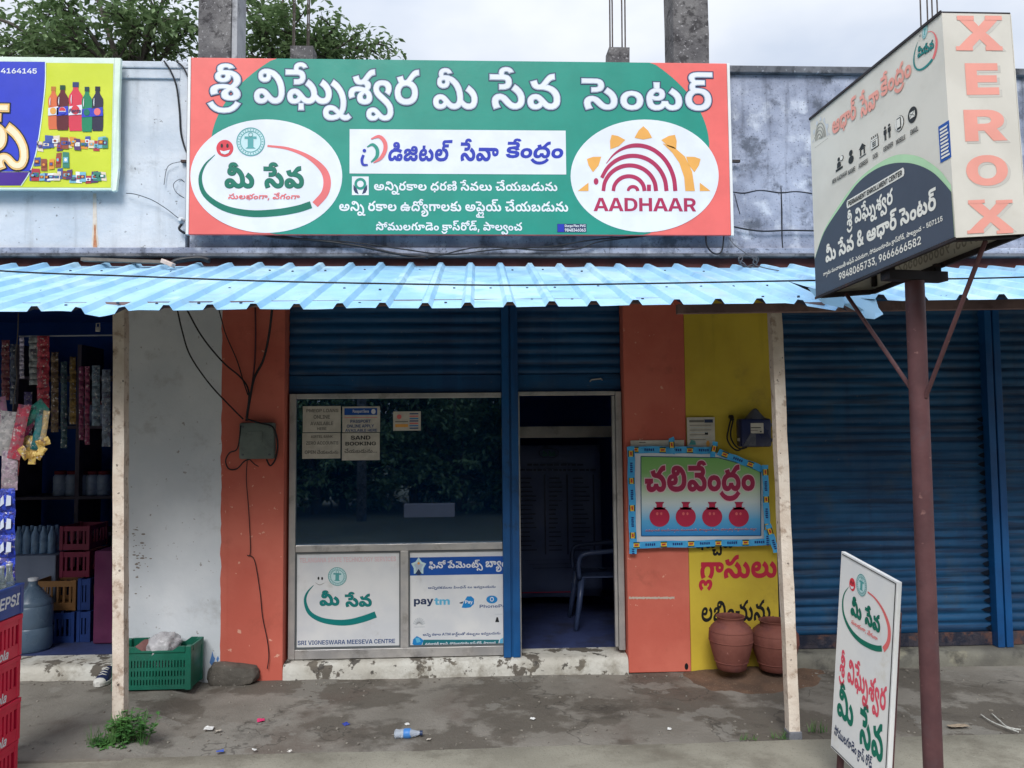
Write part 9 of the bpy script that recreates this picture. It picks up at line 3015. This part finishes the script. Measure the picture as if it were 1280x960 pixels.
def leaf_mat(name, c1, c2):
 M_ = bpy.data.materials.new(name)
 M_.use_nodes = True
 t_ = M_.node_tree
 t_.nodes.clear()
 n__, l__ = t_.nodes.new, t_.links.new
 o__ = n__('ShaderNodeOutputMaterial')
 d_ = n__('ShaderNodeBsdfDiffuse')
 tr_ = n__('ShaderNodeBsdfTranslucent')
 gl_ = n__('ShaderNodeBsdfGlossy')
 gl_.inputs['Roughness'].default_value = 0.4
 m1, m2 = n__('ShaderNodeMixShader'), n__('ShaderNodeMixShader')
 m1.inputs[0].default_value = 0.30
 m2.inputs[0].default_value = 0.04
 ge = n__('ShaderNodeNewGeometry')
 rp2 = n__('ShaderNodeValToRGB')
 rp2.color_ramp.elements[0].color = (*c1, 1)
 rp2.color_ramp.elements[1].color = (*c2, 1)
 l__(ge.outputs['Random Per Island'], rp2.inputs[0])
 l__(rp2.outputs[0], d_.inputs[0])
 l__(rp2.outputs[0], tr_.inputs[0])
 l__(d_.outputs[0], m1.inputs[1])
 l__(tr_.outputs[0], m1.inputs[2])
 l__(m1.outputs[0], m2.inputs[1])
 l__(gl_.outputs[0], m2.inputs[2])
 l__(m2.outputs[0], o__.inputs[0])
 return M_


m_leafA = leaf_mat('tree_leaf_deep', (0.020, 0.050, 0.018), (0.055, 0.11, 0.038))
m_leafC = leaf_mat('tree_leaf_grey_green', (0.10, 0.17, 0.07), (0.24, 0.34, 0.16))
m_leafB = leaf_mat('tree_leaf_fresh', (0.035, 0.085, 0.020), (0.09, 0.16, 0.05))


def tree(lbl_, base, fork, tips, seed, leafm, leaf=0.12, twig=14, leaves=9, rtrunk=0.14, spread=0.9, group=None, sub=5, droop=0.15):
 """trunk to a fork, a limb to each tip, side branches and twigs, leaves set along the twigs"""
 rr_ = random.Random(seed)
 o = thing('tree', lbl_, 'tree', base, group)
 wood = MB()
 base, fork = Vector(base), Vector(fork)
 wood.tube([base, base.lerp(fork, 0.5) + Vector((rr_.uniform(-0.1, 0.1), 0.05, 0)), fork], [rtrunk, rtrunk * 0.8, rtrunk * 0.62], 8)
 lv, lf = [], []

 def leafs(p, d):
  for q_ in range(leaves):
   dd = (d * 0.5 + Vector((rr_.uniform(-1, 1), rr_.uniform(-1, 1), rr_.uniform(-0.7, 0.5)))).normalized()
   s_ = dd.cross(Vector((rr_.uniform(-0.4, 0.4), rr_.uniform(-0.4, 0.4), 1))).normalized()
   up_ = s_.cross(dd)
   L_ = leaf * rr_.uniform(0.6, 1.25)
   o__ = p + Vector((rr_.gauss(0, 1), rr_.gauss(0, 1), rr_.gauss(0, 0.55))) * leaf * 0.9
   i0 = len(lv)
   lv.extend((o__, o__ + dd * L_ * 0.45 + s_ * L_ * 0.24 + up_ * L_ * 0.05, o__ + dd * L_ - up_ * L_ * 0.12, o__ + dd * L_ * 0.45 - s_ * L_ * 0.24 + up_ * L_ * 0.05))
   lf.extend(((i0, i0 + 1, i0 + 2), (i0, i0 + 2, i0 + 3)))

 for tp_ in tips:
  tp_ = Vector(tp_)
  L_ = (tp_ - fork).length
  m1_ = fork.lerp(tp_, 0.35) + Vector((rr_.uniform(-1, 1), rr_.uniform(-1, 1), 0.6)) * L_ * 0.07
  m2_ = fork.lerp(tp_, 0.7) + Vector((rr_.uniform(-1, 1), rr_.uniform(-1, 1), 0.5)) * L_ * 0.06
  path = smooth_path([fork, m1_, m2_, tp_], 4)
  n_ = len(path)
  wood.tube(path, [rtrunk * 0.5 * (1 - 0.88 * i / (n_ - 1)) + 0.004 for i in range(n_)], 6)
  for k_ in range(sub):
   t_ = 0.35 + 0.65 * (k_ + rr_.random()) / sub
   p_ = path[min(n_ - 1, int(t_ * (n_ - 1)))]
   d_ = ((tp_ - fork).normalized() * 0.5 + Vector((rr_.uniform(-1, 1), rr_.uniform(-1, 1), rr_.uniform(-0.45, 0.5)))).normalized()
   Lb = spread * rr_.uniform(0.5, 1.2) * (1.1 - 0.45 * t_)
   e__ = p_ + d_ * Lb - Vector((0, 0, droop * Lb))
   mid_ = p_.lerp(e__, 0.5) + Vector((0, 0, 0.12 * Lb))
   bp = smooth_path([p_, mid_, e__], 4)
   wood.tube(bp, [0.016 * (1 - 0.75 * i / (len(bp) - 1)) + 0.002 for i in range(len(bp))], 4, False)
   for q_ in range(twig):
    s_ = 0.2 + 0.8 * q_ / twig
    pp_ = bp[min(len(bp) - 1, int(s_ * (len(bp) - 1)))]
    d2 = (d_ * 0.6 + Vector((rr_.uniform(-1, 1), rr_.uniform(-1, 1), rr_.uniform(-0.5, 0.35)))).normalized()
    Lt = rr_.uniform(0.12, 0.42) * spread * 0.8
    ee = pp_ + d2 * Lt
    wood.tube([pp_, ee], [0.004, 0.002], 3, False)
    leafs(ee, d2)
    if rr_.random() < 0.6:
     leafs(pp_.lerp(ee, 0.55), d2)
 wood.build('trunk', m_bark, o, smooth=R(60))
 me = bpy.data.meshes.new('crown')
 bs_ = Vector(o.location)
 me.from_pydata([tuple(v - bs_) for v in lv], [], lf)
 me.materials.append(leafm)
 cr_ = bpy.data.objects.new('crown', me)
 col.objects.link(cr_)
 cr_.parent = o
 return o


def vp(px, py, Y):
 return at(px, py, Y)


YT = 5.9
tree('broad green tree behind the building with its trunk left of the first roof column', (X(160, 75, YT), YT, 0), vp(160, 120, YT),
  [vp(150, -120, YT), vp(60, -20, YT - 0.6), vp(20, 40, YT + 0.3), vp(-60, 10, YT), vp(90, 46, YT - 0.9), vp(200, 10, YT - 0.5), vp(190, 58, YT + 0.4), vp(235, 40, YT + 0.2), vp(120, 62, YT + 0.6), vp(40, 66, YT + 0.2), vp(250, -60, YT), vp(100, -70, YT), vp(-30, 60, YT)], 11, m_leafC, 0.14, 8, 6, 0.10, 0.9, 'trees behind the building', 6)
tree('spreading green tree behind the banner, its low branch drooping right of the short concrete stub', (X(350, 75, YT + 0.8), YT + 0.8, 0), vp(345, 110, YT + 0.8),
  [vp(380, 15, YT + 0.2), vp(425, 26, YT + 0.5), vp(478, 52, YT + 0.8), vp(445, 45, YT + 0.3), vp(330, 28, YT + 0.5), vp(312, 60, YT + 0.9), vp(285, 62, YT + 0.4), vp(395, 55, YT + 0.6), vp(420, 66, YT + 0.9), vp(365, -30, YT + 1), vp(300, -30, YT + 0.8)], 23, m_leafC, 0.13, 8, 6, 0.09, 0.6, 'trees behind the building', 5, 0.25)

# ================================================================ across the road, behind the camera: reflected things, plus added sky-blocking tall trees


def back(px, py, Yv):
 """a point seen mirrored in the shop glass: virtual depth Yv behind the pane"""
 p_ = at(px, py, Yv)
 return Vector((p_.x, 2 * (YF + 0.022) - Yv, p_.z))


gp_ = back(452, 642, 10)
b = MB()
b.tube([(gp_.x, gp_.y, -0.05), (gp_.x, gp_.y, 4), (gp_.x + 0.03, gp_.y, 8)], [0.10, 0.09, 0.075], 12)
tag(b.build('utility_pole', m_conc, None, smooth=True), 'grey concrete utility pole across the road, reflected in the shop glass', 'pole')
q1 = back(505, 668, 10.5)
q2 = back(568, 630, 10.5)
m_pwall = mat('pale_compound_wall', S(190, 180, 184), S(176, 166, 170), 2, 0.9)
b = MB()
b.box(min(q1.x, q2.x), max(q1.x, q2.x), q1.y - 0.25, q1.y, -0.05, q2.z)
tag(b.build('low_wall', m_pwall, None), 'pale low wall across the road, reflected in the lower glass', 'wall')
rt3 = random.Random(31)
for k, (px, Yv, hh, wr, mt, lbl_) in enumerate(((430, 12.2, 2.6, 1.2, m_leafA, 'low dark shrub across the road just left of the pale low wall'),
             (520, 11.9, 2.7, 1.2, m_leafC, 'low fresh green shrub across the road behind the pale low wall'),
             (610, 12.4, 2.9, 1.2, m_leafC, 'low fresh green shrub across the road right of the pale low wall'),
             (395, 11.4, 3.2, 1.3, m_leafC, 'bushy low tree across the road at the left of the reflected pole'),
             (575, 11.6, 3.6, 1.5, m_leafC, 'bushy low tree across the road in the middle of the reflection'),
             (655, 11.2, 3.2, 1.3, m_leafA, 'dark bushy low tree across the road at the right of the reflection'),
             (470, 13.5, 7.0, 2.4, m_leafA, 'added tall sky-blocking tree across the road standing behind the reflected pole'),  # tall ones from here on are added to keep low sky off the shop
             (320, 13.0, 7.2, 2.6, m_leafA, 'added tall dense sky-blocking tree across the road facing the orange pillar'),
             (130, 13.6, 8.2, 2.6, m_leafB, 'added tall fresh green sky-blocking tree across the road facing the snack packets'),
             (640, 13.8, 7.4, 2.6, m_leafB, 'added tall fresh green sky-blocking tree across the road facing the open doorway'),
             (820, 13.2, 7.0, 2.6, m_leafA, 'added tall dense sky-blocking tree across the road facing the yellow wall'),
             (1000, 13.8, 7.2, 2.6, m_leafB, 'added tall fresh green sky-blocking tree across the road facing the sign pole'),
             (1190, 13.2, 7.4, 2.6, m_leafA, 'added tall dense sky-blocking tree across the road facing the closed shutters'),
             (-60, 13.2, 9.0, 2.6, m_leafA, 'added tall dense sky-blocking tree across the road facing the crate stack'))):
 bp_ = back(px, 640, Yv)
 bp_.z = -0.05
 tips = []
 n_t = 10 if hh < 5 else 16
 for q_ in range(n_t):
  a_ = 2.4 * q_ + rt3.uniform(-0.3, 0.3)
  rd = wr * rt3.uniform(0.25, 1.0)
  tips.append(bp_ + Vector((rd * math.cos(a_), rd * math.sin(a_) * 0.8, hh * (0.06 + 0.94 * (q_ + 0.5) / n_t))))
 tree(lbl_, bp_, bp_ + Vector((0, 0, hh * 0.22)), tips, 50 + k, mt, 0.16 if hh < 5 else 0.30, 9, 8, 0.13, 0.8 if hh < 5 else 1.3, 'trees across the road', 5)
